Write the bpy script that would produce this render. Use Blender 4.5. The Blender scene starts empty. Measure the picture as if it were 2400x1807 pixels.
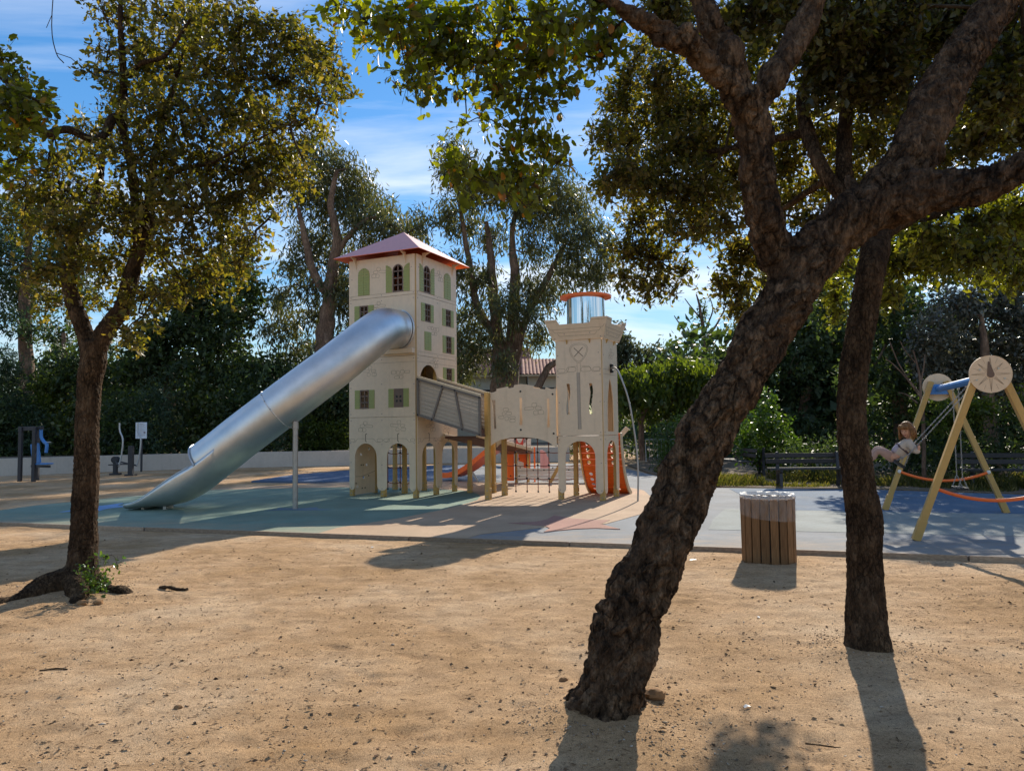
import bpy, bmesh, math, random
import numpy as np
from mathutils import Vector, Matrix, noise, geometry
random.seed(7); np.random.seed(7)
R = math.radians
scene = bpy.context.scene
COL = scene.collection

# ---------------------------------------------------------------- camera
cam_data = bpy.data.cameras.new('camera'); cam = bpy.data.objects.new('camera', cam_data); COL.objects.link(cam)
P_, r_ = R(3.17), R(.75)
F_ = Vector((0, math.cos(P_), math.sin(P_))); U_ = Vector((0, -math.sin(P_), math.cos(P_))); X_ = Vector((1, 0, 0))
RC = X_*math.cos(r_) - U_*math.sin(r_); UC = U_*math.cos(r_) + X_*math.sin(r_)
m = Matrix.Identity(4)
for i in range(3):
    m[i][0] = RC[i]; m[i][1] = UC[i]; m[i][2] = -F_[i]
m[2][3] = 1.6
cam.matrix_world = m
cam_data.sensor_fit = 'HORIZONTAL'; cam_data.sensor_width = 36.0; cam_data.lens = 36.0*1728/2400
cam_data.clip_start = .05; cam_data.clip_end = 2000
scene.camera = cam

# ---------------------------------------------------------------- sun, sky, exposure
SUN_EL, SUN_AZ = R(29.6), R(21.5)          # azimuth from +Y towards +X
sd = Vector((math.sin(SUN_AZ)*math.cos(SUN_EL), math.cos(SUN_AZ)*math.cos(SUN_EL), math.sin(SUN_EL)))
sun_d = bpy.data.lights.new('sun', 'SUN'); sun = bpy.data.objects.new('sun', sun_d); COL.objects.link(sun)
sun_d.energy = 5.0; sun_d.angle = R(.53); sun_d.color = (1, .91, .77)
sun.location = (10, 30, 25); sun.rotation_euler = (-sd).to_track_quat('-Z', 'Y').to_euler()
W = bpy.data.worlds.new('World'); scene.world = W; W.use_nodes = True
wn, wl = W.node_tree.nodes, W.node_tree.links
wn.clear()
def N(nt, kind, **kw):
    n = nt.nodes.new(kind)
    for k, v in kw.items():
        if k.startswith('i_'):
            n.inputs[k[2:].replace('_', ' ')].default_value = v
        else:
            setattr(n, k, v)
    return n
wt = W.node_tree
out = N(wt, 'ShaderNodeOutputWorld'); bg = N(wt, 'ShaderNodeBackground'); bg.inputs[1].default_value = .15
sky = N(wt, 'ShaderNodeTexSky', sky_type='NISHITA', sun_disc=False, sun_elevation=SUN_EL, sun_rotation=SUN_AZ,
        altitude=0, air_density=1.0, dust_density=.08, ozone_density=2.6)
tc = N(wt, 'ShaderNodeTexCoord'); sx = N(wt, 'ShaderNodeSeparateXYZ')
wl.new(tc.outputs['Generated'], sx.inputs[0])
def wmath(op, a, b=None):
    n = N(wt, 'ShaderNodeMath', operation=op)
    for i, v in enumerate((a, b)):
        if v is None: continue
        if isinstance(v, (int, float)): n.inputs[i].default_value = v
        else: wl.new(v, n.inputs[i])
    return n.outputs[0]
zz = wmath('ADD', wmath('MAXIMUM', sx.outputs[2], 0.0), .12)
cx = N(wt, 'ShaderNodeCombineXYZ')
wl.new(wmath('DIVIDE', sx.outputs[0], zz), cx.inputs[0]); wl.new(wmath('DIVIDE', sx.outputs[1], zz), cx.inputs[1])
mp = N(wt, 'ShaderNodeMapping'); mp.inputs['Rotation'].default_value = (0, 0, R(-28)); mp.inputs['Scale'].default_value = (.55, 1.5, 1)
mp.inputs['Location'].default_value = (3.3, 1.2, 0)
wl.new(cx.outputs[0], mp.inputs[0])
n1 = N(wt, 'ShaderNodeTexNoise'); n1.inputs['Scale'].default_value = 1.25; n1.inputs['Detail'].default_value = 9
n1.inputs['Roughness'].default_value = .58; n1.inputs['Distortion'].default_value = .55
n2 = N(wt, 'ShaderNodeTexNoise'); n2.inputs['Scale'].default_value = .33; n2.inputs['Detail'].default_value = 2
wl.new(mp.outputs[0], n1.inputs['Vector']); wl.new(mp.outputs[0], n2.inputs['Vector'])
mix = wmath('ADD', wmath('MULTIPLY', n1.outputs[0], .75), wmath('MULTIPLY', n2.outputs[0], .35))
rp = N(wt, 'ShaderNodeValToRGB'); rp.color_ramp.elements[0].position = .50; rp.color_ramp.elements[1].position = .76
rp.color_ramp.elements[0].color = (0, 0, 0, 1); rp.color_ramp.elements[1].color = (.8, .8, .8, 1)
wl.new(mix, rp.inputs[0])
hsv = N(wt, 'ShaderNodeHueSaturation'); hsv.inputs['Saturation'].default_value = 1.28; wl.new(sky.outputs[0], hsv.inputs['Color'])
bw = N(wt, 'ShaderNodeRGBToBW'); wl.new(hsv.outputs[0], bw.inputs[0])
comp = wmath('DIVIDE', 1.0, wmath('ADD', wmath('MULTIPLY', bw.outputs[0], .13), 1.0))   # soft shoulder, as on the camera's film curve
scl_ = N(wt, 'ShaderNodeVectorMath', operation='SCALE'); wl.new(hsv.outputs[0], scl_.inputs[0]); wl.new(comp, scl_.inputs['Scale'])
cm = N(wt, 'ShaderNodeMixRGB'); cm.inputs[2].default_value = (5.6, 5.8, 6.1, 1)
wl.new(rp.outputs[0], cm.inputs[0]); wl.new(scl_.outputs[0], cm.inputs[1])
wl.new(cm.outputs[0], bg.inputs[0]); wl.new(bg.outputs[0], out.inputs[0])
scene.view_settings.view_transform = 'Standard'; scene.view_settings.look = 'None'
scene.view_settings.gamma = 1; scene.view_settings.use_curve_mapping = False
scene.view_settings.exposure = .5
scene.cycles.max_bounces = 7; scene.cycles.transparent_max_bounces = 12
scene.cycles.sample_clamp_indirect = 6
T = {}
T['oak_trunk'] = [[(-4.402,7.53,-0.105,0.261),(-4.388,7.53,0.043,0.2),(-4.365,7.53,0.234,0.148),(-4.354,7.53,0.533,0.131),(-4.35,7.53,0.79,0.124),(-4.337,7.53,1.22,0.122),(-4.336,7.53,1.658,0.113),(-4.323,7.53,2.098,0.118),(-4.291,7.53,2.308,0.126),(-4.278,7.53,2.527,0.122)],[(-4.308,7.53,2.264,0.087),(-4.352,7.53,2.528,0.087),(-4.408,7.53,2.683,0.083),(-4.533,7.53,3.017,0.076),(-4.564,7.53,3.252,0.07),(-4.546,7.6,3.559,0.062),(-4.497,7.7,3.822,0.058),(-4.41,7.7,4.004,0.049),(-4.417,7.8,4.268,0.045),(-4.386,7.8,4.595,0.036)],[(-4.284,7.53,2.351,0.096),(-4.2,7.53,2.57,0.096),(-4.106,7.53,2.723,0.092),(-3.99,7.53,2.877,0.087),(-3.924,7.53,3.164,0.083),(-3.853,7.53,3.408,0.074),(-3.74,7.5,3.599,0.065),(-3.673,7.4,3.903,0.056),(-3.651,7.4,4.213,0.047),(-3.587,7.4,4.612,0.039),(-3.469,7.4,5.013,0.03),(-3.298,7.3,5.455,0.021),(-3.172,7.2,5.842,0.017)],[(-3.84,7.53,3.408,0.052),(-3.791,7.4,3.64,0.051),(-3.775,7.3,3.996,0.046),(-3.78,7.2,4.357,0.044),(-3.844,7.2,4.622,0.042),(-3.799,7.1,5.093,0.037),(-3.783,7.0,5.587,0.028),(-3.779,7.0,6.079,0.02)],[(-3.831,7.2,4.622,0.046),(-3.881,7.1,4.689,0.045),(-3.918,7.0,4.478,0.043),(-3.976,6.9,4.384,0.04),(-4.108,6.7,4.403,0.037),(-4.177,6.5,4.283,0.036),(-4.145,6.3,4.35,0.029),(-4.125,6.1,4.431,0.021),(-4.134,5.9,4.483,0.017),(-4.238,5.8,4.507,0.013)],[(-3.753,7.1,5.096,0.029),(-3.577,7.0,5.174,0.026),(-3.31,6.9,5.187,0.024),(-3.114,6.8,5.328,0.02),(-2.995,6.8,5.523,0.016)],[(-4.418,7.7,3.958,0.036),(-4.579,7.6,4.089,0.031),(-4.698,7.5,4.203,0.024),(-4.811,7.4,4.219,0.017),(-4.985,7.4,4.208,0.013)],[(-3.666,7.4,4.08,0.03),(-3.327,7.3,4.217,0.025),(-2.943,7.2,4.263,0.021),(-2.568,7.1,4.393,0.016),(-2.202,7.0,4.518,0.012),(-1.871,7.0,4.64,0.008)],[(-3.818,7.53,3.452,0.031),(-3.451,7.4,3.548,0.024),(-3.106,7.3,3.648,0.019),(-2.768,7.2,3.658,0.015),(-2.514,7.2,3.569,0.01)],[(-3.795,7.2,4.491,0.025),(-3.505,7.3,4.659,0.021),(-3.118,7.3,4.875,0.019),(-2.731,7.3,5.091,0.017),(-2.342,7.3,5.219,0.013),(-1.84,7.2,5.163,0.008)],[(-3.783,7.0,5.562,0.018),(-3.8,6.9,5.57,0.016),(-3.848,6.8,5.597,0.012),(-3.95,6.8,5.64,0.008)]]
T['oak_near'] = [(-4.18,5.98,4.63,0.17,0.17,0.16),(-3.9,5.76,4.34,0.2,0.2,0.15),(-3.9,5.62,4.11,0.2,0.2,0.2),(-3.72,5.61,4.03,0.16,0.16,0.13),(-4.22,6.09,4.06,0.16,0.18,0.18),(-4.16,6.15,3.93,0.11,0.11,0.11),(-4.18,5.96,3.76,0.1,0.14,0.14),(-3.87,6.04,4.33,0.14,0.14,0.1)]
T['oak_crown'] = [(-4.19,7.41,5.96,0.21,0.34,0.13),(-4.18,7.9,6.16,0.37,0.58,0.23),(-3.38,7.01,5.65,0.32,0.52,0.2),(-3.38,7.89,6.1,0.41,0.66,0.27),(-2.7,7.19,5.65,0.37,0.6,0.25),(-2.39,7.32,5.67,0.34,0.54,0.21),(-2.26,7.76,5.73,0.36,0.57,0.27),(-1.87,7.3,5.35,0.25,0.41,0.25),(-1.77,7.45,5.15,0.22,0.35,0.22),(-1.84,6.88,4.8,0.24,0.38,0.2),(-2.42,7.68,5.31,0.36,0.57,0.31),(-2.74,7.44,5.29,0.39,0.62,0.3),(-3.04,7.21,5.27,0.38,0.6,0.29),(-3.62,7.72,5.49,0.36,0.57,0.31),(-3.67,7.18,5.31,0.25,0.4,0.25),(-4.11,7.35,5.4,0.17,0.31,0.19),(-4.01,7.0,5.11,0.14,0.23,0.12),(-3.85,7.29,4.93,0.34,0.54,0.3),(-3.4,7.07,4.69,0.37,0.59,0.33),(-3.05,7.14,4.72,0.37,0.59,0.29),(-2.87,7.68,4.9,0.4,0.64,0.31),(-2.34,7.16,4.63,0.33,0.53,0.25),(-2.06,7.38,4.72,0.21,0.34,0.21),(-2.03,7.93,4.85,0.16,0.26,0.14),(-2.49,7.91,4.56,0.37,0.59,0.23),(-2.76,7.65,4.38,0.4,0.64,0.27),(-3.09,7.45,4.35,0.39,0.62,0.3),(-3.35,7.15,4.25,0.37,0.6,0.29),(-3.66,7.03,4.21,0.33,0.52,0.24),(-4.5,7.92,4.83,0.27,0.44,0.23),(-4.43,7.42,4.5,0.26,0.41,0.17),(-4.46,6.98,4.16,0.28,0.45,0.2),(-5.03,7.54,4.14,0.22,0.35,0.22),(-5.18,7.7,3.83,0.2,0.43,0.27),(-4.75,7.52,3.96,0.35,0.56,0.26),(-4.6,7.86,4.2,0.36,0.58,0.27),(-4.19,6.89,3.51,0.32,0.51,0.24),(-4.08,7.43,3.83,0.34,0.55,0.3),(-3.69,7.36,3.8,0.34,0.54,0.3),(-3.15,6.92,3.75,0.36,0.58,0.28),(-3.08,7.56,3.94,0.35,0.56,0.26),(-2.86,7.79,4.06,0.27,0.43,0.23),(-2.53,7.5,4.1,0.26,0.42,0.17),(-2.53,7.14,3.47,0.21,0.33,0.21),(-3.03,7.77,3.64,0.36,0.58,0.22),(-3.24,7.41,3.46,0.34,0.55,0.21),(-3.54,7.41,3.38,0.3,0.48,0.21),(-3.98,7.68,3.49,0.27,0.43,0.22),(-2.61,7.01,3.15,0.22,0.36,0.16),(-3.2,7.75,3.27,0.22,0.36,0.18),(-3.41,7.6,3.1,0.22,0.35,0.18),(-3.05,7.72,3.03,0.18,0.29,0.09),(-3.33,7.06,2.92,0.2,0.33,0.16),(-4.33,7.73,3.46,0.27,0.43,0.22),(-4.32,7.06,3.22,0.29,0.46,0.2),(-4.45,6.94,3.11,0.2,0.39,0.24),(-4.9,7.79,3.02,0.23,0.36,0.23),(-4.58,7.8,3.02,0.23,0.36,0.18),(-4.28,7.81,3.2,0.23,0.36,0.18),(-3.69,7.37,2.98,0.21,0.34,0.17),(-3.58,7.15,2.73,0.19,0.3,0.14),(-3.59,6.86,2.48,0.14,0.22,0.14),(-3.82,7.56,2.48,0.13,0.21,0.11),(-4.22,7.64,2.9,0.13,0.21,0.13),(-2.3,7.77,4.23,0.22,0.36,0.18),(-2.33,7.16,3.73,0.17,0.27,0.12),(-1.98,7.09,4.17,0.16,0.26,0.12)]
T['cork'] = [[(0.471,4.15,-0.116,0.27),(0.488,4.15,0.024,0.221),(0.524,4.15,0.182,0.19),(0.568,4.15,0.343,0.178),(0.69,4.15,0.655,0.168),(0.819,4.17,0.903,0.164),(1.001,4.2,1.3,0.16),(1.118,4.22,1.559,0.164),(1.331,4.25,1.869,0.16),(1.511,4.27,2.169,0.158),(1.631,4.28,2.375,0.161),(1.745,4.3,2.542,0.157),(1.917,4.3,2.713,0.157),(2.083,4.3,2.831,0.164),(2.233,4.3,2.929,0.167)],[(1.677,4.28,2.425,0.119),(1.587,4.28,2.552,0.124),(1.514,4.26,2.675,0.121),(1.452,4.2,2.93,0.112),(1.419,4.15,3.196,0.108),(1.367,4.1,3.39,0.109),(1.313,4.05,3.469,0.101)],[(1.36,4.1,3.403,0.074),(1.258,4.05,3.487,0.073),(1.162,4.0,3.536,0.072),(0.991,3.9,3.651,0.07),(0.827,3.85,3.702,0.062),(0.682,3.8,3.749,0.055),(0.563,3.75,3.791,0.05),(0.425,3.7,3.855,0.045),(0.228,3.7,3.972,0.036),(-0.015,3.7,4.055,0.028),(-0.24,3.75,4.115,0.02)],[(1.361,4.1,3.435,0.078),(1.293,4.1,3.598,0.081),(1.225,4.1,3.761,0.078),(1.156,4.1,3.9,0.074),(1.105,4.1,4.027,0.069),(1.013,4.1,4.23,0.059)],[(1.399,4.1,3.385,0.071),(1.499,4.15,3.544,0.079),(1.606,4.2,3.696,0.088),(1.72,4.25,3.86,0.089),(1.81,4.3,4.031,0.082),(1.867,4.3,4.189,0.075),(1.956,4.4,4.438,0.064)],[(2.16,4.3,2.868,0.154),(2.32,4.35,3.05,0.156),(2.486,4.4,3.303,0.155),(2.659,4.5,3.557,0.154),(2.855,4.6,3.856,0.144),(3.078,4.7,4.127,0.133),(3.327,4.8,4.414,0.119),(3.584,4.9,4.712,0.099)],[(2.186,4.3,2.894,0.147),(2.36,4.2,2.911,0.134),(2.566,4.1,2.918,0.116),(2.707,4.05,2.931,0.105),(2.842,4.0,2.984,0.1),(3.02,3.95,3.035,0.085),(3.239,3.9,3.095,0.068)],[(2.016,4.35,2.795,0.055),(2.083,4.4,2.939,0.051),(2.096,4.45,3.034,0.044),(2.097,4.5,3.131,0.023)]]
T['cork_hang'] = [(-0.88,3.81,3.84,0.13,0.13,0.08),(-0.75,3.83,3.77,0.13,0.13,0.09),(-0.76,4.14,3.83,0.1,0.1,0.07),(-0.57,3.71,3.68,0.17,0.17,0.11),(-0.43,4.01,3.87,0.21,0.21,0.14),(-0.22,4.09,3.91,0.21,0.21,0.14),(0.0,3.76,3.73,0.2,0.2,0.13),(0.2,3.68,3.68,0.19,0.19,0.13),(0.41,3.81,3.75,0.18,0.18,0.11),(0.58,4.04,3.8,0.09,0.12,0.12),(-0.45,3.99,3.66,0.18,0.18,0.14),(-0.51,3.74,3.4,0.12,0.12,0.09),(-0.42,3.91,3.46,0.09,0.09,0.07),(-0.26,4.05,3.67,0.19,0.19,0.14),(-0.05,3.9,3.59,0.18,0.18,0.14),(0.17,4.03,3.65,0.19,0.19,0.14),(0.4,4.23,3.78,0.17,0.17,0.15),(0.53,4.06,3.66,0.12,0.12,0.09),(0.32,3.88,3.43,0.11,0.11,0.08),(-0.07,3.76,3.34,0.15,0.15,0.11),(0.11,3.86,3.35,0.13,0.13,0.11),(0.23,3.96,3.35,0.1,0.1,0.09),(-0.25,4.18,3.53,0.1,0.1,0.07),(-0.1,4.12,3.35,0.12,0.12,0.1),(0.06,3.84,3.18,0.13,0.13,0.09),(-0.25,4.2,3.36,0.05,0.06,0.06),(0.18,3.93,3.13,0.1,0.1,0.09),(0.02,4.07,3.13,0.12,0.12,0.09),(-0.3,3.71,2.98,0.06,0.06,0.06),(-0.23,3.71,2.89,0.1,0.1,0.09),(-0.1,3.77,2.86,0.11,0.11,0.07),(0.04,4.18,3.02,0.11,0.11,0.08),(0.18,4.06,3.0,0.08,0.08,0.07),(0.29,4.16,3.11,0.05,0.07,0.07),(-0.32,4.04,2.93,0.05,0.05,0.05),(0.1,3.89,2.82,0.07,0.07,0.06),(0.16,3.96,2.83,0.05,0.05,0.04),(0.1,4.01,2.8,0.04,0.05,0.05),(-0.01,4.17,2.94,0.06,0.06,0.05),(-0.32,3.91,3.05,0.07,0.07,0.07),(-0.26,4.19,3.05,0.11,0.11,0.1),(-0.1,4.02,2.95,0.12,0.12,0.07),(0.04,4.15,3.01,0.11,0.11,0.08),(0.18,3.95,2.97,0.08,0.08,0.07),(0.28,4.07,3.08,0.05,0.07,0.07),(-0.3,3.85,2.87,0.04,0.05,0.05),(0.11,3.96,2.84,0.07,0.07,0.06),(0.16,3.78,2.77,0.05,0.05,0.04),(0.09,3.71,2.71,0.04,0.04,0.04),(-0.01,3.67,2.78,0.05,0.05,0.04)]
T['cork_dark'] = [(2.38,5.19,4.5,0.27,0.32,0.24),(2.83,5.34,4.58,0.28,0.33,0.25),(3.56,5.9,4.92,0.31,0.37,0.27),(3.83,5.68,4.72,0.3,0.36,0.26),(3.73,5.19,4.17,0.24,0.32,0.27),(2.49,5.53,4.25,0.26,0.31,0.26),(2.88,5.58,4.27,0.29,0.35,0.26),(3.55,5.26,3.95,0.24,0.29,0.24),(4.16,5.83,3.95,0.2,0.28,0.24),(2.12,5.21,4.64,0.21,0.25,0.15),(1.94,5.49,4.78,0.19,0.23,0.16),(1.24,5.62,4.86,0.23,0.27,0.16),(1.75,5.53,4.67,0.16,0.19,0.16),(3.72,5.69,3.79,0.2,0.24,0.16),(4.42,5.84,4.13,0.27,0.36,0.3),(4.65,6.06,4.77,0.28,0.34,0.28)]
T['straight'] = [[(2.456,5.26,-0.06,0.18),(2.458,5.26,0.058,0.155),(2.47,5.27,0.246,0.14),(2.488,5.3,0.477,0.126),(2.489,5.3,0.657,0.121),(2.498,5.3,0.9,0.123),(2.471,5.3,1.139,0.113),(2.45,5.3,1.382,0.109),(2.434,5.3,1.605,0.103),(2.459,5.3,1.934,0.101),(2.506,5.3,2.18,0.098),(2.565,5.3,2.428,0.101),(2.612,5.3,2.677,0.101),(2.707,5.4,2.888,0.103),(2.756,5.5,3.042,0.095)],[(2.754,5.5,3.01,0.083),(2.696,5.6,3.203,0.075),(2.66,5.7,3.386,0.069),(2.682,5.8,3.678,0.064),(2.746,5.9,3.998,0.058),(2.842,6.0,4.401,0.052),(3.062,6.2,4.871,0.043),(3.239,6.3,5.308,0.033)],[(2.648,5.6,3.237,0.058),(2.472,5.7,3.576,0.056),(2.433,5.9,4.002,0.055),(2.449,6.0,4.334,0.049),(2.571,6.1,4.638,0.039),(2.588,6.2,5.029,0.029)],[(2.769,5.5,2.977,0.064),(3.147,5.8,3.187,0.05),(3.658,6.2,3.366,0.043),(4.246,6.6,3.554,0.031),(4.736,6.8,3.649,0.02)],[(2.449,5.9,3.966,0.038),(2.223,6.2,4.017,0.032),(1.945,6.5,4.06,0.028),(1.631,6.8,4.098,0.022),(1.282,7.1,4.085,0.014)],[(2.503,5.7,3.507,0.033),(2.387,6.2,3.457,0.027),(2.262,6.6,3.345,0.021),(2.194,6.9,3.099,0.016),(2.176,7.0,2.833,0.01)],[(1.945,6.5,4.06,0.023),(1.703,6.8,3.771,0.02),(1.497,7.0,3.462,0.016),(1.344,7.1,3.155,0.01)]]
T['straight_crown'] = [(1.11,7.23,4.83,0.23,0.28,0.23),(0.9,6.71,4.28,0.17,0.23,0.19),(1.23,7.27,4.45,0.29,0.35,0.25),(0.94,6.2,3.73,0.22,0.26,0.18),(1.23,6.83,3.87,0.28,0.33,0.24),(0.87,6.55,3.74,0.13,0.16,0.11),(1.54,7.06,4.66,0.33,0.39,0.29),(1.38,6.31,4.64,0.26,0.31,0.22),(1.9,7.15,4.74,0.33,0.4,0.29),(1.58,6.75,4.2,0.31,0.38,0.27),(1.98,7.18,4.32,0.33,0.4,0.29),(1.48,6.67,3.77,0.31,0.37,0.23),(1.77,6.62,3.71,0.31,0.37,0.23),(2.18,7.05,3.97,0.24,0.34,0.29),(1.3,7.28,3.63,0.25,0.3,0.17),(1.44,6.54,3.34,0.19,0.23,0.15),(1.21,7.26,3.32,0.23,0.28,0.17),(1.45,7.21,3.22,0.25,0.3,0.19),(0.97,6.31,2.87,0.13,0.15,0.11),(1.25,6.83,2.89,0.18,0.21,0.14),(1.47,6.95,2.91,0.12,0.17,0.14),(1.7,7.23,3.09,0.1,0.18,0.15),(1.8,6.9,3.47,0.24,0.29,0.18),(1.85,6.26,3.3,0.22,0.26,0.18),(2.12,6.9,3.18,0.2,0.24,0.2),(2.32,6.9,3.18,0.2,0.24,0.2),(1.99,6.9,2.9,0.16,0.19,0.1),(2.19,6.9,2.85,0.2,0.24,0.16),(2.22,6.9,2.61,0.16,0.19,0.14),(2.1,6.9,2.69,0.14,0.17,0.1),(3.17,9.0,3.34,0.18,0.31,0.26),(3.3,9.0,3.44,0.16,0.25,0.21),(3.44,9.0,3.6,0.16,0.25,0.21),(3.35,9.0,3.18,0.11,0.16,0.13),(3.08,8.2,3.28,0.12,0.23,0.19),(2.55,6.7,4.01,0.23,0.33,0.27),(2.6,6.69,4.41,0.19,0.28,0.23),(2.13,6.7,4.38,0.19,0.28,0.23),(2.79,7.25,3.81,0.25,0.3,0.21),(2.7,6.52,3.39,0.19,0.23,0.15),(2.77,6.37,4.08,0.22,0.31,0.26),(2.95,6.73,3.77,0.23,0.28,0.19),(3.4,6.87,4.26,0.32,0.38,0.28),(3.93,7.23,4.7,0.25,0.3,0.25),(2.87,6.8,5.11,0.24,0.28,0.24),(2.1,6.42,4.77,0.19,0.27,0.22),(2.1,7.22,5.21,0.19,0.23,0.17),(1.23,6.69,5.03,0.15,0.19,0.15),(1.15,6.91,4.94,0.16,0.19,0.16),(2.38,6.67,5.13,0.23,0.28,0.23),(2.47,6.36,5.16,0.22,0.27,0.22),(2.07,6.93,5.44,0.24,0.29,0.2),(1.8,7.02,5.54,0.2,0.24,0.2),(1.4,6.33,5.0,0.15,0.18,0.15),(3.88,6.65,4.29,0.27,0.32,0.23),(3.95,6.53,3.97,0.26,0.32,0.17),(3.59,6.3,4.73,0.29,0.35,0.29),(4.11,6.37,4.67,0.29,0.35,0.29),(3.44,7.26,3.98,0.25,0.3,0.21),(3.41,7.16,5.47,0.33,0.4,0.33),(3.66,6.56,3.94,0.23,0.27,0.19),(4.83,6.99,3.83,0.2,0.24,0.12),(3.34,6.15,4.99,0.28,0.34,0.25),(4.96,7.2,5.29,0.29,0.4,0.33),(3.39,6.74,4.75,0.27,0.33,0.27),(4.64,7.08,4.55,0.25,0.3,0.25)]
T['straight_low'] = [(3.62,6.61,3.29,0.23,0.28,0.15),(3.45,6.61,3.02,0.15,0.23,0.19),(3.18,6.32,2.73,0.1,0.18,0.15),(3.17,6.09,2.62,0.09,0.13,0.11),(3.44,5.85,3.06,0.24,0.28,0.15),(3.93,6.18,3.25,0.25,0.3,0.16),(4.21,6.21,3.32,0.22,0.26,0.18),(3.6,5.85,2.85,0.17,0.2,0.12),(3.85,5.85,2.91,0.2,0.24,0.17),(4.75,6.8,3.2,0.18,0.28,0.24),(3.64,6.45,2.98,0.17,0.2,0.15),(4.17,6.03,2.77,0.14,0.17,0.14),(2.79,6.23,2.98,0.11,0.22,0.18),(2.99,6.77,2.78,0.09,0.16,0.14),(2.99,6.7,2.57,0.07,0.12,0.1),(4.28,6.64,2.86,0.12,0.14,0.1),(4.45,6.19,3.35,0.18,0.26,0.22)]
T['euca_a'] = [[(-9.5,37.0,3.205,0.557),(-9.439,37.0,6.004,0.471),(-9.268,37.0,7.302,0.385),(-9.118,37.0,9.041,0.321),(-8.794,37.0,11.226,0.236),(-9.12,37.0,12.992,0.171),(-8.794,37.0,14.759,0.107)],[(-9.139,37.0,8.17,0.236),(-9.983,37.0,9.489,0.214),(-10.42,37.0,11.248,0.171),(-10.75,37.0,12.793,0.107)],[(-8.902,37.0,10.35,0.15),(-7.925,37.0,11.654,0.128),(-6.838,37.0,12.3,0.086),(-5.322,37.0,11.4,0.054)]]
T['euca_a_c'] = [(-11.45,38.61,15.83,0.89,1.07,0.89),(-10.61,38.03,16.52,0.66,0.79,0.55),(-9.96,38.11,15.62,1.32,1.59,0.99),(-8.61,38.12,15.15,1.1,1.32,0.88),(-8.32,39.96,14.6,1.39,1.67,1.16),(-7.19,38.9,13.31,1.13,1.35,0.9),(-10.42,39.02,14.32,1.35,1.63,1.13),(-11.04,37.99,13.55,0.88,1.06,0.88),(-9.28,39.04,13.38,1.58,1.9,1.13),(-7.57,37.37,11.97,1.3,1.56,0.87),(-6.21,37.16,11.89,1.08,1.29,0.97),(-5.46,39.55,11.84,1.14,1.37,1.14),(-4.56,37.03,11.84,0.75,1.03,0.86),(-10.19,39.94,12.0,1.16,1.39,1.16),(-11.47,39.48,11.9,0.57,1.1,0.91),(-11.88,39.36,10.01,0.68,1.37,1.14),(-11.54,37.14,8.23,0.75,1.03,0.86),(-10.48,37.62,8.74,0.65,1.05,0.87),(-9.17,39.55,10.48,0.92,1.65,1.37),(-10.22,38.3,7.51,0.89,1.06,0.89),(-11.51,38.88,7.16,1.01,1.22,0.79),(-8.66,37.37,7.79,0.54,1.3,1.08),(-12.21,37.56,6.54,0.87,1.04,0.76),(-7.35,38.49,10.68,1.11,1.34,1.11),(-12.54,39.28,8.15,0.68,1.09,0.91),(-10.76,38.62,10.75,1.12,1.34,1.12),(-8.87,37.32,8.66,1.3,1.56,1.08),(-8.02,39.6,9.07,1.37,1.65,1.15),(-6.27,37.42,9.97,1.08,1.3,1.08),(-5.53,38.32,8.8,1.11,1.33,1.11),(-11.24,38.76,5.55,1.35,1.62,1.12),(-9.24,37.96,5.45,1.32,1.58,1.1),(-7.53,38.25,6.57,1.33,1.59,1.33),(-6.19,39.66,6.73,1.38,1.65,1.38),(-4.63,38.36,9.7,0.89,1.6,1.33),(-4.68,38.62,7.03,0.89,1.61,1.34)]
T['euca_b'] = [[(-0.72,38.0,2.47,0.506),(-0.608,38.0,4.452,0.44),(-0.738,38.0,6.45,0.33),(-0.933,38.0,8.683,0.264),(-1.024,38.0,10.479,0.198),(-1.226,38.0,12.286,0.11)],[(-0.016,38.0,2.461,0.55),(-0.098,38.0,4.667,0.44),(0.108,38.0,6.883,0.308),(0.229,38.0,9.34,0.264),(0.1,38.0,11.365,0.154),(0.347,38.0,13.171,0.088)],[(0.126,38.0,4.885,0.242),(0.822,38.0,7.32,0.198),(1.961,38.0,9.317,0.165),(2.995,38.0,11.327,0.11)],[(-0.633,38.0,6.004,0.242),(-1.719,38.0,7.799,0.198),(-2.033,38.0,9.594,0.165),(-2.349,38.0,11.398,0.132),(-2.769,38.0,14.348,0.077)],[(0.313,38.0,2.456,0.176),(1.365,38.0,3.654,0.198),(1.886,38.0,4.597,0.176),(2.667,38.0,5.118,0.132),(3.344,38.0,5.951,0.088)]]
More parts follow.
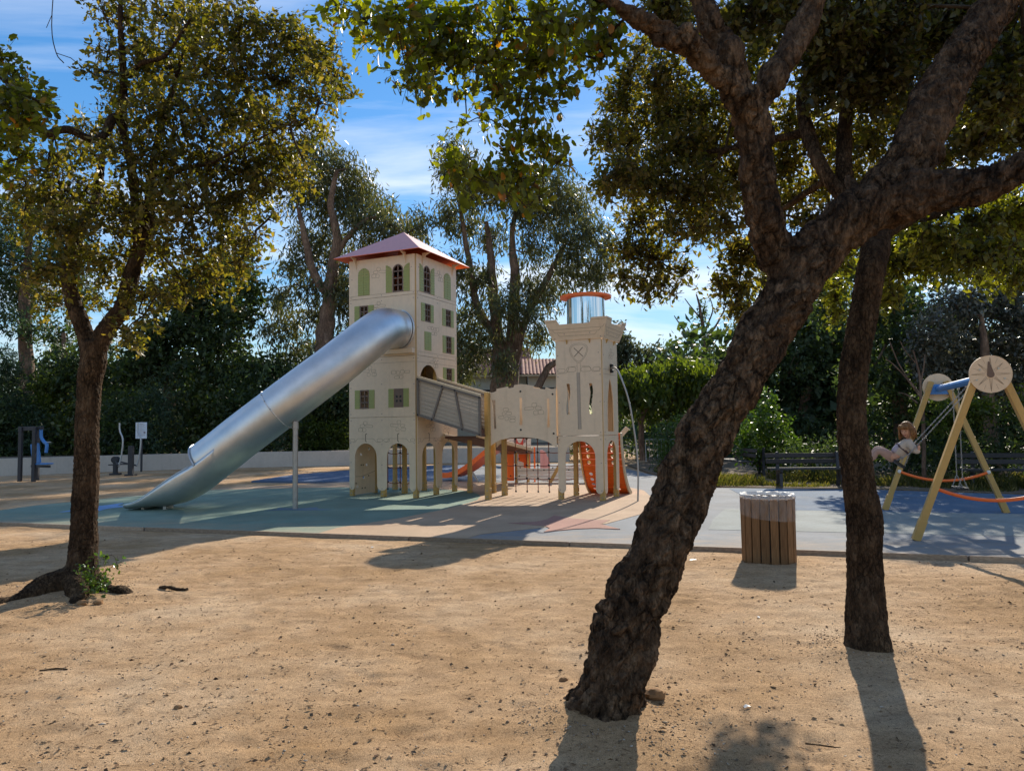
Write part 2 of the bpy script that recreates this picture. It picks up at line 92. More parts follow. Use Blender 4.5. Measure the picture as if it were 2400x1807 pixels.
T['euca_b_c'] = [(-3.01,38.38,16.32,0.89,1.07,0.78),(-3.31,39.19,15.22,0.79,1.09,0.91),(-2.37,38.83,15.32,1.01,1.21,0.9),(-1.84,37.18,13.39,1.18,1.42,1.08),(-0.31,37.4,13.89,1.3,1.56,1.08),(1.29,39.12,14.67,1.36,1.63,1.13),(2.49,36.52,13.56,1.06,1.27,1.06),(3.56,38.96,13.19,1.13,1.35,1.13),(2.18,38.89,12.95,1.58,1.89,1.13),(0.56,37.9,12.69,1.32,1.58,1.1),(4.27,37.41,11.38,1.08,1.3,1.08),(4.89,37.34,10.25,0.76,1.17,0.97),(3.15,37.26,10.91,1.29,1.55,1.08),(4.49,37.84,9.25,0.88,1.05,0.88),(2.96,38.01,9.53,1.32,1.58,0.99),(-3.24,38.16,12.59,0.66,1.33,1.1),(-2.21,39.49,12.25,1.03,1.23,0.91),(-0.81,38.88,11.6,0.9,1.08,0.9),(1.22,38.37,10.76,1.11,1.33,0.89),(2.14,39.47,8.68,1.14,1.37,0.91),(0.93,37.15,8.5,1.07,1.29,0.86),(-2.74,36.98,9.39,0.86,1.28,1.07),(-1.5,38.34,9.21,1.11,1.33,0.89),(-0.38,36.63,7.56,1.27,1.53,0.85),(0.9,36.61,6.89,1.06,1.27,0.85),(-2.17,38.04,7.37,1.1,1.32,0.88),(-1.07,37.9,6.22,1.1,1.32,0.77),(0.49,39.25,6.13,0.91,1.09,0.68),(-2.65,38.39,6.08,1.0,1.33,1.11),(-2.64,38.04,4.48,1.1,1.32,0.88),(-1.74,37.99,5.35,0.88,1.06,0.88),(1.55,37.24,5.89,0.65,0.78,0.65),(-0.41,36.54,4.55,0.63,1.01,0.85)]
T['dark_tree'] = [[(-17.625,38.0,0.499,0.374),(-17.713,38.0,4.014,0.308),(-17.774,38.0,5.342,0.242),(-18.208,38.0,6.457,0.154),(-18.559,38.0,7.798,0.088)],[(-17.749,38.0,5.12,0.176),(-16.992,38.0,6.441,0.154),(-16.345,38.0,7.992,0.11),(-16.137,38.0,9.332,0.066)]]
T['dark_tree_c'] = [(-15.92,37.48,9.45,1.52,1.82,0.87),(-15.15,39.46,10.07,1.37,1.64,1.03),(-13.28,37.46,8.74,0.87,1.04,0.76),(-17.63,38.87,8.61,1.57,1.89,1.01),(-15.91,39.11,8.17,1.81,2.17,1.02),(-14.0,37.67,7.47,1.2,1.44,0.87),(-16.91,37.81,6.64,1.75,2.1,0.98),(-14.85,37.62,6.15,1.52,1.83,0.98),(-18.18,36.82,6.1,1.28,1.53,0.96),(-17.83,37.94,4.89,1.98,2.37,0.99),(-15.33,37.22,4.59,1.72,2.07,0.97),(-13.62,37.27,4.57,1.29,1.55,0.97),(-18.92,37.05,4.62,1.07,1.29,0.96),(-12.04,37.08,4.53,1.07,1.29,0.97)]
T['pine'] = [[(-27.014,41.0,0.517,0.475),(-27.083,41.0,5.502,0.38),(-27.263,41.0,9.106,0.285),(-27.054,41.0,12.496,0.142),(-27.105,41.0,14.695,0.071)]]
T['pine_c'] = [(-29.06,42.11,14.31,1.46,1.75,0.97),(-26.19,40.36,13.76,1.4,1.68,1.05),(-25.32,41.31,12.55,1.43,1.72,1.08),(-28.58,41.83,12.48,1.69,2.03,1.09),(-26.72,41.65,11.18,1.69,2.02,1.08),(-29.05,42.25,10.34,1.47,1.76,1.1),(-25.75,42.08,10.51,1.34,1.61,0.97),(-28.05,42.25,9.33,1.71,2.05,1.1),(-27.4,39.58,7.7,1.15,1.37,0.92),(-26.33,40.81,7.14,1.18,1.42,0.71),(-24.36,40.95,11.48,1.19,1.42,0.95),(-23.11,39.7,9.29,0.92,1.1,0.92),(-28.6,39.52,11.2,1.37,2.2,1.83)]
T['cypress'] = [[(-22.76,37.5,0.584,0.326),(-22.831,37.5,4.052,0.217),(-22.885,37.5,6.677,0.087)]]
T['cypress_c'] = [(-23.55,38.23,6.56,0.88,1.1,1.0),(-22.35,37.03,5.1,1.29,1.41,1.07),(-23.59,38.03,4.09,1.32,1.45,1.1),(-21.63,36.94,4.0,1.28,1.41,1.07),(-20.68,37.52,4.9,1.09,1.43,1.3),(-20.32,36.92,3.13,1.28,1.41,1.07),(-22.76,37.8,2.54,1.53,1.68,1.09),(-24.68,38.05,2.78,1.32,1.45,1.1)]
T['hedge'] = [(-24.57,35.38,1.9,1.43,1.07,1.43),(-22.86,35.6,1.68,1.44,1.08,1.24),(-20.84,35.66,1.75,1.44,1.08,1.34),(-18.6,35.32,2.03,1.43,1.23,1.64),(-16.81,35.39,2.62,1.54,1.54,2.05),(-14.95,35.86,2.4,1.56,1.48,1.97),(-12.9,35.34,2.57,1.53,1.53,2.05),(-11.07,35.38,2.75,1.43,1.61,2.15),(-9.56,35.87,3.37,1.35,1.4,1.87),(-8.27,35.67,3.14,1.03,1.08,1.45),(-24.53,35.52,4.58,0.82,0.93,1.23)]
T['lit_shrub'] = [(-9.58,34.83,1.41,0.91,0.91,0.81),(-8.26,34.75,1.29,0.8,0.8,0.72)]
T['mulberry'] = [[(5.425,31.0,0.105,0.135),(5.404,31.0,1.515,0.117),(5.506,31.0,2.086,0.117),(5.912,31.0,2.583,0.081),(6.641,31.0,3.023,0.054)],[(5.487,31.0,2.015,0.09),(5.105,31.0,2.594,0.072),(4.754,31.0,2.958,0.045)],[(5.729,31.0,2.406,0.072),(6.446,31.0,2.397,0.054),(7.355,31.0,2.834,0.045)]]
T['mulberry_c'] = [(4.78,30.5,3.38,0.79,0.95,0.49),(6.11,31.89,3.63,0.92,1.11,0.52),(6.88,30.38,3.7,0.88,1.05,0.53),(7.75,30.36,3.42,0.79,0.95,0.61),(5.15,30.7,2.67,0.8,0.96,0.5),(6.17,30.46,2.74,0.88,1.06,0.53),(7.35,31.34,2.94,0.82,0.98,0.54),(4.57,30.23,2.31,0.52,0.63,0.44),(6.05,31.79,2.06,0.83,0.99,0.46),(6.96,31.72,2.14,0.73,0.88,0.46),(8.52,30.01,3.21,0.69,0.83,0.69),(4.68,31.08,2.96,0.45,0.65,0.54)]
T['farline'] = [(9.37,63.09,7.3,1.28,1.28,1.28),(11.02,63.07,7.65,1.46,1.46,1.09),(12.82,62.93,7.43,1.64,1.64,1.09),(14.26,61.28,6.89,1.42,1.42,1.06),(15.91,60.73,7.35,1.76,1.76,1.23),(9.26,63.34,9.17,0.66,1.47,1.47),(18.85,62.34,7.11,1.44,1.44,1.44),(7.04,60.51,6.39,1.4,1.4,1.23),(5.52,63.23,6.26,1.28,1.28,1.1),(3.69,63.45,6.12,1.29,1.29,1.1),(1.79,61.36,5.81,1.24,1.24,0.89)]
T['bare'] = [[(12.139,46.0,2.483,0.213),(12.126,46.0,4.884,0.186),(12.078,46.0,7.031,0.146),(11.862,46.0,8.92,0.08),(11.669,46.0,9.734,0.04)],[(12.106,46.0,5.152,0.106),(11.395,46.0,6.502,0.08),(10.754,46.0,7.586,0.053),(10.239,46.0,8.402,0.027)],[(12.07,46.0,6.762,0.093),(12.903,46.0,7.827,0.067),(13.47,46.0,8.899,0.04),(13.762,46.0,9.707,0.027)],[(12.118,46.0,4.617,0.093),(10.699,46.0,5.438,0.067),(9.925,46.0,6.521,0.04)],[(12.14,46.0,5.419,0.093),(13.399,46.0,6.476,0.067),(14.242,46.0,7.81,0.04)],[(11.973,46.0,8.109,0.067),(11.325,46.0,8.928,0.04),(10.937,46.0,9.473,0.027)],[(12.085,46.0,7.3,0.067),(12.658,46.0,8.64,0.04),(12.547,46.0,9.452,0.027)]]
T['bare_c'] = [(12.13,46.2,7.05,0.48,1.07,1.07),(11.35,45.92,5.69,0.8,0.8,0.66),(13.15,46.12,5.95,0.8,0.8,0.8),(12.12,46.22,8.55,0.32,0.8,0.8),(10.71,46.08,5.18,0.67,0.67,0.48)]
T['kbush'] = [(5.63,27.08,0.97,0.66,0.81,0.81),(6.32,27.13,1.35,0.63,0.75,0.75)]
T['gbush'] = [(8.03,23.35,2.16,0.54,0.54,0.54),(7.64,23.24,1.49,0.67,0.67,0.61),(8.21,22.98,1.35,0.6,0.6,0.6),(7.46,23.18,0.76,0.6,0.6,0.54),(8.06,23.4,0.61,0.68,0.68,0.47),(8.5,22.92,0.82,0.53,0.53,0.46),(7.33,23.6,1.09,0.41,0.55,0.55)]
T['m1'] = [[(13.278,34.0,-0.057,0.315),(13.427,34.0,1.409,0.295),(13.608,34.0,3.769,0.236),(13.89,34.0,6.146,0.138)]]
T['m1_c'] = [(12.76,34.69,6.26,1.41,1.55,1.41),(13.61,33.32,6.05,1.54,1.7,1.54),(15.17,34.12,7.35,1.18,1.3,1.18),(11.77,33.74,4.56,0.98,1.07,0.98),(13.01,33.43,4.32,1.55,1.7,1.16),(14.52,33.77,4.33,1.37,1.5,1.37),(12.36,33.86,3.38,1.18,1.29,0.88),(13.85,34.22,2.59,1.58,1.74,1.19),(15.56,34.47,2.78,1.4,1.54,1.4),(12.75,33.03,1.23,1.53,1.68,1.05),(14.67,33.51,1.01,1.55,1.71,1.07),(15.74,34.21,5.35,1.19,1.52,1.39)]
T['m2'] = [[(12.633,19.5,-0.142,0.226),(12.598,19.5,1.426,0.169),(12.568,19.5,3.122,0.124),(12.515,19.5,4.376,0.056)]]
T['m2_c'] = [(12.05,19.84,4.67,0.8,0.88,0.57),(13.2,20.35,4.97,0.82,0.91,0.59),(13.53,19.65,4.5,0.68,0.75,0.68),(11.14,19.33,3.8,0.67,0.74,0.67),(12.92,20.75,3.83,0.96,1.06,0.72),(13.44,20.1,3.51,0.81,0.9,0.7),(11.98,20.23,3.07,0.82,0.9,0.59),(12.82,20.12,2.59,0.93,1.02,0.58),(13.76,19.96,2.57,0.58,0.76,0.69),(13.99,19.4,3.66,0.67,0.99,0.9),(11.1,19.7,3.16,0.46,0.63,0.57)]
T['m3'] = [[(11.739,22.5,-0.218,0.234),(11.82,22.5,1.695,0.208),(11.777,22.5,3.785,0.156),(11.723,22.5,5.632,0.078)]]
T['m3_c'] = [(11.23,22.34,5.08,1.03,1.14,0.78),(12.82,23.35,5.23,0.95,1.04,0.81),(11.29,22.05,4.0,1.02,1.12,0.89),(10.53,21.62,2.95,1.0,1.1,0.75),(11.93,22.12,2.84,1.02,1.13,0.77),(11.66,22.94,1.83,1.19,1.31,0.8),(13.19,23.06,1.95,1.07,1.17,0.8),(14.07,22.58,1.54,1.18,1.29,0.78),(15.07,22.12,1.65,1.02,1.13,0.77),(12.49,23.33,0.89,1.22,1.34,0.61),(14.25,23.36,0.73,1.22,1.34,0.61),(15.07,22.37,0.75,1.04,1.14,0.58),(10.79,22.32,0.93,0.77,0.85,0.58),(10.2,22.73,6.23,0.72,0.8,0.72),(11.32,22.93,6.8,0.93,1.02,0.8),(12.42,22.74,6.74,0.92,1.01,0.79),(13.39,22.37,6.38,0.91,1.0,0.78),(14.59,22.38,6.63,0.91,1.0,0.78),(9.79,22.79,5.04,0.59,0.87,0.79),(16.46,23.34,7.38,0.81,0.89,0.81),(10.19,21.6,7.27,0.75,0.82,0.62)]
T['m4_c'] = [(10.88,17.77,1.86,0.51,0.51,0.36),(10.52,17.88,1.61,0.36,0.36,0.31),(11.34,17.67,1.85,0.36,0.36,0.31),(12.32,17.91,1.95,0.26,0.41,0.41)]
T['sapling'] = [[(10.075,18.2,-0.024,0.053),(10.107,18.2,0.935,0.047),(10.127,18.2,1.88,0.042),(10.088,18.2,2.196,0.037),(10.08,18.2,2.724,0.026),(9.949,18.2,3.362,0.016)],[(10.107,18.2,2.143,0.026),(9.86,18.2,2.516,0.021),(9.509,18.2,2.943,0.016),(9.253,18.2,3.159,0.011)],[(10.091,18.2,2.249,0.026),(9.812,18.2,2.622,0.016),(9.566,18.2,3.049,0.016),(9.377,18.2,3.582,0.011)],[(10.092,18.2,2.513,0.021),(10.195,18.2,2.934,0.016),(10.24,18.2,3.252,0.011)],[(9.988,18.2,3.043,0.016),(9.738,18.2,3.365,0.011),(9.641,18.2,3.578,0.008)],[(9.997,18.2,2.039,0.021),(9.743,18.2,2.253,0.016),(9.535,18.2,2.309,0.011)]]
# ---------------------------------------------------------------- object helpers
def tag(o, label=None, cat=None, group=None, kind=None):
    if label: o['label'] = label
    if cat: o['category'] = cat
    if group: o['group'] = group
    if kind: o['kind'] = kind
    return o
def thing(name, label, cat, loc=(0, 0, 0), group=None, rotz=0):
    o = bpy.data.objects.new(name, None); COL.objects.link(o)
    o.location = loc; o.rotation_euler = (0, 0, rotz); o.empty_display_size = .2
    return tag(o, label, cat, group)
def org(o):
    v = Vector((0, 0, 0))
    while o is not None:
        v += o.location; o = o.parent
    return v
class MB:
    def __init__(s, M=None): s.v = []; s.f = []; s.M = M
    def add(s, vs, fs, M=None):
        b = len(s.v); A = M if M is not None else s.M
        for p in vs:
            p = Vector(p); s.v.append(A @ p if A is not None else p)
        for f in fs: s.f.append(tuple(b+i for i in f))
        return s
    def box(s, c, d, M=None):
        x, y, z = c; a, b, e = d[0]/2, d[1]/2, d[2]/2
        vs = [(x+i*a, y+j*b, z+k*e) for i in (-1, 1) for j in (-1, 1) for k in (-1, 1)]
        return s.add(vs, [(0,1,3,2),(4,6,7,5),(0,4,5,1),(2,3,7,6),(0,2,6,4),(1,5,7,3)], M)
    def bar(s, p0, p1, w, h, up=(0, 0, 1)):
        p0, p1 = Vector(p0), Vector(p1); d = (p1-p0).normalized(); up = Vector(up)
        x = d.cross(up).normalized(); y = x.cross(d).normalized()
        vs = [p + x*(i*w/2) + y*(j*h/2) for p in (p0, p1) for i, j in ((-1,-1),(1,-1),(1,1),(-1,1))]
        return s.add(vs, [(0,3,2,1),(4,5,6,7),(0,1,5,4),(1,2,6,5),(2,3,7,6),(3,0,4,7)])
    def tube(s, pts, rad, n=8, caps=True, closed=False):
        pts = [Vector(p) for p in pts]; m_ = len(pts)
        rad = [rad]*m_ if isinstance(rad, (int, float)) else rad
        t0 = (pts[1]-pts[0]).normalized(); a = Vector((0, 0, 1)) if abs(t0.z) < .9 else Vector((1, 0, 0))
        x = t0.cross(a).normalized(); vs = []
        for i, p in enumerate(pts):
            if closed: t = pts[(i+1) % m_]-pts[i-1]
            else: t = pts[min(i+1, m_-1)]-pts[max(i-1, 0)]
            t.normalize(); x = (x - t*x.dot(t)).normalized(); y = t.cross(x)
            for k in range(n):
                an = 2*math.pi*k/n; vs.append(p + (x*math.cos(an)+y*math.sin(an))*rad[i])
        fs = []
        for i in range(m_ if closed else m_-1):
            j = (i+1) % m_
            for k in range(n): fs.append((i*n+k, i*n+(k+1) % n, j*n+(k+1) % n, j*n+k))
        if caps and not closed:
            fs.append(tuple(range(n))[::-1]); fs.append(tuple((m_-1)*n+k for k in range(n)))
        return s.add(vs, fs)
    def prism(s, outer, holes=(), d0=0.0, d1=.02, M=None):
        loops = [list(outer)]+[list(h) for h in holes]
        flat = [p for l in loops for p in l]; n = len(flat)
        tris = geometry.tessellate_polygon([[Vector((p[0], p[1], 0)) for p in l] for l in loops])
        vs = [(p[0], p[1], d0) for p in flat]+[(p[0], p[1], d1) for p in flat]
        fs = [tuple(t) for t in tris]+[tuple(i+n for i in t[::-1]) for t in tris]
        b = 0
        for l in loops:
            k = len(l)
            for i in range(k): fs.append((b+i, b+(i+1) % k, n+b+(i+1) % k, n+b+i))
            b += k
        return s.add(vs, fs, M)
    def ribbon(s, pts, w, d0=-.0015, d1=0.0, closed=False, M=None):
        for i in range(len(pts) if closed else len(pts)-1):
            a = Vector(pts[i]).to_2d(); b = Vector(pts[(i+1) % len(pts)]).to_2d()
            t = b-a
            if t.length < 1e-6: continue
            t.normalize(); nn = Vector((-t.y, t.x))*w/2; a2 = a-t*w*.3; b2 = b+t*w*.3
            q = [a2+nn, a2-nn, b2-nn, b2+nn]
            dj = d0-.00015*(i % 3)
            s.add([(p.x, p.y, dj) for p in q]+[(p.x, p.y, d1) for p in q],
                  [(0,1,2,3),(0,4,5,1),(1,5,6,2),(2,6,7,3),(3,7,4,0)], M)
        return s
    def ball(s, c, r, n=8, m_=6, sc=(1, 1, 1)):
        c = Vector(c); vs = [c+Vector((0, 0, r*sc[2]))]
        for i in range(1, m_):
            th = math.pi*i/m_
            for k in range(n):
                ph = 2*math.pi*k/n
                vs.append(c+Vector((r*sc[0]*math.sin(th)*math.cos(ph), r*sc[1]*math.sin(th)*math.sin(ph), r*sc[2]*math.cos(th))))
        vs.append(c-Vector((0, 0, r*sc[2]))); fs = []
        for k in range(n): fs.append((0, 1+k, 1+(k+1) % n))
        for i in range(m_-2):
            for k in range(n):
                a = 1+i*n; fs.append((a+k, a+n+k, a+n+(k+1) % n, a+(k+1) % n))
        e = len(vs)-1; a = 1+(m_-2)*n
        for k in range(n): fs.append((e, a+(k+1) % n, a+k))
        return s.add(vs, fs)
    def build(s, name, mat, parent=None, smooth=False, bevel=0, label=None, kind=None, angle=35):
        o = org(parent) if parent is not None else Vector((0, 0, 0))
        me = bpy.data.meshes.new(name); me.from_pydata([tuple(p-o) for p in s.v], [], s.f); me.update()
        if mat: me.materials.append(mat)
        ob = bpy.data.objects.new(name, me); COL.objects.link(ob)
        if parent is not None: ob.parent = parent
        if smooth:
            me.polygons.foreach_set('use_smooth', [True]*len(me.polygons))
            try: me.set_sharp_from_angle(angle=R(angle))
            except Exception: pass
        if bevel:
            b = ob.modifiers.new('Bevel', 'BEVEL'); b.width = bevel; b.segments = 2; b.limit_method = 'ANGLE'; b.angle_limit = R(40)
        return tag(ob, label, None, None, kind)
def place(o, parent, mat4):
    o.parent = parent; o.matrix_basis = Matrix.Translation(-org(parent)) @ mat4; return o
def mesh_np(name, V, Fs, mat, parent=None, smooth=False, kind=None):
    """V Nx3, Fs list of (M,k) int arrays"""
    o = org(parent) if parent is not None else Vector((0, 0, 0))
    V = np.asarray(V, np.float32)-np.array(o, np.float32)
    me = bpy.data.meshes.new(name); me.vertices.add(len(V)); me.vertices.foreach_set('co', V.ravel())
    Fs = [np.asarray(f, np.int32) for f in Fs if len(f)]
    tot = sum(f.size for f in Fs); npoly = sum(len(f) for f in Fs)
    me.loops.add(tot); me.polygons.add(npoly)
    me.loops.foreach_set('vertex_index', np.concatenate([f.ravel() for f in Fs]))
    lt = np.concatenate([np.full(len(f), f.shape[1], np.int32) for f in Fs]); ls = np.concatenate([[0], np.cumsum(lt)[:-1]]).astype(np.int32)
    me.polygons.foreach_set('loop_start', ls)
    try: me.polygons.foreach_set('loop_total', lt)
    except Exception: pass
    if smooth: me.polygons.foreach_set('use_smooth', np.ones(npoly, bool))
    me.update(calc_edges=True); me.validate()
    if mat: me.materials.append(mat)
    ob = bpy.data.objects.new(name, me); COL.objects.link(ob)
    if parent is not None: ob.parent = parent
    if kind: ob['kind'] = kind
    return ob
def arc(cx_, cy_, rx, ry, a0, a1, n):
    return [(cx_+rx*math.cos(R(a0+(a1-a0)*i/n)), cy_+ry*math.sin(R(a0+(a1-a0)*i/n))) for i in range(n+1)]
def rect(x0, x1, y0, y1): return [(x0, y0), (x1, y0), (x1, y1), (x0, y1)]
def catmull(pts, k=6):
    P = [np.array(p, float) for p in pts]; P = [2*P[0]-P[1]]+P+[2*P[-1]-P[-2]]; o = []
    for i in range(1, len(P)-2):
        a, b, c_, d = P[i-1], P[i], P[i+1], P[i+2]
        for j in range(k):
            t = j/k; o.append(.5*((2*b)+(-a+c_)*t+(2*a-5*b+4*c_-d)*t*t+(-a+3*b-3*c_+d)*t**3))
    o.append(P[-2]); return o

# ---------------------------------------------------------------- materials
def new_mat(name):
    m_ = bpy.data.materials.new(name); m_.use_nodes = True
    nt = m_.node_tree; return m_, nt, nt.nodes['Principled BSDF']
def ramp(nt, src, cols, pos=None):
    r = N(nt, 'ShaderNodeValToRGB'); e = r.color_ramp.elements
    while len(e) < len(cols): e.new(.5)
    for i, c in enumerate(cols):
        e[i].position = pos[i] if pos else i/(len(cols)-1); e[i].color = tuple(c)+(1,)
    nt.links.new(src, r.inputs[0]); return r.outputs[0]
def tex(nt, scale, detail=4, rough=.55, vec=None, stretch=None, kind='ShaderNodeTexNoise'):
    n = N(nt, kind); n.inputs['Scale'].default_value = scale
    if 'Detail' in n.inputs: n.inputs['Detail'].default_value = detail
    if 'Roughness' in n.inputs: n.inputs['Roughness'].default_value = rough
    t = N(nt, 'ShaderNodeTexCoord'); src = t.outputs['Object']
    if stretch:
        mp_ = N(nt, 'ShaderNodeMapping'); mp_.inputs['Scale'].default_value = stretch
        nt.links.new(src, mp_.inputs[0]); src = mp_.outputs[0]
    nt.links.new(src, n.inputs['Vector']); return n
def mult(nt, a, b, mode='MULTIPLY', fac=1.0):
    x = N(nt, 'ShaderNodeMixRGB', blend_type=mode); x.inputs[0].default_value = fac
    for i, v in ((1, a), (2, b)):
        if isinstance(v, tuple): x.inputs[i].default_value = v+(1,) if len(v) == 3 else v
        else: nt.links.new(v, x.inputs[i])
    return x.outputs[0]
def bump(nt, bs, src, strength=.3, dist=.01):
    b = N(nt, 'ShaderNodeBump'); b.inputs['Strength'].default_value = strength; b.inputs['Distance'].default_value = dist
    nt.links.new(src, b.inputs['Height']); nt.links.new(b.outputs[0], bs.inputs['Normal'])
def paint(name, col, rough=.5, var=.18, scale=3.0, spec=.4, metal=0.0, grain=0.0, gscale=200):
    m_, nt, bs = new_mat(name)
    n = tex(nt, scale, 6, .65); n2 = tex(nt, scale*9, 3)
    lo = tuple(c*(1-var) for c in col); hi = tuple(min(1, c*(1+var*.7)) for c in col)
    c = ramp(nt, n.outputs[0], [lo, col, hi], [.25, .5, .75])
    c2 = ramp(nt, n2.outputs[0], [(.95, .95, .95), (1.03, 1.03, 1.03)], [.3, .7])
    n3 = tex(nt, 2.2, 6, .7, stretch=(4, 4, .35)); c3 = ramp(nt, n3.outputs[0], [(.88, .87, .85), (1, 1, 1), (1.02, 1.02, 1.02)], [.28, .45, .8])
    nt.links.new(mult(nt, mult(nt, c, c2), c3), bs.inputs['Base Color'])
    bs.inputs['Roughness'].default_value = rough; bs.inputs['Metallic'].default_value = metal
    bs.inputs['Specular IOR Level'].default_value = spec
    nt.links.new(ramp(nt, n.outputs[0], [(rough*.85,)*3, (min(1, rough*1.2),)*3]), bs.inputs['Roughness'])
    if grain: bump(nt, bs, tex(nt, gscale, 2).outputs[0], grain, .002)
    return m_
def island_mat(name, cols, rough=.6, spec=.3, trans=None, tfac=.4, pos=None):
    m_, nt, bs = new_mat(name); g = N(nt, 'ShaderNodeNewGeometry')
    c = ramp(nt, g.outputs['Random Per Island'], cols, pos)
    n = tex(nt, 1.1, 2); c = mult(nt, c, ramp(nt, n.outputs[0], [(.62, .62, .62), (1.25, 1.25, 1.2)], [.3, .7]))
    nt.links.new(c, bs.inputs['Base Color']); bs.inputs['Roughness'].default_value = rough
    bs.inputs['Specular IOR Level'].default_value = spec
    if trans:
        tr = N(nt, 'ShaderNodeBsdfTranslucent'); mx = N(nt, 'ShaderNodeMixShader'); mx.inputs[0].default_value = tfac
        tcol = mult(nt, c, tuple(trans)); nt.links.new(tcol, tr.inputs[0])
        nt.links.new(bs.outputs[0], mx.inputs[1]); nt.links.new(tr.outputs[0], mx.inputs[2])
        nt.links.new(mx.outputs[0], nt.nodes['Material Output'].inputs[0])
    return m_
MT = {}
MT['panel'] = paint('beige_panel', (.72, .555, .375), .42, .05, 1.2, .45)
MT['panel_edge'] = paint('dark_core', (.20, .145, .10), .6, .1)
MT['post'] = paint('ochre_post', (.50, .31, .095), .45, .08, 2.0, .4)
MT['green'] = paint('green_panel', (.31, .325, .095), .45, .06, 2)
MT['brown'] = paint('brown_panel', (.16, .105, .075), .5, .1, 2)
MT['deck'] = paint('deck_brown', (.12, .06, .04), .6, .15, 2)
MT['plank'] = paint('taupe_plank', (.42, .345, .26), .5, .07, 2)
MT['frame'] = paint('grey_brown_frame', (.17, .14, .115), .5, .12, 3)
MT['rail'] = paint('pale_rail', (.60, .47, .30), .5, .08, 3)
MT['roof'] = paint('sky_sheen_pink_roof', (.62, .29, .285), .55, .05, 1.5)  # sky sheen on the orange-red slopes, put into the base colour
MT['orange'] = paint('orange_panel', (.86, .15, .014), .4, .07, 2, .5)
MT['pink'] = paint('pink_panel', (.75, .33, .28), .5, .06, 2)
MT['white'] = paint('white_panel', (.72, .68, .60), .5, .06, 2)
MT['print_red'] = paint('red_print', (.62, .07, .05), .5, .05, 2)
MT['print_grey'] = paint('grey_print', (.28, .22, .22), .5, .05, 2)
MT['black'] = paint('black_plastic', (.015, .015, .015), .45, .2, 5)
MT['bolt'] = paint('bolt_steel', (.42, .40, .36), .35, .2, 20, .5, .8)
MT['rope'] = paint('red_brown_rope', (.26, .085, .05), .8, .2, 40, .2, 0, .6, 400)
MT['blue'] = paint('blue_paint', (.05, .21, .52), .35, .1, 3, .5)
MT['charcoal'] = paint('charcoal_metal', (.035, .035, .04), .5, .15, 3)
MT['grey_metal'] = paint('grey_metal', (.42, .44, .46), .35, .12, 4, .5, .6)
MT['galv'] = paint('galvanised_steel', (.40, .375, .34), .45, .2, 12, .5, .7)
MT['sign'] = paint('sign_white', (.62, .68, .74), .5, .04, 2)
MT['conc'] = paint('render_wall', (.50, .445, .38), .85, .12, 1.3, .2, 0, .5, 60)
MT['film'] = None
# brushed stainless tube
m_, nt, bs = new_mat('brushed_stainless'); MT['steel'] = m_
n = tex(nt, 3, 5, .6); nb = tex(nt, 60, 4, .6, stretch=(1, 1, 8))
nt.links.new(ramp(nt, n.outputs[0], [(.64, .63, .61), (.76, .75, .73)], [.3, .7]), bs.inputs['Base Color'])
bs.inputs['Metallic'].default_value = 1
nt.links.new(ramp(nt, nb.outputs[0], [(.38,)*3, (.50,)*3], [.3, .7]), bs.inputs['Roughness'])
bump(nt, bs, n.outputs[0], .12, .02)
m_, nt, bs = new_mat('mirror_steel'); MT['mirror'] = m_
bs.inputs['Metallic'].default_value = 1; bs.inputs['Base Color'].default_value = (.72, .73, .72, 1); bs.inputs['Roughness'].default_value = .04
n = tex(nt, 5, 2); bump(nt, bs, n.outputs[0], .03, .02)
# wood
def wood(name, c0, c1, stretch=(14, 14, 1.2), rough=.75, b=.5):
    m_, nt, bs = new_mat(name)
    n = tex(nt, 5, 8, .7, stretch=stretch); g = N(nt, 'ShaderNodeObjectInfo')
    c = ramp(nt, n.outputs[0], [c0, c1], [.32, .68])
    c = mult(nt, c, ramp(nt, g.outputs['Random'], [(.72, .70, .68), (1.15, 1.12, 1.1)]))
    nt.links.new(c, bs.inputs['Base Color']); bs.inputs['Roughness'].default_value = rough; bs.inputs['Specular IOR Level'].default_value = .25
    bump(nt, bs, n.outputs[0], b, .006); return m_
MT['binwood'] = wood('bin_slat_wood', (.12, .06, .024), (.27, .15, .066))
MT['benchwood'] = wood('dark_bench_wood', (.03, .028, .026), (.075, .07, .066), (1.2, 14, 14))
MT['kerbwood'] = wood('kerb_wood', (.26, .18, .12), (.50, .38, .27), (1.5, 12, 12), .85)
# bark
def bark(name, c0, c1, c2, sc=9, stretch=(1, 1, .4), bs_=.8, gs=45, dist=.02):
    m_, nt, bs = new_mat(name)
    n = tex(nt, sc, 8, .68, stretch=stretch); n2 = tex(nt, gs, 6, .7, stretch=(1, 1, .35)); n3 = tex(nt, 1.6, 3)
    c = ramp(nt, n.outputs[0], [c0, c1, c2], [.3, .52, .74])
    c = mult(nt, c, ramp(nt, n2.outputs[0], [(.45, .45, .45), (1.35, 1.3, 1.25)], [.32, .66]))
    c = mult(nt, c, ramp(nt, n3.outputs[0], [(.75, .72, .7), (1.2, 1.15, 1.05)], [.35, .65]))
    nt.links.new(c, bs.inputs['Base Color']); bs.inputs['Roughness'].default_value = .92; bs.inputs['Specular IOR Level'].default_value = .12
    ad = mult(nt, n.outputs[0], n2.outputs[0], 'ADD'); bump(nt, bs, ad, bs_, dist); return m_
MT['cork'] = bark('cork_bark', (.05, .033, .023), (.18, .12, .077), (.38, .275, .185), 13, (1, 1, .45), 1.0, 60, .03)
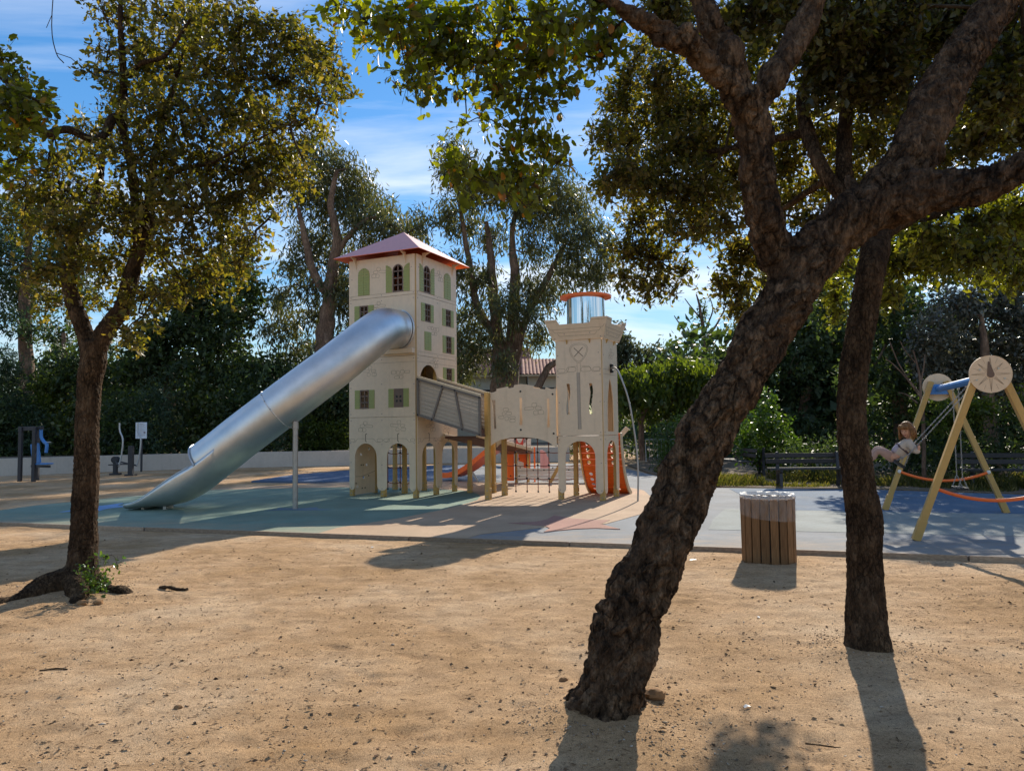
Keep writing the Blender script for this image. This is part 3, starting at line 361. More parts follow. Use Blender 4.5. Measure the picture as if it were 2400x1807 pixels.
def furrows(m_, scale, stretch, width, dark, dist):
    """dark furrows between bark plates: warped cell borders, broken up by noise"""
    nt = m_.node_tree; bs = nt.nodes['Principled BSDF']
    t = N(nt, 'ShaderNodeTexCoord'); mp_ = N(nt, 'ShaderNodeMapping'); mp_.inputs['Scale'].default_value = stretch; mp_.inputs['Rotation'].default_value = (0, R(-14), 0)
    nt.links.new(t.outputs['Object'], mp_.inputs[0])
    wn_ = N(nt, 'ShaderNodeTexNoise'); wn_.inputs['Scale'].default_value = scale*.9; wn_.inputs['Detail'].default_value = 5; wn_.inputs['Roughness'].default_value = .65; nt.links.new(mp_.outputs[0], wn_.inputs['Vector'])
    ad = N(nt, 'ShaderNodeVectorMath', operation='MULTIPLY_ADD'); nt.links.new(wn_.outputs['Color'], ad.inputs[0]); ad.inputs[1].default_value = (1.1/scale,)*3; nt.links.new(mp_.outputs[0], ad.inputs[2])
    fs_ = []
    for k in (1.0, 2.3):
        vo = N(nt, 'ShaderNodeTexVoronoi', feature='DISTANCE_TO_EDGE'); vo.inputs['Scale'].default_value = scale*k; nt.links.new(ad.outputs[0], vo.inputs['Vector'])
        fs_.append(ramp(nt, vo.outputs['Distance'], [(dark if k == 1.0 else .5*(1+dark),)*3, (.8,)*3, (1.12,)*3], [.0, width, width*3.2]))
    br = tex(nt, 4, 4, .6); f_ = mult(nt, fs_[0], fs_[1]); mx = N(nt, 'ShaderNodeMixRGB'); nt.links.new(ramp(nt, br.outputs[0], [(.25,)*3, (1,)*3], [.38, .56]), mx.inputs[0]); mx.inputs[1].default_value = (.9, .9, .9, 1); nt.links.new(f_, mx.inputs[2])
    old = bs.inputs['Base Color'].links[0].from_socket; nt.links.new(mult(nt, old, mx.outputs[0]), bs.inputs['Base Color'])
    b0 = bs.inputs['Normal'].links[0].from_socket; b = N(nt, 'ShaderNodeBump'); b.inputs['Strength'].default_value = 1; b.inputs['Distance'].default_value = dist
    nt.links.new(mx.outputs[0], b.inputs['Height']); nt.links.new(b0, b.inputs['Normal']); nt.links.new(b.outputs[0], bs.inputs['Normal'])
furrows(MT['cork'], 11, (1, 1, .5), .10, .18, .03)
MT['oakbark'] = bark('holm_oak_bark', (.04, .027, .018), (.11, .074, .046), (.23, .165, .11), 14, (1, 1, .3), 1.0, 60)
furrows(MT['oakbark'], 34, (1, 1, .42), .10, .30, .012)
MT['greybark'] = bark('pale_bark', (.09, .06, .045), (.17, .12, .09), (.30, .23, .18), 3, (1, 1, .3), .6, 20, .05)
MT['twig'] = bark('twig_bark', (.03, .022, .015), (.06, .045, .03), (.1, .08, .055), 20)
# foliage
MT['leaf_oak'] = island_mat('oak_leaf', [(.035, .040, .012), (.07, .072, .018), (.115, .10, .028), (.16, .12, .05)], .46, .32, (3.0, 2.9, .55), .46)
MT['leaf_cork'] = island_mat('cork_oak_leaf', [(.05, .056, .010), (.085, .098, .012), (.12, .135, .016), (.20, .085, .01)], .42, .4, (3.1, 3.0, .5), .52, [0, .5, .94, .985])
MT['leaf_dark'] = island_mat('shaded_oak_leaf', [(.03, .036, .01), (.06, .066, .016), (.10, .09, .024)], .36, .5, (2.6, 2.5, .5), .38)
MT['leaf_low'] = island_mat('yellow_green_leaf', [(.05, .06, .012), (.10, .115, .018), (.15, .15, .03)], .42, .4, (2.6, 2.5, .5), .45)
MT['leaf_euca'] = island_mat('eucalyptus_leaf', [(.04, .055, .027), (.075, .09, .042), (.13, .125, .06)], .4, .4, (2.3, 2.1, .9), .38)
MT['leaf_hedge'] = island_mat('dark_evergreen_leaf', [(.024, .042, .022), (.045, .070, .032), (.075, .10, .036)], .5, .3, (2.3, 2.4, .8), .34)
MT['leaf_holly'] = island_mat('broad_dark_leaf', [(.028, .045, .016), (.055, .075, .024), (.09, .10, .03)], .36, .4, (2.3, 2.4, .7), .32)
MT['leaf_pine'] = island_mat('conifer_leaf', [(.026, .05, .036), (.05, .08, .05), (.075, .105, .055)], .55, .25, (2, 2.2, .9), .3)
MT['leaf_mul'] = island_mat('mulberry_leaf', [(.038, .058, .012), (.065, .09, .018), (.10, .122, .026)], .45, .35, (2.4, 2.4, .6), .5)
MT['leaf_bush'] = island_mat('glossy_bush_leaf', [(.035, .07, .014), (.06, .11, .02), (.10, .15, .03)], .27, .6, (2.2, 2.3, .6), .35)
MT['leaf_grey'] = island_mat('grey_green_leaf', [(.045, .05, .037), (.08, .085, .062), (.14, .135, .11)], .38, .5, (1.6, 1.6, .9), .22)
MT['leaf_far'] = island_mat('far_olive_leaf', [(.05, .065, .04), (.085, .10, .06), (.13, .13, .085)], .6, .2, (1.6, 1.6, .8), .3)
MT['grass'] = island_mat('verge_grass', [(.05, .06, .016), (.09, .095, .025), (.18, .145, .06)], .6, .25, (1.8, 1.8, .6), .4)
# ---------------------------------------------------------------- ground
def kerb_y(x): return 13.29-(x+9.19)*.3083          # straight timber edge
KD = Vector((1, -.3083, 0)).normalized(); KN = Vector((.3083, 1, 0)).normalized()   # along, away from camera
def vnoise(X, Y, sc, seed=0):
    rng = np.random.default_rng(seed); G = rng.random((256, 256))
    x, y = X*sc, Y*sc; xi, yi = np.floor(x).astype(int), np.floor(y).astype(int); fx, fy = x-xi, y-yi
    fx = fx*fx*(3-2*fx); fy = fy*fy*(3-2*fy)
    g = lambda a, b: G[(xi+a) % 256, (yi+b) % 256]
    return (g(0,0)*(1-fx)+g(1,0)*fx)*(1-fy)+(g(0,1)*(1-fx)+g(1,1)*fx)*fy
def sand_z(X, Y):
    X, Y = np.asarray(X, float), np.asarray(Y, float)
    d = (kerb_y(X)-Y)*.955                              # distance in front of the kerb
    z = -.05*np.clip(1-d/1.3, 0, 1)**1.0
    z = np.where(d < 0, -.05+.038*np.clip(-d/.6, 0, 1)*0, z)
    near = np.clip(d/.3, 0, 1)
    z = z+near*((vnoise(X, Y, .8, 1)-.5)*.02+(vnoise(X, Y, 2.7, 2)-.5)*.018+(vnoise(X, Y, 7.3, 3)-.5)*.013+(vnoise(X, Y, 23, 4)-.5)*.005)
    for (bx, by, h, s) in ((-4.35, 7.5, .07, .42), (.47, 4.12, .07, .36), (2.45, 5.26, .05, .30), (2.95, 8.55, .02, .5)):
        z = z+near*h*np.exp(-((X-bx)**2+(Y-by)**2)/s**2)
    return z
xs = np.concatenate([np.array([-1500, -500, -200, -80, -40, -25, -18, -14, -11]), np.arange(-9.5, 8.0, .032), np.array([9, 10, 12, 15, 20, 30, 60, 200, 500, 1500])])
ys = np.concatenate([np.array([-1500, -500, -100, -30, -10, -4, -1, 1]), np.arange(2.8, 12.9, .032), np.array([13.5, 15, 17, 20, 24, 28, 33, 40, 60, 100, 200, 600, 2000])])
XX, YY = np.meshgrid(xs, ys, indexing='ij')
ZZ = sand_z(XX, YY)
_rg = np.random.default_rng(31)
DENT = np.stack([_rg.uniform(-6, 6, 420), 3.3+_rg.random(420)**1.3*8, _rg.uniform(0, 3.14, 420), _rg.uniform(.004, .013, 420)], 1)      # footprints and scuffs
for (fx, fy, fa, fd) in DENT:
    i0, i1 = np.searchsorted(xs, fx-.3), np.searchsorted(xs, fx+.3); j0, j1 = np.searchsorted(ys, fy-.3), np.searchsorted(ys, fy+.3)
    dx, dy = XX[i0:i1, j0:j1]-fx, YY[i0:i1, j0:j1]-fy; ca, sa = math.cos(fa), math.sin(fa); e2 = ((dx*ca+dy*sa)/.13)**2+((-dx*sa+dy*ca)/.055)**2
    ZZ[i0:i1, j0:j1] += (fd*(.55*np.exp(-(np.sqrt(e2)-1.5)**2/.12)-np.exp(-e2)))*(kerb_y(fx)-fy > .5)
nx_, ny_ = XX.shape; idx = np.arange(nx_*ny_).reshape(nx_, ny_)
F = np.stack([idx[:-1, :-1].ravel(), idx[1:, :-1].ravel(), idx[1:, 1:].ravel(), idx[:-1, 1:].ravel()], 1)
m_, nt, bs = new_mat('sand'); MT['sand'] = m_
na = tex(nt, .55, 5, .6); nb = tex(nt, 5, 6, .7, stretch=(.6, 1.2, 1)); nc = tex(nt, 55, 5, .75); nd = tex(nt, 260, 2, .7); ne = tex(nt, 18, 4, .6)
c = ramp(nt, na.outputs[0], [(.41, .25, .12), (.51, .33, .18), (.59, .42, .262)], [.36, .5, .66])
c = mult(nt, c, ramp(nt, nb.outputs[0], [(.74, .72, .70), (1.12, 1.12, 1.12)], [.34, .64]))
c = mult(nt, c, ramp(nt, nc.outputs[0], [(.38, .35, .33), (1, 1, 1), (1.2, 1.2, 1.2)], [.30, .45, .75]))
c = mult(nt, c, ramp(nt, nd.outputs[0], [(.42, .40, .37), (1, 1, 1), (1.38, 1.38, 1.42)], [.32, .5, .72]))
nt.links.new(c, bs.inputs['Base Color']); bs.inputs['Roughness'].default_value = .95; bs.inputs['Specular IOR Level'].default_value = .12
h = mult(nt, mult(nt, nc.outputs[0], nd.outputs[0], 'ADD'), ne.outputs[0], 'ADD'); bump(nt, bs, h, .75, .016)
o = mesh_np('sand_ground', np.stack([XX.ravel(), YY.ravel(), ZZ.ravel()], 1), [F], MT['sand'], None, True, 'structure')

def rubber(name, col, rough=.9):
    m_, nt, bs = new_mat(name)
    n = tex(nt, 230, 2, .8); n2 = tex(nt, 1.2, 5, .6); n3 = tex(nt, 90, 2, .6)
    c = ramp(nt, n.outputs[0], [tuple(x*.55 for x in col), col, tuple(min(1, x*1.5+.03) for x in col)], [.3, .5, .72])
    c = mult(nt, c, ramp(nt, n2.outputs[0], [(.82, .8, .78), (1.1, 1.1, 1.1)], [.3, .7]))
    c = mult(nt, c, ramp(nt, n3.outputs[0], [(.85,)*3, (1.1,)*3], [.35, .65]))
    t_ = N(nt, 'ShaderNodeTexCoord'); dt = N(nt, 'ShaderNodeVectorMath', operation='DOT_PRODUCT'); nt.links.new(t_.outputs['Object'], dt.inputs[0]); dt.inputs[1].default_value = (.3083, 1, 0)
    off = N(nt, 'ShaderNodeMath', operation='SUBTRACT'); nt.links.new(dt.outputs['Value'], off.inputs[0]); off.inputs[1].default_value = 13.29-9.19*.3083
    nz = tex(nt, 2.3, 7, .75, stretch=(.6, 1.4, 1)); ml = N(nt, 'ShaderNodeMath', operation='MULTIPLY'); nt.links.new(off.outputs[0], ml.inputs[0]); ml.inputs[1].default_value = .16
    su = N(nt, 'ShaderNodeMath', operation='SUBTRACT'); nt.links.new(nz.outputs[0], su.inputs[0]); nt.links.new(ml.outputs[0], su.inputs[1])
    ms = ramp(nt, su.outputs[0], [(0, 0, 0), (.55, .55, .55)], [.30, .62]); mxs = N(nt, 'ShaderNodeMixRGB'); nt.links.new(ms, mxs.inputs[0]); nt.links.new(c, mxs.inputs[1]); mxs.inputs[2].default_value = (.42, .29, .17, 1)
    nz2 = tex(nt, .9, 6, .7); mx2 = N(nt, 'ShaderNodeMixRGB'); nt.links.new(ramp(nt, nz2.outputs[0], [(0, 0, 0), (.22, .22, .22)], [.52, .75]), mx2.inputs[0]); nt.links.new(mxs.outputs[0], mx2.inputs[1]); mx2.inputs[2].default_value = (.40, .33, .25, 1)
    nt.links.new(mx2.outputs[0], bs.inputs['Base Color']); bs.inputs['Roughness'].default_value = rough; bs.inputs['Specular IOR Level'].default_value = .25
    bump(nt, bs, n.outputs[0], .5, .004); return m_
def smooth_poly(pts, k=5):
    P = [np.array(p, float) for p in pts]; n_ = len(P); o = []
    for i in range(n_):
        a, b, c_, d = P[i-1], P[i], P[(i+1) % n_], P[(i+2) % n_]
        for j in range(k):
            t = j/k; o.append(tuple(.5*((2*b)+(-a+c_)*t+(2*a-5*b+4*c_-d)*t*t+(-a+3*b-3*c_+d)*t**3)))
    return o
def sheet(name, pts, z, mat, kind='structure', d=.06):
    mb = MB(); mb.prism(pts, (), z-d, z); return mb.build(name, mat, None, kind=kind)
ky = lambda x: (x, kerb_y(x)+.012)
base = [ky(-13), (-12, 15.2), (-10.68, 15.44), (-10.09, 17.16), (-9.06, 18.73), (-8.27, 19.9), (-6.38, 20.35), (-5.2, 22.41), (-8.21, 23.24), (-7.74, 26.23),
        (-6.52, 28.12), (-3.49, 31.3), (2.6, 31.2), (3.9, 29.6), (4.4, 24), (5.09, 18.57), (6.72, 18.06), (8.63, 17.41), (10.93, 15.89), (14, 14.2), ky(14)]
sheet('rubber_surface', base, 0.0, rubber('rubber_grey_blue', (.20, .212, .222)))
green = [ky(-13), (-12, 15.2), (-10.68, 15.44)]+[(-10.5, 16.3), (-10.09, 17.16), (-9.6, 18.0), (-9.06, 18.73), (-8.6, 19.4), (-8.0, 19.95), (-6.38, 20.1), (-4.7, 20.25), (-3.2, 19.9), (-1.82, 19.13), (-1.3, 18.75),
         (-1.0, 18.2), (-.80, 17.5), (-.76, 16.92), (-.80, 16.2), (-.95, 15.6), (-1.41, 14.34), (-2.03, 13.15), (-2.5, 12.5), (-2.85, 12.0), ky(-3.0)]
sheet('green_rubber', green, .004, rubber('rubber_green', (.175, .245, .19)))
beige = [ky(-3.0), (-2.85, 12.0), (-2.5, 12.5), (-2.03, 13.15), (-1.41, 14.34), (-.95, 15.6), (-.80, 16.2), (-.76, 16.92), (-.80, 17.5), (-1.0, 18.2), (-1.3, 18.75),
         (-1.82, 19.13), (-3.2, 19.9), (-4.7, 20.25), (-6.38, 20.1), (-8.0, 19.95), (-8.1, 20.6), (-6.4, 21.2), (-4.92, 22.2), (-1.93, 21.8), (-.23, 21.0), (1.17, 20.93), (2.3, 20.4), (2.9, 19.4), (3.17, 18.0), (3.05, 16.5),
         (2.83, 15.07), (2.6, 14.1), (2.28, 13.31), (1.49, 12.06), (.5, 11.75), (-.49, 11.1), ky(-.7)]
sheet('beige_rubber', beige, .0065, rubber('rubber_beige', (.44, .30, .19)))
blue = [(-5.2, 22.41), (-6.6, 22.7), (-8.21, 23.24), (-7.74, 26.23), (-6.52, 28.12), (-5, 30), (-3.49, 31.0), (-1.2, 30.6), (-1.6, 27), (-2.0, 24), (-2.6, 22.6), (-4, 22.3)]
sheet('blue_rubber', blue, .005, rubber('rubber_blue', (.09, .135, .215)))
star = [(-.09, 12.29), (.36, 12.42), (.58, 12.72), (.72, 13.29), (.86, 13.02), (1.01, 12.80), (1.37, 12.53), (1.62, 12.5), (1.40, 12.02), (1.63, 11.4), (1.27, 11.55), (.95, 11.5), (.45, 11.22), (.56, 11.6), (.5, 11.86)]
sheet('red_star_print', star, .011, rubber('rubber_red', (.36, .185, .14)))
st2 = []
for i in range(10):
    a = 2*math.pi*i/10+.3; r0 = .82 if i % 2 == 0 else .42
    st2.append((-8.72+r0*math.cos(a)*.75, 15.62+r0*math.sin(a)*1.15))
sheet('blue_star_print', smooth_poly(st2, 4), .009, rubber('rubber_light_blue', (.19, .34, .58)))
st3 = [(-4.9, 14.62), (-4.5, 14.72), (-4.1, 14.60), (-3.6, 14.66), (-3.9, 14.8), (-4.0, 15.15), (-4.35, 14.98), (-4.8, 15.1), (-4.72, 14.85)]
sheet('slate_star_print', st3, .010, rubber('rubber_slate', (.13, .20, .27)))
light = [(2.95, 11.28), (3.35, 12.5), (3.99, 14.0), (5.1, 13.6), (7.2, 13.0), (12.5, 11.6), (12.5, 9.2), (8, 9.95), (4.86, 10.79)]
sheet('pale_rubber', light, .004, rubber('rubber_pale', (.235, .258, .245)))
rb = [(5.1, 13.6), (4.7, 14.6), (5.05, 16.2), (5.3, 18.2), (6.72, 17.98), (8.63, 17.33), (10.93, 15.8), (14, 14.1), (14, 11.2), (12.5, 11.6), (7.2, 13.0)]
sheet('shade_tint_rubber', rb, .0045, rubber('rubber_shade_tint', (.085, .135, .20)))  # grey-blue rubber with the trees' blue shade put into its colour
# timber edging, board by board
kr = thing('kerb', None, None); kr['kind'] = 'structure'
x = -13.0; i = 0
while x < 13.5:
    L_ = 2.4; p = Vector((x, kerb_y(x), 0)); rot = math.atan2(-.3083, 1)
    mb = MB(Matrix.Translation(p) @ Matrix.Rotation(rot, 4, 'Z'))
    mb.box((L_/2, -.018, -.062), (L_-.012, .036, .15)); b = mb.build('kerb_board', MT['kerbwood'], kr, bevel=.006)
    b.rotation_euler.z = random.uniform(-.0012, .0012); x += L_*math.cos(rot); i += 1

# verge behind the benches: earth strip, grass, raised planting bed at the back
m_, nt, bs = new_mat('leaf_litter'); n = tex(nt, 6, 8, .75); n2 = tex(nt, 40, 5, .7)
c = mult(nt, ramp(nt, n.outputs[0], [(.06, .045, .025), (.16, .115, .07), (.26, .19, .12)], [.3, .5, .7]), ramp(nt, n2.outputs[0], [(.6,)*3, (1.2,)*3], [.3, .7]))
nt.links.new(c, bs.inputs['Base Color']); bs.inputs['Roughness'].default_value = 1; bump(nt, bs, n2.outputs[0], .9, .03); MT['litter'] = m_
verge = [(5.25, 18.7), (6.72, 18.12), (8.63, 17.47), (10.93, 15.95), (14, 14.25), (40, 8), (60, 60), (8, 60), (6, 32), (4.6, 29.8), (4.5, 24)]
sheet('verge', verge, .02, MT['litter'], d=.08)
bank = [(-60, 30), (-21, 28.3), (-17, 30.4), (-13, 32.3), (-7.6, 33.1), (-3.8, 34.4), (2.4, 34.2), (6, 60), (-60, 90)]
sheet('planting_bank', bank, .5, MT['litter'], d=.6)
# ---------------------------------------------------------------- play castle (one bolted-together structure)
u = Vector((-math.cos(.437), math.sin(.437), 0)); v = Vector((math.sin(.437), math.cos(.437), 0)); Zv = Vector((0, 0, 1))
C0 = Vector((-2.175, 16.76, 0)); Wd = 1.903
castle = thing('play_castle', 'beige play castle with two towers, pink roof and steel tube slide', 'play structure', (-1.2, 16.9, 0))
def fr(o, ex, ey, ez):
    M = Matrix.Identity(4)
    for i in range(3): M[i][0], M[i][1], M[i][2], M[i][3] = ex[i], ey[i], ez[i], o[i]
    return M
ML = fr(C0, u, Zv, v)                 # near face seen frontally; local (s, z, depth inwards)
MR = fr(C0, v, Zv, u)                 # side face turned to the bridge
MBk = fr(C0+v*Wd+u*Wd, -u, Zv, -v)    # rear
MSd = fr(C0+u*Wd+v*Wd, -v, Zv, -u)    # far side
TH = .019
def stones(mb, cx_, cz, sc=1.0, kind=0, w=.005):
    sets = [[(0, .085, .062, .05, 0), (-.11, .015, .12, .036, .1), (.085, .02, .075, .042, -.1), (.03, -.075, .058, .05, .1), (.135, -.068, .072, .052, 0)],
            [(-.02, .09, .06, .05, 0), (-.12, .01, .075, .036, 0), (.11, .018, .13, .038, .1), (-.14, -.075, .08, .042, 0), (.02, -.075, .055, .046, 0)],
            [(-.2, .04, .09, .035, 0), (-.07, .045, .06, .05, 0), (.05, .03, .045, .06, 0), (.17, .04, .07, .055, 0), (-.04, -.07, .06, .05, 0), (.08, -.075, .075, .04, 0)]]
    for (x, y, a, b, t) in sets[kind]:
        x, y, a, b = x*sc, y*sc, a*sc*.85, b*sc*.85
        pts = []
        for k in range(12):
            an = 2*math.pi*k/12; ca, sa = math.cos(an), math.sin(an)
            px = a*math.copysign(abs(ca)**.55, ca); py = b*math.copysign(abs(sa)**.55, sa)
            pts.append((cx_+x+px*math.cos(t)-py*math.sin(t), cz+y+px*math.sin(t)+py*math.cos(t)))
        mb.ribbon(pts, w, closed=True)
def pill(mb, x0, x1, z0, z1, w=.005):
    r = (z1-z0)/2; mb.ribbon(arc(x1-r, (z0+z1)/2, r, r, -90, 90, 6)+arc(x0+r, (z0+z1)/2, r, r, 90, 270, 6), w, closed=True)
def arch_pts(x0, x1, z0, zs, zt, n=12):          # arched opening, counter-clockwise from lower left
    cx_ = (x0+x1)/2; return [(x0, z0), (x1, z0)]+arc(cx_, zs, (x1-x0)/2, zt-zs, 0, 180, n)
def shutter(M, panel, x0, x1, z0, z1, top=None, n=None):
    """slatted leaf; top(x)->z gives an arched head"""
    mb = MB(M); n = n or max(4, round((z1-z0)/.062)); mb.box(((x0+x1)/2, (z0+z1)/2-(.09 if top else 0), -.003), (x1-x0-.004, z1-z0-(.2 if top else .004), .006))
    h = (z1-z0)/n
    for i in range(n):
        a, b = z0+i*h+.004, z0+(i+1)*h-.004
        def lim(z):
            if not top: return x0, x1
            xx = [x for x in np.linspace(x0, x1, 25) if top(x) >= z]
            return (min(xx), max(xx)) if len(xx) > 1 else None
        la, lb = lim(a), lim(b)
        if la is None: continue
        if lb is None:
            mid = (la[0]+la[1])/2; lb = (mid-.004, mid+.004); b = min(b, max(top(x) for x in np.linspace(x0, x1, 25)))
        q = [(la[0], a), (la[1], a), (lb[1], b), (lb[0], b)]
        vs = [(p[0], p[1], -.014 if k < 2 else -.008) for k, p in enumerate(q)]+[(p[0], p[1], .0) for p in q]
        mb.add(vs, [(0,1,2,3),(0,4,5,1),(1,5,6,2),(2,6,7,3),(3,7,4,0)])
    return mb.build('shutter', MT['green'], panel)
def window(M, panel, x0, x1, z0, z1, rows, zs=None):
    mb = MB(M); t = .028
    outer = rect(x0, x1, z0, z1) if zs is None else arch_pts(x0, x1, z0, zs, z1)
    inner = rect(x0+t, x1-t, z0+t, z1-t) if zs is None else arch_pts(x0+t, x1-t, z0+t, zs, z1-t)
    mb.prism(outer, [inner], -.004, .03)
    xm = (x0+x1)/2; mb.box((xm, (z0+z1)/2, .013), (.026, z1-z0-t, .022))
    for i in range(1, rows):
        z = z0+(z1-z0)*i/rows; mb.box((xm, z, .012), (x1-x0-t, .026, .02))
    return mb.build('window', MT['brown'], panel)
def bolts(M, panel, pts, r=.011, mat='print_grey', d=.006):
    mb = MB(M)
    for (x, z) in pts: mb.prism(arc(x, z, r, r, 0, 315, 7), (), -d, .001)
    return mb.build('bolts', MT[mat], panel, kind='stuff')
def facade(M, side):
    tag_ = []
    # ground storey with arches
    A = [(.035, 1.849), (.035, .26)]+arc(.035+.078, .24, .078, .085, 180, 360, 6)
    A += [(.195, .92)] if side == 'L' else [(.235, .90)]
    if side == 'L': ar = [(.205, .815), (1.10, 1.72)]; legs = [(.825, 1.085), (1.73, 1.88)]
    else: ar = [(.23, .84), (1.13, 1.735)]; legs = [(.85, 1.12), (1.745, 1.88)]
    pts = [(.035, .25)]+arc((.035+ar[0][0]-.01)/2, .25, (ar[0][0]-.045)/2, .095, 180, 360, 8)
    for k in range(2):
        x0, x1 = ar[k]; pts += arc((x0+x1)/2, .92, (x1-x0)/2, .325, 180, 0, 14)
        l0, l1 = legs[k]; pts += arc((l0+l1)/2, .25, (l1-l0)/2, .095, 180, 360, 8)
    pts += [(1.88, 1.849), (.035, 1.849)]
    mb = MB(M); mb.prism(pts, (), 0, TH); p = mb.build('wall_panel', MT['panel'], castle, bevel=.0025)
    e = MB(M)
    if side == 'L':
        stones(e, 1.42, 1.635, 1.0, 0); stones(e, .50, 1.64, 1.0, 1)
    else:
        stones(e, .62, 1.62, 1.0, 0); stones(e, 1.40, 1.60, 1.0, 1)
    for (x0, x1) in ar:
        xm = (x0+x1)/2
        e.ribbon([(xm-.03, 1.47), (xm, 1.46), (xm+.005, 1.44), (xm+.003, 1.30), (xm-.02, 1.285)], .02)
        e.ribbon([(xm-.42 if xm > .6 else xm-.36, 1.27), (xm-.3, 1.275), (xm-.25, 1.33), (xm-.22, 1.352), (xm+.22, 1.357), (xm+.26, 1.33), (xm+.3, 1.275), (xm+.36, 1.265)], .005)
    for (a, b) in ((.05, .17), (.74, .9), (.93, 1.09), (1.72, 1.86)): pill(e, a, b, 1.285, 1.352)
    e.build('engraving', MT['panel_edge'], p, kind='stuff')
    bolts(M, p, [(.08, .2), (.95, .2), (1.82, .2), (.07, 1.25), (.95, 1.22), (1.84, 1.25), (.07, 1.78), (.95, 1.78), (1.83, 1.78), (1.83, .8), (.95, .75)])
    # first storey
    holes = []
    if side == 'L': holes = [rect(1.309, 1.568, 2.055, 2.5), rect(.353, .616, 2.07, 2.503)]
    else: holes = [arch_pts(.15, .935, 1.93, 2.67, 3.06, 16), rect(1.351, 1.618, 2.61, 3.05)]
    mb = MB(M); mb.prism(rect(.035, 1.88, 1.857, 3.252), holes, 0, TH); p = mb.build('wall_panel', MT['panel'], castle)
    e = MB(M); e.ribbon([(.035, 3.112), (1.88, 3.112)], .005)
    if side == 'L':
        window(M, p, 1.309, 1.568, 2.055, 2.5, 3); shutter(M, p, 1.157, 1.303, 2.057, 2.5); shutter(M, p, 1.574, 1.716, 2.055, 2.5)
        w_ = MB(M); w_.prism(rect(.353, .616, 2.07, 2.503), (), .002, .02); pn = w_.build('window_panel', MT['brown'], p)
        for a in (45, 135, 225, 315):
            q = MB(M)
            ca, sa = math.cos(R(a)), math.sin(R(a)); cx_, cz = .485, 2.27
            q.prism([(cx_+ca*.03, cz+sa*.03), (cx_+ca*.07-sa*.032, cz+sa*.07+ca*.032), (cx_+ca*.115, cz+sa*.115), (cx_+ca*.07+sa*.032, cz+sa*.07-ca*.032)], (), -.001, .003)
            q.build('star_cutout', MT['black'], p)
        shutter(M, p, .203, .349, 2.08, 2.505); shutter(M, p, .62, .76, 2.07, 2.503)
        stones(e, .45, 2.84, 1.0, 2); stones(e, 1.30, 2.93, 1.0, 1)
    else:
        window(M, p, 1.351, 1.618, 2.61, 3.05, 3); shutter(M, p, 1.193, 1.346, 2.61, 3.055); shutter(M, p, 1.623, 1.742, 2.61, 3.055)
        stones(e, .78, 3.12, .9, 0)
    e.build('engraving', MT['panel_edge'], p, kind='stuff')
    bolts(M, p, [(.07, 1.93), (.95, 1.93), (1.83, 1.93), (.07, 2.6), (.95, 2.62), (1.83, 2.55), (.07, 3.19), (.95, 3.19), (1.83, 3.19)])
    # second storey
    if side == 'L': holes = [rect(1.326, 1.574, 4.07, 4.503), arc(.51, 3.86, .42, .42, 0, 348, 29)]
    else: holes = [rect(.376, .628, 4.068, 4.5), rect(1.336, 1.588, 4.068, 4.495), rect(1.35, 1.606, 3.405, 3.836)]
    mb = MB(M); mb.prism(rect(.035, 1.88, 3.26, 4.658), holes, 0, TH); p = mb.build('wall_panel', MT['panel'], castle)
    e = MB(M)
    if side == 'L':
        window(M, p, 1.326, 1.574, 4.07, 4.503, 3); shutter(M, p, 1.172, 1.321, 4.07, 4.503); shutter(M, p, 1.579, 1.722, 4.07, 4.506)
        stones(e, 1.03, 4.45, .9, 0); e.ribbon([(.035, 3.345), (1.88, 3.345)], .005)
        lg = MB(M); lg.box((.47, 3.355, -.06), (.87, .11, .12)); lg.build('ledge', MT['panel'], p, bevel=.01)
    else:
        for (a, b, c_, d) in ((.376, .628, 4.068, 4.5), (1.336, 1.588, 4.068, 4.495), (1.35, 1.606, 3.405, 3.836)):
            window(M, p, a, b, c_, d, 3); shutter(M, p, a-.16, a-.005, c_, d); shutter(M, p, b+.005, b+.138, c_, d)
        shutter(M, p, .358, .502, 3.40, 3.842); shutter(M, p, .506, .65, 3.40, 3.842)
        stones(e, .78, 3.90, 1.0, 2); e.ribbon([(.035, 3.345), (1.88, 3.345)], .005)
    e.build('engraving', MT['panel_edge'], p, kind='stuff')
    bolts(M, p, [(.07, 3.30), (.95, 3.30), (1.83, 3.30), (.07, 3.9), (1.83, 3.9), (.07, 4.58), (.95, 4.58), (1.83, 4.58)])
    # top storey
    a0 = .342 if side == 'L' else .333; a1 = .64 if side == 'L' else .63
    mb = MB(M); mb.prism(rect(.035, 1.88, 4.666, 5.60), [arch_pts(a0, a1, 4.75, 5.25, 5.40)], 0, TH); p = mb.build('wall_panel', MT['panel'], castle)
    e = MB(M); e.ribbon([(.035, 4.743), (1.88, 4.743)], .005); stones(e, 1.03 if side == 'L' else 1.02, 5.25, 1.0, 0); e.build('engraving', MT['panel_edge'], p, kind='stuff')
    window(M, p, a0, a1, 4.75, 5.40, 4, 5.25)
    r_ = (a1-a0)/2
    el = lambda xc, rr: (lambda x: 5.25+.15*math.sqrt(max(0, 1-((x-xc)/rr)**2)))
    shutter(M, p, a0-.175, a0-.012, 4.75, 5.40, el(a0-.012-.163 if False else a0-.175, .163) if False else (lambda x, c=a0-.175: 5.25+.15*math.sqrt(max(0, 1-((x-(c))/.163)**2))))
    shutter(M, p, a1+.012, a1+.18, 4.75, 5.40, (lambda x, c=a1+.18: 5.25+.15*math.sqrt(max(0, 1-((x-c)/.168)**2))))
    xc = 1.453 if side == 'L' else 1.432; rr = .164
    tp = (lambda x, c=xc: 5.25+.15*math.sqrt(max(0, 1-((x-c)/rr)**2)))
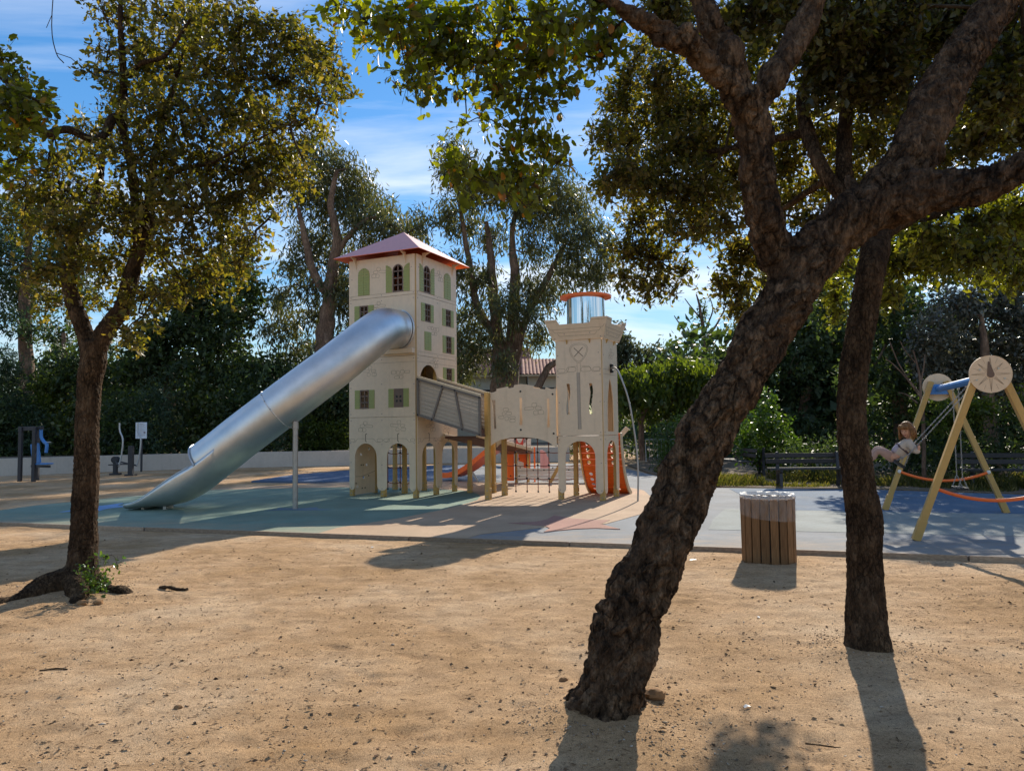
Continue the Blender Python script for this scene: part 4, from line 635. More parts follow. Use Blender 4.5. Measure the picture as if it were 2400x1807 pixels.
    shutter(M, p, xc-rr, xc-.003, 4.745, 5.40, tp); shutter(M, p, xc+.003, xc+rr, 4.745, 5.40, tp)
    bolts(M, p, [(.07, 4.71), (.95, 4.71), (1.83, 4.71), (.12, 5.3), (1.8, 5.15)])
facade(ML, 'L'); facade(MR, 'R')
for M in (MBk, MSd):                                # plain rear faces
    mb = MB(M); mb.prism(rect(.035, 1.88, 1.35, 3.3), (), 0, TH); mb.build('wall_panel', MT['panel'], castle)
    mb = MB(M); mb.prism(rect(.035, 1.88, 3.31, 5.60), [rect(.4, .65, 4.07, 4.5), rect(1.3, 1.55, 4.07, 4.5)], 0, TH); p = mb.build('wall_panel', MT['panel'], castle)
    window(M, p, .4, .65, 4.07, 4.5, 3); window(M, p, 1.3, 1.55, 4.07, 4.5, 3)
# posts
def post(p, z1, w=.092, rot=.437, shoe=True, z0=0.0):
    mb = MB(Matrix.Translation(p) @ Matrix.Rotation(-rot, 4, 'Z')); mb.box((0, 0, (z0+.0+z1)/2), (w, w, z1-z0))
    o = mb.build('post', MT['post'], castle, bevel=.008)
    if shoe:
        s = MB(Matrix.Translation(p) @ Matrix.Rotation(-rot, 4, 'Z')); s.box((0, 0, .13), (w+.014, w+.014, .25)); so = s.build('post_shoe', MT['post'], o, bevel=.006)
        b = MB(Matrix.Translation(p) @ Matrix.Rotation(-rot, 4, 'Z'))
        for z in (.07, .2):
            b.ball((0, -(w/2+.007), z), .016, 6, 4); b.ball((w/2+.007, 0, z), .016, 6, 4)
        b.build('bolts', MT['bolt'], o, kind='stuff')
    return o
for a, b in ((0, 0), (1, 0), (0, 1), (1, 1), (.5, 0), (0, .5), (.5, 1), (1, .5)):
    ins = .068
    post(C0+u*(ins+a*(Wd-2*ins))+v*(ins+b*(Wd-2*ins)), 5.6)
# decks
for z in (1.82, 3.30, 5.56):
    mb = MB(ML); mb.prism(rect(.1, 1.8, .1, 1.8), (), 0, .03, M=fr(C0+Vector((0, 0, z)), u, v, Zv)); mb.build('deck', MT['deck'], castle)
# inner climbing board with round holes, rope ladder
Mi = fr(C0+u*1.765, v, Zv, u)
hs = [arc(x, z, .034, .034, 0, 324, 9) for x, z in ((.30, .98), (.52, .72), (.40, .42), (.16, .22), (.62, 1.1))]
mb = MB(Mi); mb.prism(rect(.08, .86, .03, 1.33), hs, 0, .02); cb = mb.build('climbing_board', MT['panel'], castle)
bolts(Mi, cb, [(.30, .72), (.38, .72), (.34, .17), (.45, .17), (.10, .30), (.60, .45)], .018, 'black')
mb = MB(Mi); mb.ribbon([(.08, .46), (.3, .45), (.55, .49), (.86, .55)], .008); mb.build('engraving', MT['panel_edge'], cb, kind='stuff')
def net(name, cols, rows, z_ext, P, sagv=.02, r=.011):
    """cols: params along P(t), rows: heights; ropes with knots"""
    mb = MB()
    for t in cols: mb.tube([P(t, z) for z in np.linspace(z_ext[0], z_ext[1], 8)], r, 6)
    for z in rows:
        ext = [z_ext[2]]+list(cols)+[z_ext[3]]
        for a, b in zip(ext[:-1], ext[1:]):
            mb.tube([P(a+(b-a)*k/6, z-sagv*4*(k/6)*(1-k/6)) for k in range(7)], r*.9, 6)
    o = mb.build(name, MT['rope'], castle, smooth=True)
    k = MB()
    for t in cols:
        for z in rows: k.ball(P(t, z), .028, 8, 5)
        k.ball(P(t, z_ext[0]+.02), .024, 7, 5); k.ball(P(t, z_ext[1]-.02), .03, 7, 5)
    k.build('knots', MT['black'], o, kind='stuff')
    return o
post(C0+u*.97+v*.97, 1.8)
net('rope_net', [1.62, 1.25, 1.12], [.98, .62, .25], (.06, 1.75, 1.74, .98), lambda t, z: C0+u*t+v*1.2+Zv*z, .03)
# roof
RC0 = C0+u*Wd/2+v*Wd/2; hw = Wd/2+.25
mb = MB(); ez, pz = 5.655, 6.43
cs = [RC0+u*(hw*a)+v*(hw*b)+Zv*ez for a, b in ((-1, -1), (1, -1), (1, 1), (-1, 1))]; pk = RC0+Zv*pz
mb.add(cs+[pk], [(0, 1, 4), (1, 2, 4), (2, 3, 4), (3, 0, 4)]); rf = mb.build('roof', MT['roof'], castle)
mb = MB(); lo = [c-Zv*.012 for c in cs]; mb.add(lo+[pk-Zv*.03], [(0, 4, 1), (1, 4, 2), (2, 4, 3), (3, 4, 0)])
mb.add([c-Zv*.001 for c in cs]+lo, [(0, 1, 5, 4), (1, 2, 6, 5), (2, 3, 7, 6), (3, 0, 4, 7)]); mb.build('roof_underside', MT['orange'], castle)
for M in (ML, MR):
    for s in (.28, 1.68):
        mb = MB(M); mb.prism([(0, 0), (0, -.30), (.03, -.18), (.1, -.06), (.22, -.01), (.22, .0)], (), -.012, .012, M=M @ fr((s, 5.66, 0), (0, 0, -1), (0, 1, 0), (1, 0, 0)))
        mb.build('roof_bracket', MT['panel'], castle)

# ramp between the tower and the bridge
MRa = fr(C0, -u, Zv, v); sl = (1.405-1.87)/(1.62-.03); zb = lambda s: 1.87+(s-.03)*sl; zt = lambda s: 2.73+(s-.03)*sl
def ramp_side(M, name):
    mb = MB(M); a, b = .03, 1.655
    out_ = [(a, zb(a)), (b, zb(b)), (b, zt(b)), (a, zt(a))]; t = .052
    inn = [(a+t, zb(a+t)+t), (b-t, zb(b-t)+t), (b-t, zt(b-t)-t), (a+t, zt(a+t)-t)]
    mb.prism(out_, [inn], -.05, -.005)
    for (x0, z0, x1, z1) in ((.70, zt(.7)-.03, .43, zb(.43)+.02), (1.02, zt(1.02)-.03, 1.193, zb(1.19)+.02)):
        mb.bar(M @ Vector((0, 0, 0)) if False else (x0, z0, -.028), (x1, z1, -.028), .042, .04, (0, 0, 1))
    f = mb.build(name, MT['frame'], castle, bevel=.004)
    n = 9
    for i in range(n):
        q = MB(M); g = .006
        f0, f1 = i/n, (i+1)/n
        pt = lambda s, k: (s, zb(s)+t*.8+(zt(s)-zb(s)-1.6*t)*k)
        z_ = lambda k: [pt(a+t*.7, k)[1], pt(b-t*.7, k)[1]]
        q.prism([(a+t*.7, z_(f0)[0]+g/2), (b-t*.7, z_(f0)[1]+g/2), (b-t*.7, z_(f1)[1]-g/2), (a+t*.7, z_(f1)[0]-g/2)], (), -.004, .014)
        q.build('plank', MT['plank'], f)
    bo = MB(M)
    for (x, z) in ((.055, zt(.05)-.03), (.055, zb(.05)+.025), (1.63, zt(1.63)-.03), (1.63, zb(1.63)+.025), (.70, zt(.7)-.025), (.43, zb(.43)+.02), (1.02, zt(1.02)-.03), (1.2, zb(1.2)+.02)):
        bo.prism(arc(x, z, .02, .02, 0, 315, 7), (), -.062, -.04)
    bo.build('bolts', MT['black'], f, kind='stuff')
    rl = MB(M); rl.bar((a, zt(a)+.018, -.03), (b, zt(b)+.018, -.03), .07, .034, (0, 0, 1)); rl.build('handrail', MT['rail'], f)
ramp_side(MRa, 'ramp_side'); ramp_side(fr(C0+v*.92, -u, Zv, v), 'ramp_side')
mb = MB(MRa); mb.prism([(.03, zb(.03)-.01), (1.655, zb(1.655)-.01), (1.655, zb(1.655)+.025), (.03, zb(.03)+.025)], (), 0.0, .9); mb.build('ramp_floor', MT['deck'], castle)
# boarding ramp that runs on to the play ship behind
mb = MB(); mb.bar((-1.24, 17.55, 1.36), (.16, 20.75, .90), .85, .05); br = mb.build('boarding_ramp', MT['deck'], castle)
mb = MB()
for o_ in (-.44, .44):
    dx = Vector((3.2, -1.4, 0)).normalized()*o_; mb.bar(Vector((-1.24, 17.55, 1.40))+dx, Vector((.16, 20.75, .94))+dx, .05, .09)
mb.build('ramp_edge', MT['rail'], br, bevel=.005)
post(Vector((-1.05, 18.0, 0)), 1.3); post(Vector((-.62, 17.75, 0)), 1.35)

# bridge wall with slots
B0 = Vector((-.52, 16.30, 0)); B1 = Vector((.97, 16.02, 0)); bt = (B1-B0).normalized(); bn = Vector((-bt.y, bt.x, 0)); MBr = fr(B0, bt, Zv, bn)
top = [(-.037, 2.378), (.056, 2.345), (.12, 2.36), (.177, 2.383), (.179, 2.428), (.30, 2.45), (.436, 2.476), (.445, 2.435), (.565, 2.455), (.575, 2.504), (.731, 2.524), (.87, 2.505), (1.003, 2.481), (1.012, 2.427), (1.14, 2.415), (1.265, 2.395), (1.275, 2.448), (1.4, 2.401), (1.50, 2.407)]
bot = [(1.50, 1.127), (1.31, 1.252), (1.2, 1.29), (1.077, 1.326), (.9, 1.35), (.696, 1.362), (.47, 1.348), (.256, 1.307), (.14, 1.25), (.037, 1.18), (-.037, 1.11)]
hl = [[(.063, 2.185), (.152, 2.184), (.148, 1.95), (.158, 1.7), (.165, 1.551), (.115, 1.551), (.108, 1.8), (.09, 2.0)],
      [(.693, 2.227), (.748, 2.226), (.740, 1.95), (.75, 1.75), (.745, 1.624), (.683, 1.625), (.697, 1.8), (.70, 2.0)],
      [(1.302, 2.18), (1.345, 2.20), (1.347, 1.9), (1.353, 1.572), (1.298, 1.573), (1.313, 1.9)]]
mb = MB(MBr); mb.prism(top+bot, hl, 0, .02); bp = mb.build('bridge_panel', MT['panel'], castle)
e = MB(MBr)
for (x, z, a, b) in ((.385, 1.97, .06, .036), (.335, 1.875, .035, .035), (.45, 1.885, .06, .035), (.28, 1.80, .06, .03), (.40, 1.775, .04, .045), (.53, 1.79, .065, .025), (.53, 1.725, .06, .038)):
    e.ribbon([(x+a*math.copysign(abs(math.cos(t))**.5, math.cos(t)), z+b*math.copysign(abs(math.sin(t))**.5, math.sin(t))) for t in np.linspace(0, 2*math.pi, 12, endpoint=False)], .005, closed=True)
stones(e, 1.02, 1.97, 1.05, 0); e.build('engraving', MT['panel_edge'], bp, kind='stuff')
bolts(MBr, bp, [(.022, 2.263), (.715, 2.362), (1.425, 2.288), (.022, 1.426), (.713, 1.521), (1.435, 1.434)], .022, 'black', .008)
mb = MB(fr(B0+bn*.95, bt, Zv, bn)); mb.prism(top+bot, hl, 0, .02); mb.build('bridge_panel', MT['panel'], castle)
post(Vector((-.55, 16.27, 0)), 2.36, .105); post(Vector((-.20, 17.22, 0)), 2.36, .1); post(Vector((-.47, 17.9, 0)), 1.45, .09)
mb = MB(); mb.prism([(-.56, 16.36), (.95, 16.08), (1.4, 17.0), (-.17, 17.2)], (), 1.33, 1.37); mb.build('deck', MT['deck'], castle)
mb = MB(); Aa, Bb = Vector((-.20, 17.25, 0)), Vector((1.42, 16.72, 0))
net('rope_net', [.16, .32, .475, .63, .78], [1.0, .70, .40], (.08, 1.33, .03, .97), lambda t, z: Aa+(Bb-Aa)*t+Zv*z, .02)

# small tower
D0 = Vector((1.93, 15.62, 0)); w2 = 1.08
N1 = fr(D0, u, Zv, v); N2 = fr(D0, v, Zv, u); N3 = fr(D0+u*w2+v*w2, -u, Zv, -v); N4 = fr(D0+u*w2, v, Zv, -u)
def lower_panel(M, x0=.03, x1=w2-.03):
    pts = [(x0, .25)]+arc(x0+.085, .25, .085, .1, 180, 360, 8)+arc(w2/2, .93, .34, .335, 180, 0, 16)+arc(x1-.085, .25, .085, .1, 180, 360, 8)+[(x1, 1.378), (x0, 1.378)]
    mb = MB(M); mb.prism(pts, (), 0, TH); p = mb.build('wall_panel', MT['panel'], castle, bevel=.0025)
    bolts(M, p, [(.07, .22), (w2-.07, .22), (.07, 1.3), (w2-.07, 1.3), (.07, .8)]); return p
def wavy(x, z0, z1, w0, amp=.018, n=8, taper=0.0):
    zs = np.linspace(z0, z1, n); l = [(x-w0/2*(1+taper*(k/(n-1)))+amp*math.sin(k*.9), z) for k, z in enumerate(zs)]
    r_ = [(x+w0/2*(1+taper*(k/(n-1)))+amp*math.sin(k*.9+.3), z) for k, z in enumerate(zs)]
    return r_+l[::-1] if False else l+r_[::-1]
lower_panel(N1); lower_panel(N2)
hl = [wavy(.79, 1.835, 2.505, .062), wavy(.275, 1.842, 2.497, .062, .02)]
mb = MB(N1); mb.prism(rect(.03, w2-.03, 1.387, 3.455), hl, 0, TH); p = mb.build('wall_panel', MT['panel'], castle)
e = MB(N1)
sh = lambda k: [(.535+k*x, 3.165+k*z) for x, z in ((0, .205), (.11, .19), (.19, .14), (.21, .06), (.17, -.05), (.09, -.16), (0, -.22), (-.09, -.16), (-.17, -.05), (-.21, .06), (-.19, .14), (-.11, .19))]
for k in (1.0, .87): e.ribbon([tuple(q) for q in catmull(sh(k)+[sh(k)[0]], 4)], .005)
e.ribbon([(.64, 3.274), (.438, 3.083)], .016); e.ribbon([(.441, 3.276), (.634, 3.087)], .016, -.0022)
for x in (.574, .503): e.ribbon([(x, 2.945), (x, 2.745)], .005)
pill(e, .85, 1.03, 2.75, 2.835); pill(e, .60, .82, 2.76, 2.86); pill(e, .26, .49, 2.755, 2.85); pill(e, .05, .22, 2.76, 2.84)
e.ribbon([(1.04, 2.725), (.83, 2.735), (.79, 2.78), (.76, 2.86), (.58, 2.875)], .005); e.ribbon([(.49, 2.87), (.3, 2.865), (.26, 2.80), (.22, 2.745), (.05, 2.75)], .005)
for s_ in (-1, 1): e.ribbon([(.551+.034*s_, 2.738), (.545+.032*s_, 2.1), (.538+.034*s_, 1.52)], .008)
e.build('engraving', MT['panel_edge'], p, kind='stuff')
cr = MB(N1); cr.prism([(.583, 2.738), (.519, 2.738), (.507, 1.52), (.566, 1.52)], (), -.004, 0); cr.build('sword_blade', MT['plank'], p)
bolts(N1, p, [(.07, 1.45), (1.0, 1.45), (.07, 2.1), (1.0, 2.1), (.06, 2.8), (1.02, 2.79), (.06, 2.68), (1.02, 2.66), (.09, 3.15), (1.02, 3.12)])
hl = [[(.285, 1.47), (.72, 1.46), (.71, 1.9), (.69, 2.2), (.60, 2.45), (.50, 2.62), (.44, 2.55), (.38, 2.35), (.31, 2.1), (.29, 1.8)]]
mb = MB(N2); mb.prism(rect(.03, w2-.03, 1.387, 3.455), hl, 0, TH); p = mb.build('wall_panel', MT['panel'], castle)
e = MB(N2); stones(e, .62, 3.15, .9, 1); e.ribbon([(.05, 2.80), (.9, 2.80)], .005); e.ribbon([(.05, 2.70), (.9, 2.70)], .005); e.build('engraving', MT['panel_edge'], p, kind='stuff')
bolts(N2, p, [(.07, 1.45), (1.0, 1.45), (.07, 2.1), (1.0, 2.1), (.07, 3.1), (1.0, 3.1)])
hl = [[(.3, 1.5), (.78, 1.5), (.78, 2.35), (.54, 2.6), (.3, 2.35)]]
for M in (N3, N4):
    mb = MB(M); mb.prism(rect(.03, w2-.03, 1.387, 3.455), hl, 0, TH); mb.build('wall_panel', MT['panel'], castle)
for a in (0, 1):
    for b in (0, 1): post(D0+u*(.066+a*(w2-.132))+v*(.066+b*(w2-.132)), 3.44)
mb = MB(fr(D0+Zv*1.34, u, v, Zv)); mb.prism(rect(.06, 1.02, .06, 1.02), (), 0, .035); mb.build('deck', MT['deck'], castle)
for M in (N1, N2, N3, N4):                                   # flared battlements
    ey = Vector((0, .43, -.145)).normalized()
    Mb = M @ fr((0, 3.455, -.03), (1, 0, 0), ey, Vector((1, 0, 0)).cross(ey)); h_ = .455
    out_ = [(-.04, 0), (w2+.04, 0), (w2+.175, h_), (w2-.10, h_), (w2-.155, .345), (.235, .345), (.175, h_), (-.175, h_)]
    mb = MB(Mb); mb.prism(out_, (), 0, .02); b_ = mb.build('battlement', MT['panel'], castle, bevel=.002)
    e = MB(Mb)
    sg = 1 if M in (N1, N3) else 1
    for k, (zz_, i0) in enumerate(((.24, -.07), (.165, .02), (.085, .12))):
        e.ribbon([(i0-.03, zz_+.06), (i0+.02, zz_), (w2-i0-.02, zz_), (w2-i0+.03, zz_+.06)], .005, -.0015, .0)
        e.ribbon([(i0-.03, zz_+.06), (i0+.02, zz_), (w2-i0-.02, zz_), (w2-i0+.03, zz_+.06)], .005, .0195, .0215)
    e.ribbon([(-.13, .41), (.19, .41)], .006); e.ribbon([(w2+.13, .41), (w2-.12, .41)], .006)
    e.build('engraving', MT['panel_edge'], b_, kind='stuff'); bolts(Mb, b_, [(.02, .04), (w2-.02, .04), (.25, .13), (.83, .13)])
    for s in (.28, .8):
        q = MB(M); q.prism([(0, 0), (.05, 0), (.02, -.07), (0, -.09)], (), -.01, .01, M=M @ fr((s, 3.455, 0), (0, 0, -1), (0, 1, 0), (1, 0, 0))); q.build('battlement_bracket', MT['post'], castle)
DC = D0+u*.54+v*.54
mb = MB(); n = 64
vs = [DC+Vector((.424*math.cos(2*math.pi*i/n), .424*math.sin(2*math.pi*i/n), z)) for z in (3.40, 4.43) for i in range(n)]
mb.add(vs, [(i, (i+1) % n, n+(i+1) % n, n+i) for i in range(n)]); dr = mb.build('mirror_drum', MT['mirror'], castle, smooth=True)
mb = MB(); mb.prism(arc(DC.x, DC.y, .57, .57, 0, 352.5, 47), (), 4.43, 4.47); mb.build('drum_lid', MT['orange'], castle, bevel=.01)
mb = MB(N1); mb.prism(rect(.05, 1.03, 0, 0), (), 0, 0) if False else None
mb = MB(fr(D0+Zv*3.43, u, v, Zv)); mb.prism(rect(.06, 1.02, .06, 1.02), (), 0, .03); mb.build('deck', MT['panel'], castle)
# fire pole with bracket
pp = catmull([(2.17, 16.08, 2.83), (2.19, 15.9, 2.84), (2.25, 15.72, 2.78), (2.34, 15.58, 2.52), (2.46, 15.54, 2.1), (2.54, 15.53, 1.6), (2.60, 15.53, 1.08), (2.62, 15.53, .57), (2.60, 15.53, 0)], 5)
mb = MB(); mb.tube(pp, .019, 10); fp = mb.build('slide_pole', MT['galv'], castle, smooth=True)
mb = MB(N2); mb.box((.54, 2.90, -.03), (.09, .06, .06)); mb.box((.54, 2.77, -.03), (.09, .06, .06)); mb.box((.54, 2.835, -.025), (.05, .12, .04)); mb.build('pole_bracket', MT['black'], fp, bevel=.006)
# orange curved climbing wall behind the small tower, boards with round holes
prof = [(1.10, 1.42), (1.13, 1.15), (1.18, .92), (1.25, .70), (1.35, .48), (1.48, .28), (1.63, .12), (1.82, .0)]
pr = catmull([(a, b, 0) for a, b in prof], 4); pr = [(q[0], q[1]) for q in pr]
ln = [0]
for a, b in zip(pr[:-1], pr[1:]): ln.append(ln[-1]+math.hypot(b[0]-a[0], b[1]-a[1]))
tot = ln[-1]
def on_prof(d):
    d = min(max(d, 0), tot)
    for i in range(len(ln)-1):
        if d <= ln[i+1]+1e-9:
            t = (d-ln[i])/(ln[i+1]-ln[i]); return (pr[i][0]+(pr[i+1][0]-pr[i][0])*t, pr[i][1]+(pr[i+1][1]-pr[i][1])*t)
cw = MB(); prev = on_prof(0)
cwo = None; nb_ = 11
for k in range(nb_):
    a, b = on_prof(tot*k/nb_+.003), on_prof(tot*(k+1)/nb_-.003)
    pa = D0+v*a[0]+Zv*a[1]+u*(-.03); pb = D0+v*b[0]+Zv*b[1]+u*(-.03)
    L_ = (pb-pa).length; ey = (pb-pa).normalized(); M = fr(pa, u, ey, u.cross(ey))
    rr = .047; hs = [arc(x, L_/2, rr, rr, 0, 330, 11) for x in (.22, .80)] if 1 <= k <= 9 and k != 5 else []
    q = MB(M); q.prism(rect(0, .96, 0, L_), hs, -.012, .012)
    if cwo is None:
        cwo = q.build('climbing_wall', MT['orange'], castle)
    else: q.build('climbing_wall_board', MT['orange'], cwo)
for s_ in (-.045, .945):
    q = MB(); pts = [D0+v*a[0]+Zv*a[1]+u*s_ for a in [on_prof(tot*i/14) for i in range(15)]]
    for a, b in zip(pts[:-1], pts[1:]): q.bar(a, b+(b-a)*.04, .03, .11, u.cross(b-a))
    q.build('side_rail', MT['rail'], cwo)
# tube slide
path = [tuple(C0+u*.51+Zv*3.86+v*.02), tuple(C0+u*.53+Zv*3.86-v*.28), (-2.87, 16.24, 3.78), (-3.19, 15.68, 3.40), (-3.69, 15.3, 2.90), (-4.19, 15.07, 2.47), (-4.68, 14.97, 2.08), (-5.4, 14.96, 1.54), (-5.86, 15.01, 1.195), (-6.24, 15.07, .925)]
tp = catmull(path, 6); nS = 40
def ring_frames(pts):
    fr_ = []
    for i, p in enumerate(pts):
        t = Vector(pts[min(i+1, len(pts)-1)])-Vector(pts[max(i-1, 0)]); t.normalize()
        x = t.cross(Zv).normalized(); y = x.cross(t); fr_.append((Vector(p), x, y, t))
    return fr_
RT = .45
frs = ring_frames(tp); mb = MB(); vs = []
for (p, x, y, t) in frs:
    for k in range(nS): an = 2*math.pi*k/nS; vs.append(p+(x*math.cos(an)+y*math.sin(an))*RT)
fs = [(i*nS+k, i*nS+(k+1) % nS, (i+1)*nS+(k+1) % nS, (i+1)*nS+k) for i in range(len(frs)-1) for k in range(nS)]
mb.add(vs, fs); ts = mb.build('tube_slide', MT['steel'], castle, smooth=True, angle=60); ts['label'] = 'brushed steel tube slide curving down from the tall tower'
sm = ts.modifiers.new('Solidify', 'SOLIDIFY'); sm.thickness = .006
def torus_at(i, R0, r0, nm, mat, a0=0, a1=360, n=32):
    p, x, y, t = frs[i] if isinstance(i, int) else i
    q = MB(); pts = [p+(x*math.cos(R(a))+y*math.sin(R(a)))*R0 for a in np.linspace(a0, a1, n, endpoint=a1-a0 < 360)]
    q.tube(pts, r0, 6, closed=(a1-a0 >= 360), caps=True); return q.build(nm, MT[mat], ts, smooth=True)
torus_at(0, .472, .018, 'wall_flange', 'steel'); torus_at(1, .455, .010, 'wall_flange', 'steel')
nF = len(frs)
for i in (8, 13, 18, 23, 28, 39, 44, 49): torus_at(min(i, nF-1), RT+.0005, .0035, 'weld_seam', 'steel')
ii = 37; torus_at(ii, RT+.004, .014, 'clamp_ring', 'steel')
p, x, y, t = frs[ii]; q = MB()
for k in range(14): an = 2*math.pi*k/14; q.ball(p+(x*math.cos(an)+y*math.sin(an))*(RT+.022), .014, 6, 4)
q.build('bolts', MT['bolt'], ts, kind='stuff')
torus_at(nF-1, RT+.010, .022, 'mouth_ring', 'grey_metal', 0, 182, 26)
# open chute carrying on from the tube
SX = [-5.80, -5.97, -6.13, -6.30, -6.5, -6.65, -6.8, -6.97, -7.15, -7.35, -7.52, -7.67, -7.80]
ZBm = [.690, .567, .447, .335, .225, .165, .125, .09, .072, .055, .042, .036, .03]
ZTp = [1.236, 1.113, .997, .895, .80, .72, .63, .525, .405, .28, .175, .135, .115]
xs_ = np.linspace(-5.80, -7.80, 34)
def sm_(A):
    y = np.interp(-xs_, -np.array(SX), A); y2 = np.convolve(np.concatenate([[2*y[0]-y[2], 2*y[0]-y[1]], y, [2*y[-1]-y[-2], 2*y[-1]-y[-3]]]), np.ones(5)/5, 'valid'); return y2
zb_c, zt_c = sm_(ZBm), sm_(ZTp); yc_ = np.interp(-xs_, [5.8, 6.5, 7.2, 7.80], [15.0, 15.115, 15.28, 15.45]); vs = []; m2 = 27; nC = len(xs_)
for i in range(nC):
    f = i/(nC-1); hw2 = .453-.01*f; e_ = .5+.30*f
    tdir = Vector((-1, .19, 0)).normalized(); lat = Vector((tdir.y, -tdir.x, 0))
    for k in range(m2):
        a = -1+2*k/(m2-1); th = a*math.pi/2
        s_ = math.copysign(abs(math.sin(th))**(1-.45*f), a); hgt_ = (1-abs(math.cos(th))**(1-.25*f))
        vs.append(Vector((xs_[i], yc_[i], zb_c[i]+(zt_c[i]-zb_c[i])*hgt_))+lat*(hw2*s_))
mb = MB(); mb.add(vs, [(i*m2+k, i*m2+k+1, (i+1)*m2+k+1, (i+1)*m2+k) for i in range(nC-1) for k in range(m2-1)])
ch = mb.build('slide_chute', MT['steel'], ts, smooth=True, angle=70); s2 = ch.modifiers.new('Solidify', 'SOLIDIFY'); s2.thickness = .008
for k in (0, m2-1):
    q = MB(); q.tube([vs[i*m2+k] for i in range(9, nC)], .013, 8); q.build('chute_edge', MT['steel'], ts, smooth=True)
q = MB(); q.tube([tuple(a) for a in vs[(nC-1)*m2:]], .018, 8); q.build('chute_lip', MT['steel'], ts, smooth=True)
for fx, fy, fz in ((-7.1, 15.27, .07), (-7.6, 15.38, .035)):
    q = MB(); q.box((fx, fy, fz/2), (.06, .34, fz)); q.build('chute_foot', MT['galv'], ts)
mb = MB(); mb.tube([(-4.37, 14.86, 0), (-4.37, 14.86, 1.76)], .052, 14); mb.tube([(-4.37, 14.86, 1.60), (-4.37, 14.86, 1.74)], .062, 14); mb.build('slide_post', MT['galv'], castle, smooth=True)
# ---------------------------------------------------------------- play ship behind the castle
ship = thing('play_ship', 'low play ship with plank hull, orange slide and lifebuoy mast panel behind the castle', 'play structure', (1.0, 21.0, 0))
def wpanel(pts, p0, p1, mat, name, th=.02, holes=()):
    p0, p1 = Vector(p0), Vector(p1); t = (p1-p0).normalized(); M = fr(p0, t, Zv, Vector((-t.y, t.x, 0)))
    mb = MB(M); mb.prism(pts, holes, 0, th); return M, mb.build(name, MT[mat], ship)
def planks(M, par, x0, x1, z0, z1, n, top=None, botm=None, mat='white'):
    for i in range(n):
        a, b = z0+(z1-z0)*i/n+.004, z0+(z1-z0)*(i+1)/n-.004
        xs_ = np.linspace(x0, x1, 15); q = []
        lo = [(x, max(a, botm(x)) if botm else a) for x in xs_]; hi = [(x, min(b, top(x)) if top else b) for x in xs_]
        ok = [k for k in range(15) if hi[k][1]-lo[k][1] > .004]
        if len(ok) < 2: continue
        run = [ok[0]]
        runs = []
        for k in ok[1:]:
            if k == run[-1]+1: run.append(k)
            else: runs.append(run); run = [k]
        runs.append(run)
        for run in runs:
            if len(run) < 2: continue
            mb = MB(M); mb.prism([lo[k] for k in run]+[hi[k] for k in run[::-1]], (), 0, .022); mb.build('plank', MT[mat], par)
Ms, hull = wpanel([(.0, .32), (2.6, .36), (2.6, .40), (.0, .36)], (.12, 20.9, 0), (3.0, 20.75, 0), 'white', 'hull')
top_ = lambda x: .75-.34*min(1, max(0, (x-.05)/.25)) if x < 1.0 else .42+.10*(x-1.0)**1.3
bot_ = lambda x: .05+.05*math.sin(x*4.5)
planks(Ms, hull, 0, 2.5, .03, .74, 7, top_, bot_)
bolts(Ms, hull, [(.05, .68), (.08, .44), (.05, .2), (.45, .36), (.75, .36), (1.0, .42), (1.45, .36), (1.9, .36)], .02, 'black', .006)
Mo, op = wpanel(rect(0, .3, .06, .90), (-.27, 21.05, 0), (.06, 21.0, 0), 'orange', 'side_panel')
bolts(Mo, op, [(.08, .65), (.1, .56), (.2, .2)], .02, 'black', .006)
Mm, mp_ = wpanel([(.0, .80), (.62, .80), (.64, 1.72), (.45, 1.85), (.1, 1.72), (-.32, 1.05), (-.25, 1.0)], (-.1, 21.35, 0), (.6, 21.33, 0), 'white', 'mast_panel')
e = MB(Mm)
for i in range(6): e.ribbon([(.0, .92+.13*i), (.62, .92+.13*i)], .006)
e.build('engraving', MT['panel_edge'], mp_, kind='stuff')
ob_ = arc(.30, 1.30, .15, .30, 180, 360, 18); ib_ = arc(.30, 1.31, .09, .19, 360, 180, 18)
e = MB(Mm); e.prism([(.15, 1.62)]+ob_+[(.45, 1.62), (.39, 1.62)]+ib_+[(.21, 1.62)], (), -.003, 0); e.build('lifebuoy_print', MT['print_red'], mp_)
for cxp in (.165, .435):
    e = MB(Mm); e.prism(rect(cxp-.035, cxp+.035, 1.12, 1.22), (), -.005, -.003); e.build('lifebuoy_band', MT['print_grey'], mp_)
Mq, q_ = wpanel([(0, .28), (.34, .28), (.34, .86), (0, .86)], (.16, 21.4, 0), (.52, 21.4, 0), 'orange', 'rear_panel')
def spost(p, z1, w=.085, mat='post'):
    mb = MB(); mb.box((p[0], p[1], z1/2), (w, w, z1)); return mb.build('post', MT[mat], ship, bevel=.006)
spost((.09, 20.98), .95); spost((.43, 21.3), .92); spost((.62, 21.28), 1.0, .05, 'orange'); spost((2.2, 21.2), .9); spost((.93, 24.0), .82, .1, 'pink'); spost((-.3, 21.4), 1.0)
mb = MB(); mb.bar((1.03, 20.86, 0), (1.42, 20.86, .70), .09, .05, (0, 1, 0)); mb.build('brace', MT['post'], ship, bevel=.005)
mb = MB(); mb.bar((2.42, 20.7, .62), (3.22, 20.7, 1.52), .13, .07, (0, 1, 0)); mb.build('bowsprit', MT['rail'], ship, bevel=.008)
mb = MB(); mb.bar((2.5, 20.72, 0), (2.5, 20.72, .8), .1, .1, (0, 1, 0)); mb.build('post', MT['post'], ship, bevel=.006)
mb = MB(); mb.box((.1, 21.4, .84), (.9, .8, .04)); mb.build('deck', MT['deck'], ship)
pk_ = [(0, .2), (.22, .2), (.20, .5), (.06, .78), (0, .8)]
